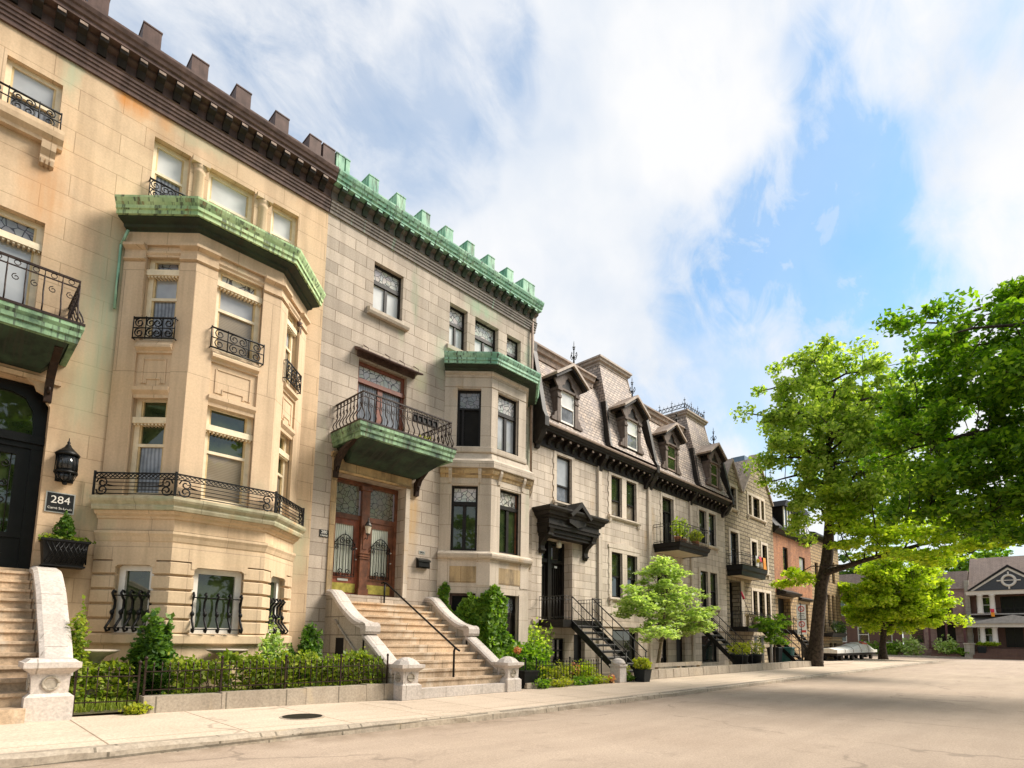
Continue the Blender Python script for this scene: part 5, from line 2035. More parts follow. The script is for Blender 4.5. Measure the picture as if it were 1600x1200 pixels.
def tower(root, xa, xb, cresting=False):
    mb = MB(FRONT)
    m_ = (xa + xb) / 2
    xt0, xt1 = xa + .82, xb - .42
    zs = [(9.30, xa - .02, xb + .02, 12.92), (9.6, xa + .10, xb - .05, 13.06), (10.4, xa + .30, xb - .16, 13.28), (11.6, xa + .51, xb - .27, 13.55), (13.6, xt0, xt1, 14.1)]
    rg_ = [[mb.addv(p) for p in ((a_, 17.0, z), (a_, y, z), (b_, y, z), (b_, 17.0, z))] for z, a_, b_, y in zs]
    for r0, r1 in zip(rg_[:-1], rg_[1:]):
        for k in range(3):
            mb.face((r0[k], r0[k + 1], r1[k + 1], r1[k]))
    mb.mi = 1  # dark left hip flashing, with the left face's shade put into the colour
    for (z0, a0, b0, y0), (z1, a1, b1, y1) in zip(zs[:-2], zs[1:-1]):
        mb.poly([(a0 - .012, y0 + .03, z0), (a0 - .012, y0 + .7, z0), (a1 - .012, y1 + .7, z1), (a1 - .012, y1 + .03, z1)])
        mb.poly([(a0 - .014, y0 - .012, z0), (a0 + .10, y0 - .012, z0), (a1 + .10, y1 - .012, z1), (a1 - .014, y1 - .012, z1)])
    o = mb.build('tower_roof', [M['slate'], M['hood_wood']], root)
    c = MB(FRONT)
    pth = [(xt0, 16.5), (xt0, 14.1), (xt1, 14.1), (xt1, 16.5)]
    c.mould(pth, [(-.1, 13.56), (.04, 13.56), (.05, 13.64), (.13, 13.70), (.15, 13.78), (.20, 13.82), (.20, 13.90), (-.1, 13.93)])
    c.wbox(xt0, xt1, 14.1, 16.5, 13.7, 13.92)
    for u0, y0, u1, y1 in ((xb - .05, 13.05, xt1 + .02, 14.09),):
        c.tube([(u0, y0, 9.62), (u0 * .62 + u1 * .38, y0 * .66 + y1 * .34, 10.6), (u0 * .4 + u1 * .6, y0 * .38 + y1 * .62, 11.7), (u1, y1, 13.6)], .05, 5)
    c.build('tower_cornice', M['slate_lead'], o)
    if cresting:
        k = MB(FRONT)
        e = .10
        ring = [(xt0 - e, 16.4), (xt0 - e, 14.1), (xt1 + e, 14.1), (xt1 + e, 16.4)]
        for a, b in zip(ring[:-1], ring[1:]):
            f = Fr(a[0], a[1], b[0] - a[0], b[1] - a[1])
            L = sqrt((b[0] - a[0]) ** 2 + (b[1] - a[1]) ** 2)
            k.fr = f
            for z in (13.93, 14.06, 14.28):
                k.ltube([(0, z, 0), (L, z, 0)], .017, 4)
            n = int(L / .22)
            for i in range(n):
                u = L * (i + .5) / n
                k.spiral(u, 14.17, 0, .095, 1.0, 0, 1, .016, k=1)
                k.ltube([(u, 14.28, 0), (u, 14.42, 0)], .016, 4, r2=.006)
            for i in range(4):
                u = L * i / 3
                k.ltube([(u, 13.92, 0), (u, 14.62, 0)], .022, 4, r2=.008)
                k.ltube([(u - .06, 14.48, 0), (u + .06, 14.48, 0)], .018, 4)
        k.build('cresting', M['black_iron'], o)
    return o


def firewall(root, x, w_=.16):
    mb = MB(FRONT)
    mb.prism_u([(.50, 8.95), (.60, 9.0), (.60, 9.35), (.48, 9.6), (.36, 10.2), (.20, 11.0), (-.02, 12.05), (-.02, 12.4), (-.3, 12.65), (-.8, 9.0), (.1, 8.4), (.25, 8.5)], x - w_ / 2, x + w_ / 2)
    return mb.build('party_wall', M['hood_wood'], root)


def mansard_house(root, x0, xm, x1, names):
    """x0..xm plain bay, xm..x1 tower bay"""
    fr = FRONT
    # eaves
    mb = MB(fr)
    mb.mould([(x0, YF), (x1, YF)], [(-.03, 8.46), (.04, 8.46), (.05, 8.52), (.05, 8.80), (.09, 8.84), (.12, 8.92), (-.03, 8.92)])
    mb.mi = 1
    mb.mould([(x0, YF), (x1, YF)], [(-.03, 9.105), (.55, 9.105), (.57, 9.15), (.57, 9.20), (.45, 9.24), (.10, 9.34), (-.03, 9.34)])
    mb.mi = 0
    mb.mould([(x0, YF), (x1, YF)], [(-.03, 8.922), (.42, 8.922), (.44, 8.98), (.48, 9.0), (.52, 9.08), (.54, 9.103), (-.03, 9.103)])
    mb.mi = 0
    for xx in (x0 + .1, xm, x1 - .12):
        mb.prism_u([(.0, 8.28), (.10, 8.3), (.16, 8.5), (.40, 8.78), (.44, 8.925), (.0, 8.925)], xx - .1, xx + .1)
    mb.build('cornice', [M['dark_cornice'], M['cornice_top']], root)
    n = int((x1 - x0) / .46)
    for i in range(n):
        x = x0 + (x1 - x0) * (i + .5) / n
        m = MB(fr)
        m.prism_u([(.05, 8.56), (.10, 8.58), (.15, 8.74), (.33, 8.80), (.35, 8.925), (.05, 8.925)], x - .075, x + .075)
        m.mi = 1
        m.box(x - .055, x + .055, 8.82, 8.89, .34, .362)
        m.build('modillion', [M['dark_cornice'], M['cornice_top']], root)
    # mansard slope
    mb = MB(fr)
    mb.prism_u([(.38, 9.26), (.20, 9.55), (.06, 10.0), (-.10, 10.8), (-.32, 11.6), (-.62, 12.28), (-1.2, 12.28), (-1.2, 9.26)], x0, x1)
    mb.build('mansard_roof', M['slate'], root)
    mb = MB(fr)
    mb.prism_u([(-.6, 12.20), (-.53, 12.2), (-.52, 12.26), (-.5, 12.40), (-.42, 12.44), (-.38, 12.58), (-.32, 12.62), (-.32, 12.69), (-.5, 12.74), (-1.2, 12.76), (-1.2, 12.2)], x0, xm + .3)
    mb.build('roof_cornice', M['cornice_top'], root)
    mb = MB(fr)
    mb.poly([(x0, YF + .5, 12.75), (x1, YF + .5, 12.75), (x1, 24, 12.75), (x0, 24, 12.75)])
    mb.build('roof', M['dark_cornice'], root)


H3 = thing('row_house', 'pale limestone house with slate mansard, black pedimented door hood and iron steps', 'house', (18.9, YF, 0))
mb = MB(fr)
op3 = [(16.2, 17.13, 6.55, 8.36, .2), (15.40, 17.2, 1.98, 5.04, .55), (19.84, 20.66, 6.6, 8.36, .2), (21.02, 21.84, 6.6, 8.36, .2), (19.84, 20.66, 3.1, 5.02, .2), (21.02, 21.84, 3.1, 5.02, .2),
       (16.05, 16.75, .25, 1.35, .2), (17.3, 18.0, -.1, 1.5, .25), (19.9, 21.9, .3, 1.75, .3)]
mb.wall(14.86, 22.9, -.4, 9.3, op3)
mb.build('wall', M['lime_stone'], H3)
mansard_house(H3, 14.92, 18.98, 22.72, 0)
firewall(H3, 14.95, .22)
dormer(H3, 16.55)
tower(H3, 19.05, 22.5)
dormer(H3, 20.72, p=.28)
finial(H3, 16.60, .52, 11.97)
finial(H3, 20.77, .52, 11.97)
mb = MB(fr)
trim(mb, fr, 16.2, 17.13, 6.55, 8.36)
mb.build('window_trim', M['lime_trim'], H3)
for z0, z1 in ((6.6, 8.36), (3.1, 5.02)):
    mb = MB(fr)
    trim(mb, fr, 19.84, 21.84, z0, z1, .18)
    mb.box(20.66, 21.02, z0, z1, -.02, .026)
    mb.prism([(19.6, z1 + .17), (22.08, z1 + .17), (22.08, z1 + .30), (20.84, z1 + .48), (19.6, z1 + .30)], -.02, .05) if z1 < 6 else None
    mb.build('window_trim', M['lime_trim'], H3)
mb = MB(fr)
mb.box(18.84, 19.08, -.3, 8.5, -.03, .09)
mb.mould([(14.9, YF), (22.9, YF)], rect_prof(1.86, 2.02, .06))
mb.build('pilaster', M['lime_trim'], H3)
sash(H3, fr, 16.2, 17.13, 6.55, 8.36, zm=7.2, up='sky_glass', lo='curtain_glass', col='black_wood', rec=.16, fw_=.07)
for a, b in ((19.84, 20.66), (21.02, 21.84)):
    sash(H3, fr, a, b, 6.6, 8.36, zm=7.3, up='green_glass', lo='blind_glass', col='black_wood', rec=.16, fw_=.06)
    sash(H3, fr, a, b, 3.1, 5.02, zm=4.0, up='green_glass', lo='dark_glass', col='black_wood', rec=.16, fw_=.06)
window(H3, fr, 16.05, 16.75, .25, 1.35, .16, .06, 'black_wood', [(.9, .05, 0)], [(16.4, .04, .3, 1.3)])
window(H3, fr, 19.9, 21.9, .3, 1.75, .24, .06, 'black_wood')
mb = MB(fr)
mb.box(17.3, 18.0, -.1, 1.5, -.23, -.18)
mb.build('basement_door', M['black_paint'], H3)
# entrance with heavy hood
dd = -.5
mb = MB(fr)
mb.box(15.40, 15.52, 1.98, 5.04, dd - .05, dd + .1)
mb.box(17.08, 17.2, 1.98, 5.04, dd - .05, dd + .1)
mb.box(16.2, 16.4, 1.98, 5.04, dd - .05, dd + .12)
mb.box(15.52, 17.08, 4.2, 4.34, dd - .05, dd + .098)
mb.box(15.52, 17.08, 4.94, 5.04, dd - .05, dd + .095)
mb.build('door_frame', M['black_wood'], H3)
for a, b in ((15.52, 16.2), (16.4, 17.08)):
    m = MB(fr)
    m.box(a, b, 2.0, 4.2, dd - .05, dd)
    for z0, z1 in ((2.15, 2.8), (2.95, 4.05)):
        for k in range(5):
            u = a + .1 + (b - a - .2) * k / 4
            m.box(u - .02, u + .02, z0, z1, dd, dd + .03)
        m.box(a + .06, b - .06, z0 - .03, z0, dd, dd + .032)
        m.box(a + .06, b - .06, z1, z1 + .03, dd, dd + .032)
    o = m.build('front_door', M['black_wood'], H3)
    m = MB(fr)
    m.box(b - .4, b - .25, 4.04, 4.12, dd + .03, dd + .04)
    m.build('number_plate', M['sign_white'], o)
    m = MB(fr)
    m.lpoly([(a, 4.34, dd - .01), (b, 4.34, dd - .01), (b, 4.94, dd - .01), (a, 4.94, dd - .01)])
    m.build('fanlight', M['dark_glass'], H3)
hd = MB(fr)
pth = [(15.08, YF), (15.08, YF - .62), (18.22, YF - .62), (18.22, YF)]
hd.mould(pth, [(-.6, 5.66), (.0, 5.66), (.02, 5.72), (.10, 5.76), (.13, 5.86), (.2, 5.90), (.24, 5.98), (.24, 6.04), (-.05, 6.12), (-.6, 6.16)])
hd.mould(pth, [(-.6, 5.30), (-.06, 5.30), (-.05, 5.40), (-.01, 5.42), (-.01, 5.50), (-.05, 5.52), (-.05, 5.66), (-.6, 5.66)])
hd.mould([(15.2, YF), (15.2, YF - .4), (18.1, YF - .4), (18.1, YF)], [(-.38, 5.04), (.0, 5.04), (.0, 5.12), (.06, 5.16), (.06, 5.302), (-.38, 5.302)])
for s in (-1, 1):
    q = [(16.65, 6.22), (16.65 + s * .56, 5.78), (16.65 + s * .66, 5.88), (16.65, 6.42)]
    hd.hexa([fr.p(u, z, .90) for u, z in q], [fr.p(u, z, .0) for u, z in q])
hd.prism([(16.65, 6.3), (16.15, 5.9), (16.15, 5.6), (16.65, 5.45), (17.15, 5.6), (17.15, 5.9)], .1, .70)
hood = hd.build('door_hood', M['hood_wood'], H3)
for u in (15.34, 17.95):
    m = MB(fr)
    m.prism_u([(0, 4.42), (.06, 4.40), (.10, 4.5), (.10, 4.7), (.16, 4.85), (.34, 5.0), (.50, 5.12), (.56, 5.3), (0, 5.3)], u - .12, u + .12)
    m.box(u - .15, u + .15, 5.05, 5.12, 0, .50)
    m.box(u - .14, u + .14, 4.52, 4.58, 0, .14)
    m.build('bracket', M['hood_wood'], hood)
m = MB(fr)
m.lathe(fr.p(16.32, 4.72, .05), [(.02, .0), (.10, .03), (.11, .18), (.05, .26), (.02, .3)], 8)
m.ltube([(16.32, 5.0, .05), (16.32, 5.05, .05)], .015, 4)
HL = thing('porch_lamp', 'small hanging porch lamp under the black door hood', 'lantern', (16.32, YF - .05, 4.72))
m.build('glass', M['lamp_glass'], HL)


def iron_stairs(name, label, x0, x1, yl, yb, zt, steps, lx0, lx1, n=9, rail=True, zb=.12):
    """landing at the wall plus a straight flight coming out towards the street"""
    root = thing(name, label, 'steps', ((x0 + x1) / 2, yb, 0))
    mb = MB()
    mb.wbox(lx0, lx1, yl, 13.46, zt - .07, zt)
    mb.wbox(lx0 - .02, lx1 + .02, yl - .03, 13.46, zt - .26, zt - .072)
    mb.build('landing', M['black_wood'], root)
    for i in range(n):
        f = (i + .5) / n
        y = yl - (yl - yb) * f
        z = zt - (zt - zb) * (i + 1) / (n + .0)
        t_ = MB()
        t_.wbox(x0, x1, y - .16, y + .15, z - .012, z + .012)
        t_.mi = 1
        t_.wbox(x0, x1, y - .155, y - .135, z - .075, z - .014)
        t_.wbox(x0, x1, y + .12, y + .14, z - .05, z - .014)
        t_.build('tread', [M['tread_iron'], M['black_iron']], root)
    for x in (x0, x1):
        s = MB()
        a = [(x - .02, yl, zt - .30), (x + .02, yl, zt - .30), (x + .02, yl, zt), (x - .02, yl, zt)]
        b = [(x - .02, yb, zb - .22), (x + .02, yb, zb - .22), (x + .02, yb, zb + .03), (x - .02, yb, zb + .03)]
        s.hexa(a, b)
        s.build('stringer', M['black_iron'], root)
    H = .82
    for x in (x0, x1):
        r = MB()
        for h, w_ in ((H, .022), (H * .55, .013)):
            r.tube([(x, yl, zt + h), (x, yb - .05, zb + h)], w_, 5)
        k = 5
        for i in range(k + 1):
            f = i / k
            y, z = yl - (yl - yb) * f, zt - (zt - zb) * f
            r.tube([(x, y, z - .1), (x, y, z + H)], .013 if 0 < i < k else .022, 4)
        r.build('hand_rail', M['grey_iron'], root)
    for (ax, ay, bx, by) in ((lx0, 13.44, lx0, yl), (lx0, yl, x0, yl), (x1, yl, lx1, yl), (lx1, yl, lx1, 13.44)):
        if abs(ax - bx) + abs(ay - by) < .1:
            continue
        r = MB()
        for h in (.08, H * .85, H):
            r.tube([(ax, ay, zt + h), (bx, by, zt + h)], .015, 4)
        L = sqrt((bx - ax) ** 2 + (by - ay) ** 2)
        m_ = max(2, int(L / .13))
        for i in range(m_ + 1):
            f = i / m_
            r.tube([(ax + (bx - ax) * f, ay + (by - ay) * f, zt), (ax + (bx - ax) * f, ay + (by - ay) * f, zt + H)], .010, 4)
        r.build('railing', M['grey_iron'], root)
    return root


iron_stairs('iron_staircase', 'straight black iron steps with pipe rails below the pedimented hood', 15.72, 16.92, 12.35, 10.15, 2.0, 9, 15.22, 17.5)

H4 = thing('row_house', 'pale limestone house with slate mansard tower crowned by iron cresting', 'house', (27.0, YF, 0))
mb = MB(fr)
op4 = [(24.15, 25.25, 5.95, 8.26, .25), (23.6, 25.6, 1.98, 4.9, .5), (28.0, 28.86, 6.5, 8.28, .2), (29.14, 30.0, 6.5, 8.28, .2), (28.0, 28.86, 3.1, 5.0, .2), (29.14, 30.0, 3.1, 5.0, .2),
       (23.7, 24.5, .2, 1.4, .2), (25.3, 26.2, -.1, 1.6, .25), (28.0, 30.0, .2, 1.6, .25)]
mb.wall(22.9, 31.2, -.4, 9.3, op4)
mb.build('wall', M['lime_stone'], H4)
mansard_house(H4, 22.9, 27.0, 31.0, 0)
firewall(H4, 22.84, .22)
dormer(H4, 24.72)
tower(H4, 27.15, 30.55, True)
dormer(H4, 28.85, p=.28)
finial(H4, 24.77, .52, 11.97, .6)
finial(H4, 28.9, .52, 11.97)
firewall(H4, 31.1, .22)
mb = MB(fr)
trim(mb, fr, 24.15, 25.25, 5.95, 8.26, sill=False)
mb.build('window_trim', M['lime_trim'], H4)
for z0, z1 in ((6.5, 8.28), (3.1, 5.0)):
    mb = MB(fr)
    trim(mb, fr, 28.0, 30.0, z0, z1, .18)
    mb.box(28.86, 29.14, z0, z1, -.02, .026)
    mb.build('window_trim', M['lime_trim'], H4)
mb = MB(fr)
mb.box(22.78, 23.02, -.3, 8.5, -.03, .09)
mb.build('pilaster', M['lime_trim'], H4)
mb = MB(fr)
mb.box(26.88, 27.12, -.3, 8.5, -.03, .09)
mb.mould([(22.9, YF), (31.2, YF)], rect_prof(1.86, 2.02, .06))
mb.build('pilaster', M['lime_trim'], H4)
window(H4, fr, 24.15, 25.25, 5.95, 8.26, .2, .07, 'black_wood', [(7.6, .08, .01)], [(24.7, .08, 6.0, 7.6)], [(5.97, 7.6, 'dark_glass'), (7.6, 8.24, 'green_glass')], label='dark balcony door window')
for a, b in ((28.0, 28.86), (29.14, 30.0)):
    sash(H4, fr, a, b, 6.5, 8.28, zm=7.35, up='green_glass', lo='dark_glass', col='black_wood', fw_=.06)
    sash(H4, fr, a, b, 3.1, 5.0, zm=4.0, up='green_glass', lo='dark_glass', col='black_wood', fw_=.06)
window(H4, fr, 23.7, 24.5, .2, 1.4, .16, .06, 'black_wood')
window(H4, fr, 28.0, 30.0, .2, 1.6, .2, .06, 'black_wood')
mb = MB(fr)
mb.box(23.6, 25.6, 1.98, 4.9, -.48, -.42)
mb.box(24.5, 24.7, 1.98, 4.9, -.44, -.3)
mb.build('front_door', M['black_wood'], H4)
mb = MB(fr)
mb.box(25.3, 26.2, -.1, 1.6, -.23, -.17)
mb.build('basement_door', M['black_wood'], H4)


def slab_balcony(root, x0, x1, d, z0, z1, rail, mat='black_slat', under='cream_wood'):
    mb = MB(FRONT)
    pth = [(x0, YF), (x0, YF - d), (x1, YF - d), (x1, YF)]
    mb.mould(pth, [(-.2, z0), (-.08, z0), (-.06, z0 + (z1 - z0) * .4), (.0, z0 + (z1 - z0) * .55), (.02, z1 - .05), (.05, z1), (-.2, z1)])
    mb.box(x0 + .1, x1 - .1, z1 - .08, z1 - .01, 0, d - .1)
    o = mb.build('balcony', M[mat], root)
    u = MB(FRONT)
    u.box(x0 + .1, x1 - .1, z0 + .02, z0 + .05, 0, d - .1)
    u.build('soffit', M[under], o)
    r = MB(FRONT)
    ring = [(x0 + .05, 0), (x0 + .05, d - .05), (x1 - .05, d - .05), (x1 - .05, 0)]
    for z in (z1 + .08, rail - .12, rail):
        r.ltube([(a, z, b) for a, b in ring], .017, 4, smooth=False)
    for (a, b), (c, e) in zip(ring[:-1], ring[1:]):
        L = sqrt((c - a) ** 2 + (e - b) ** 2)
        n = int(L / .16)
        for i in range(n + 1):
            f = i / n
            r.ltube([(a + (c - a) * f, z1, b + (e - b) * f), (a + (c - a) * f, rail, b + (e - b) * f)], .010, 4)
    r.build('railing', M['grey_iron'], o)
    return o


slab_balcony(H4, 23.3, 26.3, 1.35, 5.42, 5.78, 6.70)
iron_stairs('iron_staircase', 'straight black iron steps half hidden behind the pale spreading tree', 26.0, 27.1, 12.5, 10.6, 2.05, 9, 23.4, 27.3)

# plants on the balcony of house 4
for i, (x, y, h, lf, lab) in enumerate(((23.75, 12.5, .9, 'leaf_yellow', 'tall leafy plant in a clay pot at the left end of the black balcony'), (24.5, 12.6, 1.0, 'leaf_light', 'bushy plant in a clay pot left of middle on the black balcony'),
                                        (25.4, 12.45, .55, 'leaf_golden', 'small yellow plant in a clay pot right of middle on the black balcony'), (26.0, 12.7, .75, 'leaf_light', 'feathery plant in a clay pot at the right end of the black balcony'))):
    p = thing('potted_plant', lab, 'plant', (x, y, 5.78), 'potted plants on the black balcony')
    m = MB()
    m.lathe((x, y, 5.775), [(.11, 0), (.16, .26), (.17, .27), (.17, .31), (.13, .31)], 10)
    m.build('pot', M['terracotta'], p)
    bush('', '', '', (x, y, 6.05), (.3, .28, h), 260, .11, lf, 40 + i, parent=p, stems=3)

# ================================================================== house 5: rough stone with two gables
H5 = thing('row_house', 'rough grey stone house with two steep gables and black balcony', 'house', (35.0, YF, 0))
mb = MB(fr)
op5 = [(32.14, 32.9, 9.13, 10.4, .25), (34.75, 35.2, 9.13, 10.38, .22), (35.5, 36.5, 9.13, 10.4, .25), (36.8, 37.25, 9.13, 10.38, .22),
       (31.9, 33.0, 5.7, 7.68, .3), (35.0, 35.8, 5.7, 7.5, .25), (36.7, 37.5, 5.7, 7.5, .25), (31.6, 33.15, 2.1, 4.78, .6), (34.95, 35.6, 2.6, 4.42, .25), (35.9, 36.8, 2.6, 4.42, .25), (37.1, 37.75, 2.6, 4.38, .25)]
mb.wall(31.2, 38.75, -.4, 10.45, op5)
for (a, b, xc, zt) in ((31.25, 33.6, 32.45, 11.95), (33.95, 38.75, 36.4, 13.2)):
    mb.prism([(a, 10.45), (b, 10.45), (xc + .12, zt), (xc - .12, zt)], -.3, .0)
mb.build('wall', M['rough_stone'], H5)
mb = MB(fr)
for (a, b, xc, zt) in ((31.2, 33.68, 32.45, 12.0), (33.88, 38.82, 36.4, 13.25)):
    for s, e in ((-1, a), (1, b)):
        q = [(xc, zt), (xc, zt + .14), (e + s * .06, 10.40), (e - s * .04, 10.34)]
        mb.prism(q, -.5, .1)
mb.build('gable_coping', M['slate_lead'], H5)
mb = MB(fr)
mb.prism_u([(-.30, 10.35), (-.62, 11.2), (-1.6, 12.35), (-1.6, 10.35)], 31.2, 38.8)
mb.prism_u([(-1.5, 12.2), (-1.3, 12.2), (-1.26, 12.36), (-1.3, 12.46), (-1.6, 12.46)], 31.2, 38.8)
for (xc, zt, h) in ((32.45, 12.0, 1.1), (36.4, 13.25, 2.4)):
    mb.hexa([fr.p(xc - h * .9, 10.5, -.06), fr.p(xc + h * .9, 10.5, -.06), fr.p(xc, zt - .1, -.06)], [fr.p(xc - h * .95, 10.5, -2.2), fr.p(xc + h * .95, 10.5, -2.2), fr.p(xc, zt - .1, -2.2)])
mb.build('roof', M['slate'], H5)
mb = MB()
mb.wbox(37.2, 38.6, 14.6, 15.5, 11.8, 13.75)
mb.build('chimney', M['bluegrey'], H5)
mb = MB(fr)
for (a, b, c, d) in ((32.14, 32.9, 9.13, 10.4), (34.75, 37.25, 9.13, 10.4), (31.9, 33.0, 5.7, 7.68), (35.0, 35.8, 5.7, 7.5), (36.7, 37.5, 5.7, 7.5), (34.95, 37.75, 2.6, 4.42)):
    mb = MB(fr)
    trim(mb, fr, a, b, c, d, .2, .03, scal=False)
    mb.build('window_trim', M['lime_trim'], H5)
for a, b, c, d in ((35.2, 35.5, 9.13, 10.38), (36.5, 36.8, 9.13, 10.38), (35.6, 35.9, 2.6, 4.4), (36.8, 37.1, 2.6, 4.4)):
    mb = MB(fr)
    mb.box(a + .02, b - .02, c, d, -.2, .028)
    mb.build('mullion', M['lime_trim'], H5)
mb = MB(fr)
mb.box(33.15, 33.6, 2.0, 4.85, -.05, .05)
mb.build('door_jamb', M['lime_trim'], H5)
for o_ in op5:
    if o_[0] == 31.6:
        continue
    window(H5, fr, *o_[:4], .2, .06, 'black_wood', [((o_[2] + o_[3]) / 2, .05, 0)] if o_[1] - o_[0] > .7 else [], [], [(o_[2] + .02, o_[3] - .02, 'dark_glass')])
mb = MB(fr)
mb.box(31.6, 33.15, 2.1, 4.78, -.6, -.52)
mb.build('front_door', M['black_paint'], H5)
slab_balcony(H5, 31.3, 34.95, .9, 5.02, 5.62, 6.28)
fl_ = [('flag_white', 33.35, 'white and yellow cloth hung over the railing of the stone house balcony'), ('flag_red', 33.85, 'red cloth bundled on the railing of the stone house balcony'), ('flag_orange', 34.5, 'orange cloth hung over the railing of the stone house balcony')]
for i, (m_, x, lab) in enumerate(fl_):
    t_ = thing('hanging_cloth', lab, 'cloth', (x, YF - .9, 6.3))
    mb = MB(fr)
    L = (.62, .3, .7)[i]
    n = 7
    rows = []
    for k, z in enumerate((6.02, 6.32, 6.30, 6.30 - L * .5, 6.30 - L)):
        rows.append([mb.addv(fr.p(x - .24 + .48 * j / n + .03 * sin(j * 2 + k), z, (.78, .84, .92, .95, .97)[k] + .025 * sin(j * 2.3 + k * .8))) for j in range(n + 1)])
    for k in range(4):
        for j in range(n):
            mb.face((rows[k][j], rows[k][j + 1], rows[k + 1][j + 1], rows[k + 1][j]), True)
    mb.build('cloth', M[m_], t_)
    if i == 0:
        mb = MB(fr)
        mb.lathe(fr.p(x, 6.0, .985), [(.02, -.12), (.11, -.06), (.12, .04), (.03, .12)], 8)
        mb.build('motif', M['flag_yellow'], t_)
iron_stairs('iron_staircase', 'straight black iron steps of the rough stone house', 33.6, 34.8, 12.5, 10.55, 2.15, 9, 31.5, 35.0)
P_ = thing('broom', 'pink topped broom leaning in the doorway of the rough stone house', 'broom', (32.4, 12.9, 2.15))
mb = MB()
mb.tube([(32.7, 12.6, 2.2), (32.2, 13.0, 3.9)], .02, 5)
mb.build('handle', M['cornice_top'], P_)
mb = MB()
mb.tube([(32.25, 12.96, 3.72), (32.13, 13.05, 4.15)], .075, 7, r2=.04)
mb.build('brush', M['flag_red'], P_)
P_ = thing('wooden_tray', 'shallow wooden tray standing on the stone house landing', 'tray', (32.5, 12.65, 2.15))
mb = MB()
mb.wbox(31.9, 33.1, 12.56, 12.80, 2.72, 2.78)
mb.wbox(31.9, 33.1, 12.55, 12.575, 2.72, 2.86)
mb.wbox(31.9, 33.1, 12.78, 12.805, 2.72, 2.86)
mb.build('tray', M['ochre_wood'], P_)
for x in (32.0, 33.0):
    mb = MB()
    mb.wbox(x - .04, x + .04, 12.6, 12.76, 2.15, 2.72)
    mb.build('leg', M['ochre_wood'], P_)

# ================================================================== house 6: orange brick over rubble stone
H6 = thing('row_house', 'orange brick house with black mansard dormers over rubble stone', 'house', (42.6, YF, 0))
mb = MB(fr)
op6 = [(40.5, 41.45, 6.1, 7.85, .2), (43.8, 45.1, 5.95, 7.55, .2)]
mb.wall(38.75, 46.5, 4.6, 8.75, op6)
mb.mi = 1
mb.wall(38.75, 46.5, -.4, 4.6, [(39.2, 41.6, 2.1, 4.3, .5), (43.6, 45.3, 2.3, 4.1, .3), (43.4, 45.4, .2, 1.4, .3)])
mb.build('wall', [M['orange_brick'], M['rubble_stone']], H6)
mb = MB(fr)
mb.mould([(38.75, YF), (46.5, YF)], [(-.03, 8.6), (.1, 8.6), (.2, 8.75), (.4, 8.85), (.42, 9.0), (-.03, 9.1)])
mb.build('cornice', M['hood_wood'], H6)
mb = MB(fr)
mb.mould([(39.0, YF), (42.2, YF)], [(-.03, 4.4), (.6, 4.5), (.65, 4.62), (-.03, 4.9)])
mb.build('door_canopy', M['hood_wood'], H6)
mb = MB(fr)
mb.mould([(43.3, YF), (46.0, YF)], [(-.03, 4.3), (.2, 4.35), (.25, 4.45), (-.03, 4.6)])
mb.build('window_hood', M['hood_wood'], H6)
mb = MB(fr)
mb.prism_u([(.2, 9.05), (-.2, 9.6), (-1.3, 11.6), (-2.2, 11.7), (-2.2, 9.05)], 38.8, 46.5)
mb.build('mansard_roof', M['black_slat'], H6)
for xc in (41.2, 44.4):
    m = MB(fr)
    m.box(xc - .75, xc + .75, 9.1, 10.7, -1.2, .1)
    m.mi = 1
    m.box(xc - .68, xc - .52, 9.2, 10.65, .08, .16)
    m.box(xc + .52, xc + .68, 9.2, 10.65, .08, .16)
    m.box(xc - .05, xc + .05, 9.2, 10.65, .08, .16)
    m.mi = 0
    m.prism([(xc - 1.0, 10.65), (xc + 1.0, 10.65), (xc + .6, 11.1), (xc - .6, 11.1)], -1.2, .35)
    o = m.build('dormer', [M['black_slat'], M['white_wood']], H6)
    m = MB(fr)
    m.lpoly([(xc - .55, 9.2, .11), (xc + .55, 9.2, .11), (xc + .55, 10.6, .11), (xc - .55, 10.6, .11)])
    m.build('pane', M['dark_glass'], o)
window(H6, fr, 40.5, 41.45, 6.1, 7.85, .14, .07, 'black_wood')
window(H6, fr, 43.8, 45.1, 5.95, 7.55, .14, .07, 'black_wood', [], [], [(6.0, 7.5, 'sky_glass')])
window(H6, fr, 43.6, 45.3, 2.3, 4.1, .25, .07, 'black_wood')
mb = MB(fr)
mb.box(39.2, 41.6, 2.1, 4.3, -.5, -.44)
mb.box(43.4, 45.4, .2, 1.4, -.3, -.26)
mb.build('front_door', M['black_paint'], H6)
mb = MB(fr)
mb.prism_u([(-.02, 5.75), (.1, 5.75), (.1, 5.9), (-.02, 5.95)], 43.6, 45.3)
mb.build('window_sill', M['lime_trim'], H6)
iron_stairs('iron_staircase', 'straight black iron steps of the orange brick house behind the big trunk', 38.95, 40.0, 12.5, 11.2, 2.1, 9, 38.9, 41.4)

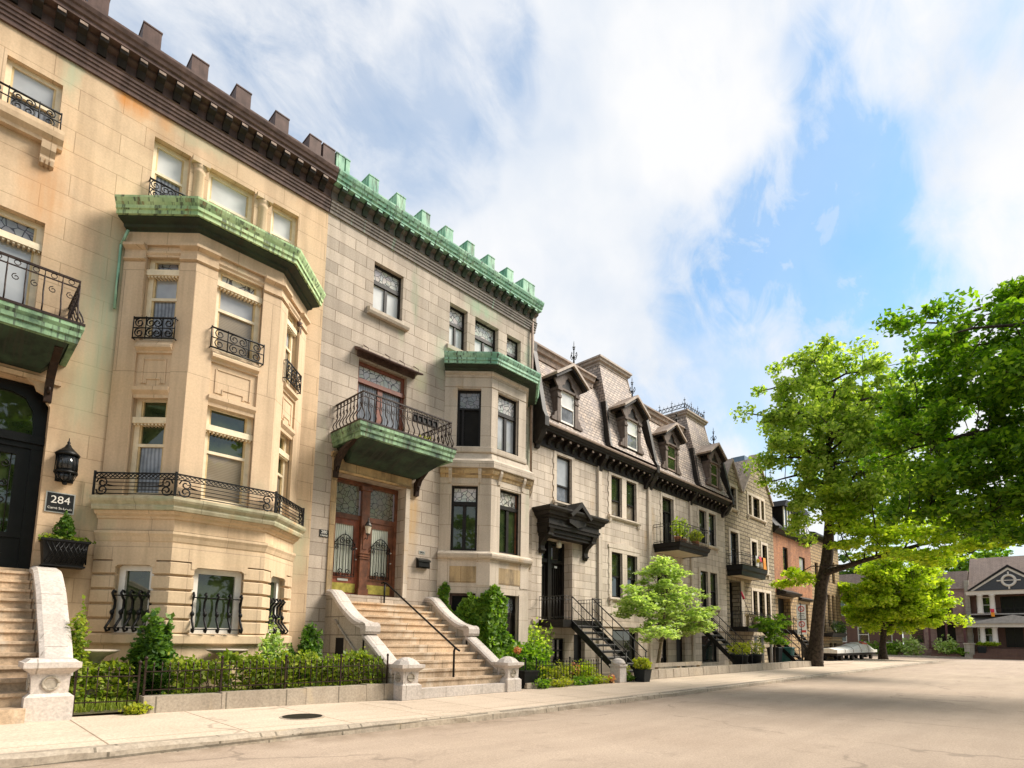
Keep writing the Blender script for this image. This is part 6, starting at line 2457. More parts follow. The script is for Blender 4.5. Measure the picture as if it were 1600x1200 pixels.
# ================================================================== house 7: pale stone, end of the row
H7 = thing('row_house', 'tan stone house with tall narrow arched windows at the end of the row', 'house', (50.2, YF, 0))
mb = MB(fr)
op7 = [(47.4, 48.2, 5.9, 7.5, .25), (48.0, 49.6, 2.2, 4.4, .4), (50.3, 51.0, 2.6, 5.2, .25), (51.5, 52.2, 2.6, 5.2, .25), (52.7, 53.3, 2.6, 5.2, .25), (50.3, 51.0, .2, 1.3, .25), (51.5, 52.2, .2, 1.3, .25), (50.4, 51.2, 6.2, 8.0, .25), (51.9, 52.7, 6.2, 8.0, .25)]
mb.wall(46.5, 54, -.4, 9.6, op7)
mb.poly([(54, YF, -.4), (54, 24, -.4), (54, 24, 9.6), (54, YF, 9.6)])
mb.poly([(46.5, YF, 9.6), (54, YF, 9.6), (54, 24, 9.6), (46.5, 24, 9.6)])
mb.build('wall', M['rubble_stone'], H7)
for o_ in op7:
    window(H7, fr, *o_[:4], .2, .06, 'black_wood')
mb = MB(fr)
mb.mould([(46.5, YF), (54, YF), (54, 24)], [(-.03, 9.3), (.15, 9.3), (.4, 9.55), (.4, 9.7), (-.03, 9.8)])
mb.build('cornice', M['hood_wood'], H7)
slab_balcony(H7, 47.2, 51.0, 1.1, 1.75, 2.05, 2.95)
bush('balcony_plant', 'dark leafy box plants on the end house balcony', 'plant', (49.3, 12.55, 2.05), (1.5, .3, .9), 700, .16, 'leaf_deep', 51)
# ================================================================== front gardens further along
fr = FRONT
rng = np.random.default_rng(21)
IV = thing('ivy', 'bright green ivy climbing the foot of the grey bay beside the stone steps', 'climbing plant', (11.6, 12.6, .1))


def face_pts(f, n, u0, u1, zt, z0=.1, d0=.03, d1=.2):
    u = rng.uniform(u0, u1, n)
    top = zt(u)
    z = z0 + (top - z0) * rng.uniform(size=n) ** .8
    d = d0 + (d1 - d0) * rng.uniform(size=n) * rng.uniform(.5, 1, n)
    return np.array([f.p(a, c, b) for a, b, c in zip(u, d, z)])


f0, f1 = FLo[0][0], FLo[1][0]
P = np.vstack([face_pts(f0, 900, .30, .95, lambda u: 2.30 + .22 * np.sin(u * 9), .1, .03, .18),
               face_pts(f0, 1300, .95, 1.62, lambda u: 2.62 + .12 * np.sin(u * 9), .1, .03, .18),
               face_pts(f0, 170, .08, .36, lambda u: 3.0 - 1.3 * np.abs(u - .25), 1.9, .02, .12),
               face_pts(f1, 2300, -.12, .62, lambda u: 2.80 - .3 * np.clip((u - .3) / .3, 0, 1) ** 2 + .10 * np.sin(u * 11), .1, .03, .20),
               face_pts(f1, 800, .55, 1.30, lambda u: 1.6 - .7 * (u - .55))])
mb = MB()
for k in range(9):
    f = f1 if k > 3 else f0
    u = (.1 + .09 * k) if k > 3 else .7 + .2 * k
    mb.tube([f.p(u, .05, .03), f.p(u + .1 * sin(k), .8, .04), f.p(u - .1 * cos(k), 1.6, .03), f.p(u + .1, 2.3, .04)], [.018, .014, .01, .004], 4)
mb.build('stem', M['bark'], IV)
quads_object('foliage', leaf_verts(P, .15, rng, .55, .9, nd=np.array([-.35, -.7, .55])), 4, M['leaf_ivy'], IV)

bush('leafy_shrub', 'loose green shrub between the ivy and the small black picket fence', 'shrub', (12.3, 11.3, .02), (.95, .5, 1.15), 1900, .13, 'leaf_ivy', 61, noise=.25)
bush('leafy_shrub', 'pale bushy shrub against the wall left of the basement door', 'shrub', (14.3, 12.7, .02), (.55, .4, 1.75), 900, .13, 'leaf_light', 62, noise=.3)
bush('flowering_plant', 'single fading pink hydrangea head beside the ivy', 'plant', (11.5, 10.95, .9), (.1, .1, .2), 120, .06, 'petal_pink', 63, stems=1)
iron_fence('iron_fence', 'small black picket fence before the yellow flower bed', 11.9, 15.0, 10.6, lambda x: .1, .55, .13, (11.9, 13.4, 15.0), bar='black_iron')
iron_fence('iron_fence', 'short black picket fence beside the right granite pedestal', 10.75, 11.35, 10.5, lambda x: .1, .55, .13, (10.75, 11.35), bar='black_iron')
DP = thing('planter_box', 'black sheet metal planter behind the right granite pedestal', 'planter', (11.45, 10.55, .1))
mb = MB()
mb.cbox(11.45, 10.55, .52, .34, .10, .44, .56, .38)
mb.cbox(11.45, 10.55, .60, .42, .43, .47)
for s in (-1, 1):
    mb.cbox(11.45 + s * .24, 10.55, .08, .3, -.02, .13)
mb.build('box', M['black_iron'], DP)
for i, (x, y, r, h, lf, lab) in enumerate(((12.5, 10.95, .5, .62, 'leaf_golden', 'yellow flower clump left of middle behind the small black fence'), (13.4, 10.95, .5, .55, 'leaf_golden', 'yellow flower clump in the middle behind the small black fence'),
                                           (14.4, 10.95, .55, .58, 'leaf_yellow', 'yellow green clump right of middle behind the small black fence'), (15.0, 11.2, .4, .5, 'leaf_golden', 'yellow clump at the stone pillar end of the small black fence'))):
    bush('flower_clump', lab, 'plant', (x, y, .05), (r, .35, h), 420, .085, lf, 70 + i, 'yellow clumps behind the small black fence', noise=.25)
bush('flowering_plant', 'orange red flowers behind the small black fence', 'plant', (14.0, 10.9, .15), (.2, .2, .5), 120, .06, 'petal_pink', 75)
for i, (x, r) in enumerate(((11.7, .3), (12.5, .5), (13.5, .55), (14.3, .4), (15.75, .35))):
    bush('border_plant', ('low leafy border plant by the planter end of the kerb stones', 'low leafy border plant left of middle along the kerb stones', 'low leafy border plant in the middle of the kerb stones',
                          'low leafy border plant right of middle along the kerb stones', 'low leafy border plant at the foot of the round topped pillar')[i], 'plant', (x, 10.2, 0), (r, .2, .26), 260, .085, ('leaf_ivy', 'leaf_golden')[i % 2], 80 + i, 'border plants along the sidewalk edge', noise=.3)
bush('flowering_plant', 'small bright red geranium at the sidewalk edge', 'plant', (14.85, 10.12, .02), (.14, .12, .26), 110, .06, 'petal_pink', 88)
W3 = thing('garden_wall', 'low worn kerb stones edging the yellow flower bed', 'wall', (13.2, 10.36, 0))
mb = MB()
for x0, x1 in ((11.2, 12.3), (12.31, 13.7), (13.71, 15.0)):
    mb.hexa([(x0, 10.28, -.1), (x1, 10.28, -.1), (x1, 10.5, -.1), (x0, 10.5, -.1)], [(x0 + .02, 10.31, .15), (x1 - .02, 10.31, .14), (x1 - .02, 10.5, .14), (x0 + .02, 10.5, .15)])
mb.build('stones', M['kerb_stone'], W3)
mb = MB()
mb.poly([(10.7, 10.45, .06), (15.4, 10.45, .06), (15.4, 13.5, .06), (10.7, 13.5, .06)])
tag(mb.build('garden_soil', M['earth']), kind='structure')
mb = MB()
mb.poly([(15.4, 10.43, .012), (44, 10.43, .012), (44, 13.5, .012), (15.4, 13.5, .012)])
tag(mb.build('forecourt', M['concrete']), kind='structure')
GP = thing('stone_pillar', 'short round topped granite pillar by the iron steps', 'pillar', (15.35, 10.2, 0))
mb = MB()
mb.cbox(15.35, 10.2, .36, .36, -.1, .50)
mb.cbox(15.35, 10.2, .42, .42, .50, .56)
mb.lathe((15.35, 10.2, .56), [(.23, 0), (.22, .06), (.17, .14), (.08, .185), (.01, .195)], 12)
mb.build('pillar', M['granite'], GP)
bush('flowering_plant', 'bright yellow flower tuft leaning on the round topped pillar', 'plant', (15.66, 10.1, .3), (.12, .12, .26), 130, .06, 'leaf_golden', 89, stems=2)
W4 = thing('garden_wall', 'long low block wall edging the iron stair forecourts', 'wall', (25, 10.35, 0))
mb = MB()
x = 16.75
while x < 33.9:
    L = 1.05 + .25 * ((x * 7) % 1)
    h = .30 + .02 * ((x * 3) % 1)
    mb.hexa([(x + .01, 10.2, -.1), (x + L - .01, 10.2, -.1), (x + L - .01, 10.5, -.1), (x + .01, 10.5, -.1)],
            [(x + .025, 10.23, h), (x + L - .025, 10.23, h), (x + L - .025, 10.5, h), (x + .025, 10.5, h)])
    x += L
mb.build('blocks', M['kerb_stone'], W4)
W5 = thing('garden_wall', 'thin stone rail wall behind the low block wall', 'wall', (20, 11.2, 0))
mb = MB()
mb.wbox(17.6, 23.0, 11.1, 11.3, .32, .46)
for x in (17.7, 19.5, 21.2, 22.9):
    mb.wbox(x - .06, x + .06, 11.12, 11.28, -.05, .33)
mb.build('rail', M['kerb_stone'], W5)


def pot(x, y, z, r, h, mat, lab, leaf, ph, seed, group=None, sq=False):
    p = thing('potted_plant', lab, 'plant', (x, y, z), group)
    m = MB()
    if sq:
        m.cbox(x, y, r * 1.5, r * 1.5, z, z + h, r * 2, r * 2)
        m.cbox(x, y, r * 2.1, r * 2.1, z + h * .94, z + h)
    else:
        m.lathe((x, y, z), [(r * .72, 0), (r * .95, h * .9), (r * 1.05, h * .92), (r * 1.05, h), (r * .85, h)], 14)
    m.build('pot', M[mat], p)
    bush('', '', '', (x, y, z + h - .04), (r * 1.35, r * 1.35, ph), 520, .085, leaf, seed, parent=p, stems=4, noise=.12)
    return p


pot(16.2, 9.85, 0, .22, .40, 'bin_plastic', 'grey tapered pot with a yellow flowering plant on the sidewalk', 'leaf_golden', .42, 91, sq=True)
pot(26.3, 10.85, .01, .40, .72, 'bin_plastic', 'left dark pot with a clipped yellow green ball behind the block wall', 'leaf_golden', .62, 92)
pot(27.9, 10.85, .01, .42, .72, 'bin_plastic', 'right dark pot with a clipped yellow green ball behind the block wall', 'leaf_golden', .66, 93)
# posts of a glazed basement porch and bins near the rough stone house
for i, x in enumerate((29.7, 30.6, 31.8)):
    b = thing('metal_post', ('left', 'middle', 'right')[i] + ' pale green metal post beside the stone house steps', 'post', (x, 11.4, 0), 'pale green posts beside the stone house steps')
    mb = MB()
    mb.tube([(x, 11.4, 0), (x, 11.4, 1.55)], .07, 8)
    mb.build('shaft', M['porch_roof'], b)
    mb = MB()
    mb.cbox(x, 11.4, .26, .26, 0, .05)
    mb.cbox(x, 11.4, .2, .2, 1.55, 1.6)
    mb.build('plate', M['porch_roof'], b)


def wheelie(x, y, mat, lab, s=1.):
    b = thing('waste_bin', lab, 'bin', (x, y, 0))
    m = MB()
    m.cbox(x, y, .46 * s, .5 * s, .06, .95 * s, .58 * s, .64 * s)
    m.build('body', M[mat], b)
    m = MB()
    m.cbox(x, y, .62 * s, .70 * s, .95 * s, 1.0 * s)
    m.cbox(x, y - .02, .54 * s, .6 * s, 1.0 * s, 1.05 * s, .4 * s, .5 * s)
    m.build('lid', M[mat], b)
    for sx in (-1, 1):
        m = MB(Fr(x, y, 0, 1))
        c = (x + sx * .26 * s, y + .2 * s, .1)
        m.tube([(c[0] - .03, c[1], c[2]), (c[0] + .03, c[1], c[2])], .1, 10)
        m.build('wheel', M['black_iron'], b)


wheelie(32.6, 11.5, 'bin_plastic', 'dark wheeled bin beside the stone house steps')
wheelie(33.9, 11.3, 'teal_paint', 'teal wheeled bin left of the big tree trunk')
wheelie(58.5, 13.0, 'bin_plastic', 'dark bin at the end of the white tarpaulin load')

# ---- parking signs on a pole
SG = thing('parking_sign', 'pair of white and red parking signs on a dark pole', 'sign', (33.6, 10.4, 0))
mb = MB()
mb.tube([(33.6, 10.4, 0), (33.6, 10.4, 3.5)], .035, 6)
mb.build('pole', M['black_iron'], SG)
sf = Fr(33.6, 10.36, .55, -.83)
for z0, z1 in ((2.62, 3.40), (1.75, 2.56)):
    mb = MB(sf)
    mb.box(-.24, .24, z0, z1, -.012, .0)
    pl = mb.build('plate', M['sign_white'], SG)
    mb = MB(sf)
    cz = z1 - .24
    mb.ltube([(.15 * cos(2 * pi * k / 16), cz + .15 * sin(2 * pi * k / 16), .008) for k in range(17)], .022, 4)
    mb.ltube([(-.10, cz + .10, .008), (.10, cz - .10, .008)], .018, 4)
    if z0 < 2:
        mb.box(-.02, .2, z0 + .12, z0 + .24, -.002, .008)
    mb.build('symbol', M['sign_red'], pl)
    mb = MB(sf)
    for k, wd in enumerate((.17, .13, .16)):
        mb.box(-wd, wd if z0 > 2 else .0, z0 + .08 + k * .09, z0 + .11 + k * .09, -.002, .006)
    mb.build('symbol', M['sign_black'], pl)

# ---- load under a white tarpaulin
TP = thing('covered_trailer', 'flat trailer under a white tarpaulin between the two trunks', 'trailer', (53, 12.6, 0))
mb = MB()
mb.wbox(46, 57.8, 11.9, 13.3, .38, .62)
for x in (47.5, 50.5, 53.5, 56.5):
    mb.tube([(x, 11.95, .26), (x, 12.15, .26)], .26, 12)
    mb.tube([(x, 13.05, .26), (x, 13.25, .26)], .26, 12)
mb.build('trailer_bed', M['black_wood'], TP)
for x in (47.8, 50.1, 52.4, 54.9):
    mb = MB()
    hh = .90 if x < 49 else 1.08 if x < 51 else 1.28 if x < 53 else 1.40
    mb.tube([(x, 11.8, .6), (x, 11.79, .82), (x, 11.97, hh - .07), (x, 12.35, hh + .03), (x, 12.9, hh)], .018, 4)
    mb.build('rope', M['cornice_top'], TP)
mb = MB()
xs = [45.8, 47.5, 49.5, 51.2, 52.6, 54, 55.2, 56.4, 57.9]
hs = [.92, .95, 1.02, 1.14, 1.30, 1.40, 1.38, 1.15, .8]
rings = []
for x, h in zip(xs, hs):
    rings.append([mb.addv((x + .05 * sin(k * 3 + x), y, z)) for k, (y, z) in enumerate(((11.84, .56), (11.82, .80), (11.98, h - .1), (12.35, h), (12.9, h - .03), (13.3, h - .2), (13.38, .56)))])
for i in range(len(xs) - 1):
    for k in range(6):
        mb.face((rings[i][k], rings[i + 1][k], rings[i + 1][k + 1], rings[i][k + 1]))
mb.face(rings[0][::-1])
mb.face(rings[-1])
mb.build('tarpaulin', M['tarp_white'], TP)
mb = MB()
mb.hexa([(53.4, 11.93, 1.26), (55.0, 11.93, 1.22), (55.4, 12.3, 1.36), (53.9, 12.3, 1.40)], [(53.4, 11.9, 1.34), (55.0, 11.9, 1.3), (55.4, 12.27, 1.44), (53.9, 12.27, 1.48)])
mb.build('red_sheet', M['tarp_red'], TP)
MH = thing('manhole_cover', 'dark iron cover set in the sidewalk near the kerb', 'manhole cover', (4.25, 8.7, gz(4.25)))
mb = MB()
mb.lathe((4.25, 8.7, gz(4.25)), [(.34, -.02), (.34, .012), (.31, .014)], 20, smooth=False)
mb.build('rim', M['kerb_stone'], MH)
mb = MB()
mb.lathe((4.25, 8.7, gz(4.25)), [(.30, .0), (.30, .018), (.27, .02)], 20, smooth=False)
mb.build('lid', M['black_iron'], MH)

# ================================================================== trees
tree('maple_tree', 'tall light green maple with a thick leaning trunk at the sidewalk', [(35.0, 10.3, -.1, .40), (35.0, 10.0, 2.0, .34), (35.0, 9.65, 4.5, .32), (35.0, 9.25, 6.3, .30), (34.8, 9.0, 8.5, .22), (34.8, 8.9, 12, .14), (34.8, 8.9, 16.0, .05)],
     [(34.8, 9.3, 13.6, 3.9, 3.6, 4.6), (34.2, 10.1, 12.9, 3.0, 2.2, 3.2), (34.8, 7.4, 12.4, 3.2, 3.2, 3.8), (34.5, 9.2, 16.8, 1.9, 1.7, 2.1), (34.8, 6.0, 13.4, 2.6, 2.2, 3.0), (34.8, 9.5, 9.2, 2.4, 1.9, 1.8), (34.2, 6.6, 9.4, 3.0, 2.4, 1.6)],
     350, 105, .66, .225, 'leaf_light', seed=4, limbs=34, limb_r=.13, lo=.3, twig=.014, squash=.75, tilt=1.1)
tree('maple_bough', 'x', [(35, 9.55, 5.2, .16), (33.6, 7.2, 5.6, .12), (31.8, 4.6, 5.9, .08), (30.4, 2.2, 6.1, .03)],
     [(32.2, 4.8, 6.5, 2.0, 2.6, 1.1), (30.9, 2.8, 6.3, 1.6, 1.9, .9), (33.3, 6.8, 6.6, 1.5, 2.0, 1.1), (34.6, 10.9, 5.0, 1.0, 1.5, .45), (31.4, 4.0, 5.4, 1.3, 1.6, .4), (33.6, 7.6, 7.8, 1.6, 1.8, .9), (30.4, 1.9, 6.2, 1.2, 1.3, .8), (30.2, 2.4, 5.5, 1.2, 1.3, .5), (33.8, 8.0, 9.2, 1.4, 1.6, .8)],
     150, 80, .7, .22, 'leaf_yellow', seed=9, limbs=14, limb_r=.05, lo=.1, twig=.01, squash=.35)
tree('street_tree', 'big dark green maple overhanging the street from the right edge', [(24.5, -2.2, -.1, .42), (24.3, -2.1, 3.0, .34), (24.0, -1.6, 5.5, .28), (23.6, -1.2, 8.5, .18), (23.4, -1.0, 11.5, .06)],
     [(22.6, .6, 9.2, 3.4, 3.6, 3.4), (22.3, 2.4, 8.0, 2.4, 2.1, 2.3), (23.4, -1.8, 9.6, 3.6, 3.0, 3.6), (22.6, .4, 11.0, 2.2, 1.8, 1.5), (22.5, 1.2, 6.1, 2.6, 2.6, 1.0), (21.6, -.1, 4.9, 1.1, 1.1, .7), (21.3, -.35, 3.6, .8, .6, .7), (22.0, .7, 5.15, 2.0, 1.7, .6)],
     330, 170, .62, .165, 'leaf_dark', seed=12, limbs=30, limb_r=.10, lo=.35, twig=.010, squash=.65, tilt=.9)
tree('small_tree', 'round sunlit yellow green tree on the corner beyond the trailer', [(56.2, 11.1, -.1, .30), (56.1, 11.0, 1.6, .24), (56, 10.8, 3.2, .2), (56, 10.4, 5.5, .1)],
     [(56, 9.9, 5.6, 3.4, 3.6, 3.0), (55.6, 11.6, 4.6, 2.4, 2.2, 2.2), (55.8, 7.9, 4.2, 2.2, 2.2, 1.9), (56, 9.6, 7.6, 2.2, 2.2, 1.5)],
     240, 150, .85, .27, 'leaf_yellow', seed=15, limbs=18, limb_r=.1, lo=.4, twig=.014, squash=.6, tilt=.9)
tree('small_tree', 'low spreading pale green tree before the iron steps', [(19.6, 11.3, 0, .085), (19.75, 11.25, .8, .075), (20.0, 11.2, 1.7, .06), (20.2, 11.2, 3.0, .03)],
     [(20.0, 11.2, 3.1, 2.2, .9, .9), (18.3, 11.2, 2.6, 1.5, .8, .55), (22.2, 11.2, 2.6, 1.9, .8, .75), (19.9, 11.2, 4.0, 1.0, .6, .65), (21.2, 11.2, 1.9, 2.0, .8, .45), (23.2, 11.2, 2.3, .9, .6, .5), (19.2, 11.0, 1.75, 1.3, .7, .4)],
     185, 70, .42, .14, 'leaf_pale', bark='pale_bark', seed=18, limbs=16, limb_r=.035, lo=.2, twig=.006, squash=.3, tilt=.4, trunk_from=.5)
tree('small_tree', 'airy young tree in front of the rough stone house', [(31.4, 11.1, 0, .05), (31.45, 11.1, 1.0, .04), (31.6, 11.1, 2.2, .02)],
     [(31.6, 11.1, 2.5, 1.1, .7, .55), (30.6, 11.1, 2.2, .8, .6, .45), (31.0, 11.1, 1.3, .9, .6, .35), (32.6, 11.1, 2.2, .7, .6, .5)],
     46, 42, .36, .17, 'leaf_ivy', seed=19, limbs=8, limb_r=.02, lo=.2, twig=.006, squash=.4, tilt=.5)
bough = bpy.data.objects['maple_bough']
for ch in list(bough.children):
    ch.name = {'trunk': 'bough', 'crown': 'bough_leaves'}[ch.name.split('.')[0]]
    mt = bpy.data.objects['maple_tree']
    off = Vector(ORG['maple_bough']) - Vector(ORG['maple_tree'])
    ch.data.transform(Matrix.Translation(off))
    ch.parent = mt
bpy.data.objects.remove(bough)

# ================================================================== houses across the far end of the street
XF = 80.
ff_ = Fr(XF, 7.3, 0, -1)         # u = 7.3 - Y


def far_window(root, f, a, b, c, d, col='white_wood', g='green_glass', rec=.12, fw_=.09):
    return window(root, f, a, b, c, d, rec, fw_, col, [((c + d) / 2, .07, 0)], [], [(c, d, g)])


FA = thing('porch_house', 'dark brick house with white columned porches and a blue grey gable', 'house', (XF, 3.5, 0))
mb = MB(ff_)
opf = [(.6, 1.9, 4.75, 6.5, .12), (2.6, 4.6, 4.4, 6.5, .12), (5.8, 7.1, 4.75, 6.5, .12), (.5, 2.0, 1.6, 3.2, .12), (2.8, 4.2, 1.1, 3.3, .12), (5.6, 7.1, 1.6, 3.2, .12)]
mb.wall(.1, 9.6, -.3, 7.0, opf)
mb.poly([(XF, 7.2, -.3), (XF + 9, 7.2, -.3), (XF + 9, 7.2, 7.0), (XF, 7.2, 7.0)])
mb.build('wall', M['brown_brick'], FA)
for o_ in opf:
    if o_[2] < 1.5 or o_[1] - o_[0] > 1.9:
        m = MB(ff_)
        m.box(o_[0], o_[1], o_[2], o_[3], -.12, -.06)
        m.box(o_[0], o_[0] + .09, o_[2], o_[3], -.1, .01)
        m.box(o_[1] - .09, o_[1], o_[2], o_[3], -.1, .01)
        m.box((o_[0] + o_[1]) / 2 - .05, (o_[0] + o_[1]) / 2 + .05, o_[2], o_[3], -.1, .0)
        m.build('door', M['black_paint'], FA)
    else:
        far_window(FA, ff_, *o_[:4])
mb = MB(ff_)
mb.prism_u([(.9, 7.0), (.7, 7.35), (-3.6, 11.2), (-3.9, 11.2), (-3.9, 7.0)], .0, 9.7)
mb.build('roof', M['shingle_roof'], FA)
g = MB(ff_)
g.prism([(.25, 7.05), (6.75, 7.05), (3.5, 9.45)], .2, 1.85)
ga = g.build('gable', M['grey_clap'], FA)
g = MB(ff_)
for s in (-1, 1):
    g.mi = 0
    q = [(3.5, 9.42), (3.5 + s * 3.35, 6.97), (3.5 + s * 3.42, 7.14), (3.5, 9.7)]
    g.hexa([ff_.p(u, z, 2.05) for u, z in q], [ff_.p(u, z, -.5) for u, z in q])
    g.mi = 1
    q = [(3.5, 9.16), (3.5 + s * 2.95, 7.06), (3.5 + s * 3.3, 7.06), (3.5, 9.42)]
    g.hexa([ff_.p(u, z, 1.95) for u, z in q], [ff_.p(u, z, 1.7) for u, z in q])
g.build('gable_trim', [M['black_slat'], M['porch_white']], ga)
g = MB(ff_)
ring = [(3.5 + .52 * cos(2 * pi * k / 20), 8.05 + .55 * sin(2 * pi * k / 20), 1.88) for k in range(21)]
g.ltube(ring, .13, 5)
for a in range(4):
    g.ltube([(3.5 + .55 * cos(a * pi / 2), 8.05 + .55 * sin(a * pi / 2), 1.88), (3.5 + .95 * cos(a * pi / 2), 8.05 + .92 * sin(a * pi / 2), 1.88)], .10, 4)
g.box(3.0, 4.0, 8.02, 8.1, 1.86, 1.94)
g.build('round_window', M['porch_white'], ga)
g = MB(ff_)
g.mould([(XF, 7.3 - .0), (XF - 1.9, 7.3), (XF - 1.9, .2), (XF, .2)][::1], [(-.5, 6.62), (.05, 6.62), (.1, 6.98), (.2, 7.04), (-.5, 7.04)])
g.build('porch_beam', M['porch_white'], FA)
g = MB(ff_)
g.box(.1, 7.1, 4.5, 4.62, 0, 1.9)
g.prism_u([(.0, 4.42), (2.3, 3.62), (2.3, 3.55), (.0, 3.55)], -.2, 7.4)
g.prism([(-.2, 3.62), (7.4, 3.62), (3.6, 4.45)], 1.6, 2.32)
g.build('porch_roof', M['porch_roof'], FA)
g = MB(ff_)
g.mould([(XF, 7.4), (XF - 2.0, 7.4), (XF - 2.0, 0), (XF, 0)], [(-.5, 3.18), (.1, 3.18), (.12, 3.55), (.22, 3.62), (-.5, 3.62)])
g.build('porch_beam', M['porch_white'], FA)
for u in (1.05, 2.05, 5.0, 6.0):
    for (za, zb) in ((4.62, 6.64), (1.5, 3.2)):
        m = MB(ff_)
        p = ff_.p(u, 0, 1.7)
        m.lathe((p[0], p[1], 0), [(.30, za), (.30, za + .1), (.25, za + .14), (.22, zb - .2), (.29, zb - .12), (.29, zb)], 12)
        m.build('column', M['porch_white'], FA)
g = MB(ff_)
g.box(.1, 7.1, -.2, .95, 0, 2.2)
for i in range(6):
    g.box(.3, 7.0, -.2, .95 - i * .16, 2.2 + i * .3, 2.52 + i * .3)
g.build('porch_steps', M['brown_brick'], FA)
g = MB(ff_)
for u0, u1 in ((.8, 2.2), (2.2, 5.0), (5.0, 6.3)):
    g.box(u0, u1, 4.72, 4.78, 1.7, 1.76)
    g.box(u0, u1, 5.15, 5.2, 1.7, 1.76)
    for k in range(8):
        u = u0 + (u1 - u0) * (k + .5) / 8
        g.box(u - .02, u + .02, 4.7, 5.2, 1.71, 1.75)
g.build('porch_railing', M['black_iron'], FA)
fp = ff_.p(1.95, 4.9, 2.25)
FL = thing('flag', 'small orange and red flag hung on the white porch of the far house', 'flag', fp)
m = MB(ff_)
m.ltube([(2.0, 4.6, 1.8), (1.85, 5.2, 2.5)], .025, 5)
m.build('pole', M['cornice_top'], FL)
for k, (mt_, za) in enumerate((('flag_red', 5.1), ('flag_orange', 4.72))):
    m = MB(ff_)
    m.hexa([ff_.p(1.85 + .05 * k, za, 2.45 - .1 * k), ff_.p(2.2, za - .02, 2.40), ff_.p(2.2, za - .45, 2.35), ff_.p(1.92, za - .42, 2.32)], [ff_.p(1.85 + .05 * k, za, 2.47 - .1 * k), ff_.p(2.2, za - .02, 2.42), ff_.p(2.2, za - .45, 2.37), ff_.p(1.92, za - .42, 2.34)])
    m.build('cloth', M[mt_], FL)
bf = ff_.p(1.55, 1.55, 1.95)
FBX = bush('porch_planter', 'low yellow green planting on the porch rail of the far dark brick house', 'plant', (bf[0], bf[1], 1.22), (.3, 1.05, .45), 500, .16, 'leaf_yellow', 97, stems=2)

FB = thing('terrace_house', 'pinkish stone terrace house with burgundy porch left of the white columned porch', 'house', (XF, 10, 0))
fb = Fr(XF, 13.6, 0, -1)
opb = [(.7, 2.0, 4.7, 6.4, .15), (3.4, 4.8, 4.6, 6.5, .15), (.7, 2.0, 1.4, 3.4, .15), (3.2, 4.9, 1.1, 3.5, .15)]
mb = MB(fb)
mb.wall(0, 6.36, -.3, 7.6, opb)
mb.build('wall', M['pink_brown'], FB)
mb = MB(fb)
mb.prism_u([(.3, 7.5), (.1, 7.7), (-1.2, 9.6), (-4, 9.7), (-4, 7.5)], 0, 6.2)
mb.build('roof', M['shingle_roof'], FB)
for o_ in opb[:3]:
    far_window(FB, fb, *o_[:4], col='burgundy', g='dark_glass')
mb = MB(fb)
mb.box(3.2, 4.9, 1.1, 3.5, -.15, -.1)
mb.build('door', M['black_paint'], FB)
mb = MB(fb)
mb.box(2.6, 6.0, 3.7, 3.85, 0, 1.9)
mb.box(2.5, 6.1, 3.85, 4.6, 1.7, 1.85)
mb.box(2.6, 6.0, .8, .95, 0, 1.9)
for u in (2.75, 4.3, 5.85):
    mb.box(u - .09, u + .09, .95, 3.7, 1.68, 1.86)
mb.box(2.6, 6.0, 1.5, 1.58, 1.74, 1.8)
mb.build('porch', M['burgundy'], FB)
mb = MB(fb)
for i in range(5):
    mb.box(3.0, 5.6, -.2, .8 - i * .16, 1.9 + i * .3, 2.22 + i * .3)
mb.build('porch_steps', M['brown_brick'], FB)
mb = MB(fb)
mb.box(5.95, 6.38, -.2, 8.4, -.2, .3)
mb.build('pier', M['cheek_stone'], FB)
FC = thing('terrace_house', 'dark brick terrace house behind the yellow green corner tree', 'house', (XF, 18, 0))
fc = Fr(XF, 27, 0, -1)
mb = MB(fc)
opc = [(1.5 + 2.4 * i, 2.7 + 2.4 * i, z, z + 1.9, .15) for i in range(5) for z in (1.4, 4.7)]
mb.wall(0, 13.3, -.3, 8.0, opc)
mb.build('wall', M['brown_brick'], FC)
mb = MB(fc)
mb.prism_u([(.3, 7.9), (-1.2, 10.0), (-4, 10.1), (-4, 7.9)], 0, 13.3)
mb.build('roof', M['shingle_roof'], FC)
for o_ in opc:
    far_window(FC, fc, *o_[:4], g='dark_glass')
FD = thing('terrace_house', 'dark brick house at the right edge beyond the porch house', 'house', (XF, -8, 0))
fd = Fr(XF, -2.5, 0, -1)
mb = MB(fd)
opd = [(1.2 + 2.6 * i, 2.5 + 2.6 * i, z, z + 1.9, .15) for i in range(4) for z in (1.4, 4.7)]
mb.wall(0, 12, -.3, 8.5, opd)
mb.build('wall', M['brown_brick'], FD)
mb = MB(fd)
mb.prism_u([(.3, 8.4), (-1.2, 10.2), (-4, 10.3), (-4, 8.4)], 0, 12)
mb.build('roof', M['shingle_roof'], FD)
for o_ in opd:
    far_window(FD, fd, *o_[:4], g='dark_glass')
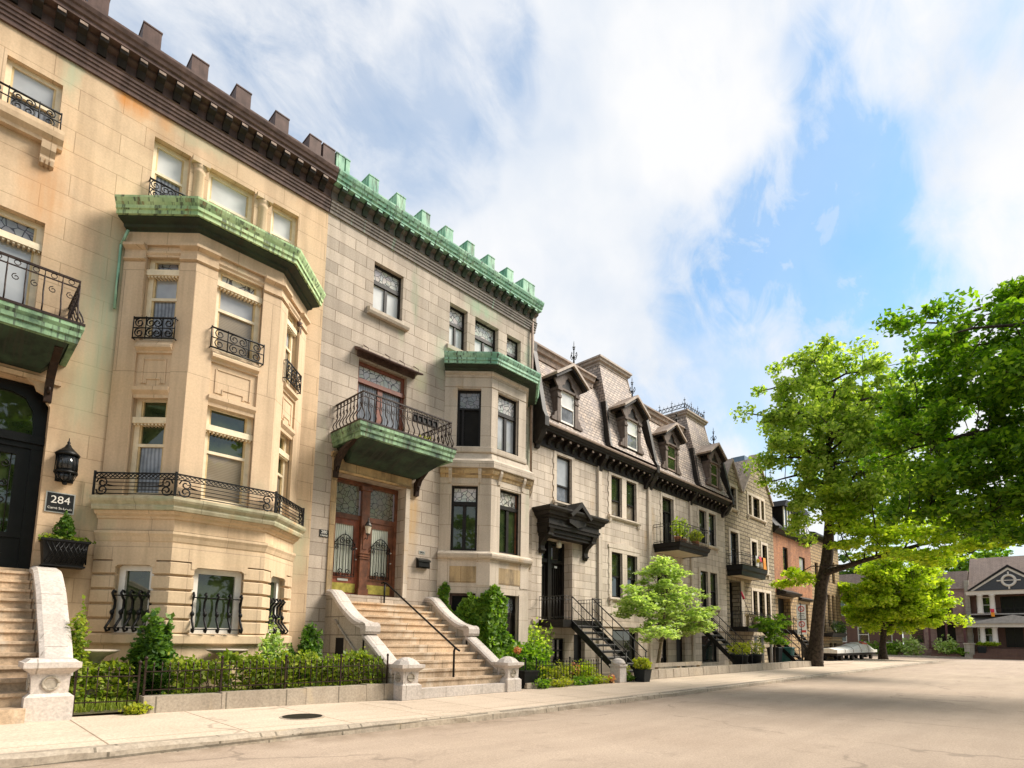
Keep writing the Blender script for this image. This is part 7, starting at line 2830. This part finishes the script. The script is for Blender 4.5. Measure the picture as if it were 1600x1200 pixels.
for i, (y, rx, h, lf, lab) in enumerate(((9.3, 1.1, 1.9, 'leaf_pale', 'pale rounded shrub before the burgundy porch steps'), (8.1, 1.2, .9, 'leaf_ivy', 'low green shrub between the two far porch steps'), (12.6, 1.1, 1.9, 'leaf_pale', 'pale green shrub right of the corner tree trunk'),
                                         (14.3, 1.3, 1.5, 'leaf_ivy', 'bright green shrub behind the corner tree trunk'), (16.6, 1.6, 1.4, 'leaf_ivy', 'green shrub left of the corner tree trunk'))):
    bush('leafy_shrub', lab, 'shrub', (77.6, y, 0), (1.0, rx, h), 600, .3, lf, 100 + i, noise=.3)
wheelie(77.0, 6.3, 'bin_plastic', 'dark wheeled bin before the far porch steps', 1.1)
PT = thing('garden_pier', 'square dark stone pier at the corner of the far porch steps', 'pillar', (76.9, 7.3, 0))
mb = MB()
mb.cbox(76.9, 7.3, .8, .8, 0, 1.35)
mb.cbox(76.9, 7.3, .95, .95, 1.35, 1.5)
mb.build('pier', M['cheek_stone'], PT)
for i, (x, y, h, r, lf, sd, lab) in enumerate(((86, 20, 14, 5, 'leaf_deep', 31, 'dark tree behind the dark brick terrace at the street end'), (67, 30, 12, 5, 'leaf_ivy', 32, 'green tree on the side street behind the end house'), (92, -3, 17, 6, 'leaf_ivy', 33, 'green tree behind the far right roof'), (91, 9, 16, 6, 'leaf_ivy', 34, 'green tree behind the pinkish terrace roof'))):
    tree('background_tree', lab, [(x, y, -.1, .35), (x, y, h * .4, .28), (x, y, h * .85, .08)], [(x, y, h * .62, r * .8, r * .8, h * .36)], 70, 60, 1.6, .62, lf, seed=sd, limbs=8, lo=.4, twig=.02)

# trees on the near side of the street, seen only in the window panes
for i, (x, y, h, r, sd) in enumerate(((5, -12, 17, 6.0, 41), (17, -12, 18, 6.5, 42), (-8, -11, 17, 6.0, 43), (30, -13, 17, 6, 44))):
    tree('park_tree', ('park tree opposite the grey beige house', 'park tree opposite the limestone houses', 'park tree opposite the beige house', 'park tree opposite the rough stone house')[i], [(x, y, -.2, .4), (x, y, h * .4, .3), (x, y, h * .8, .08)],
         [(x, y, h * .58, r, r * .7, h * .36), (x, y, h * .3, r * .8, r * .6, h * .16)], 110, 62, 1.5, .55, 'leaf_ivy', seed=sd, limbs=8, lo=.4, twig=.02)
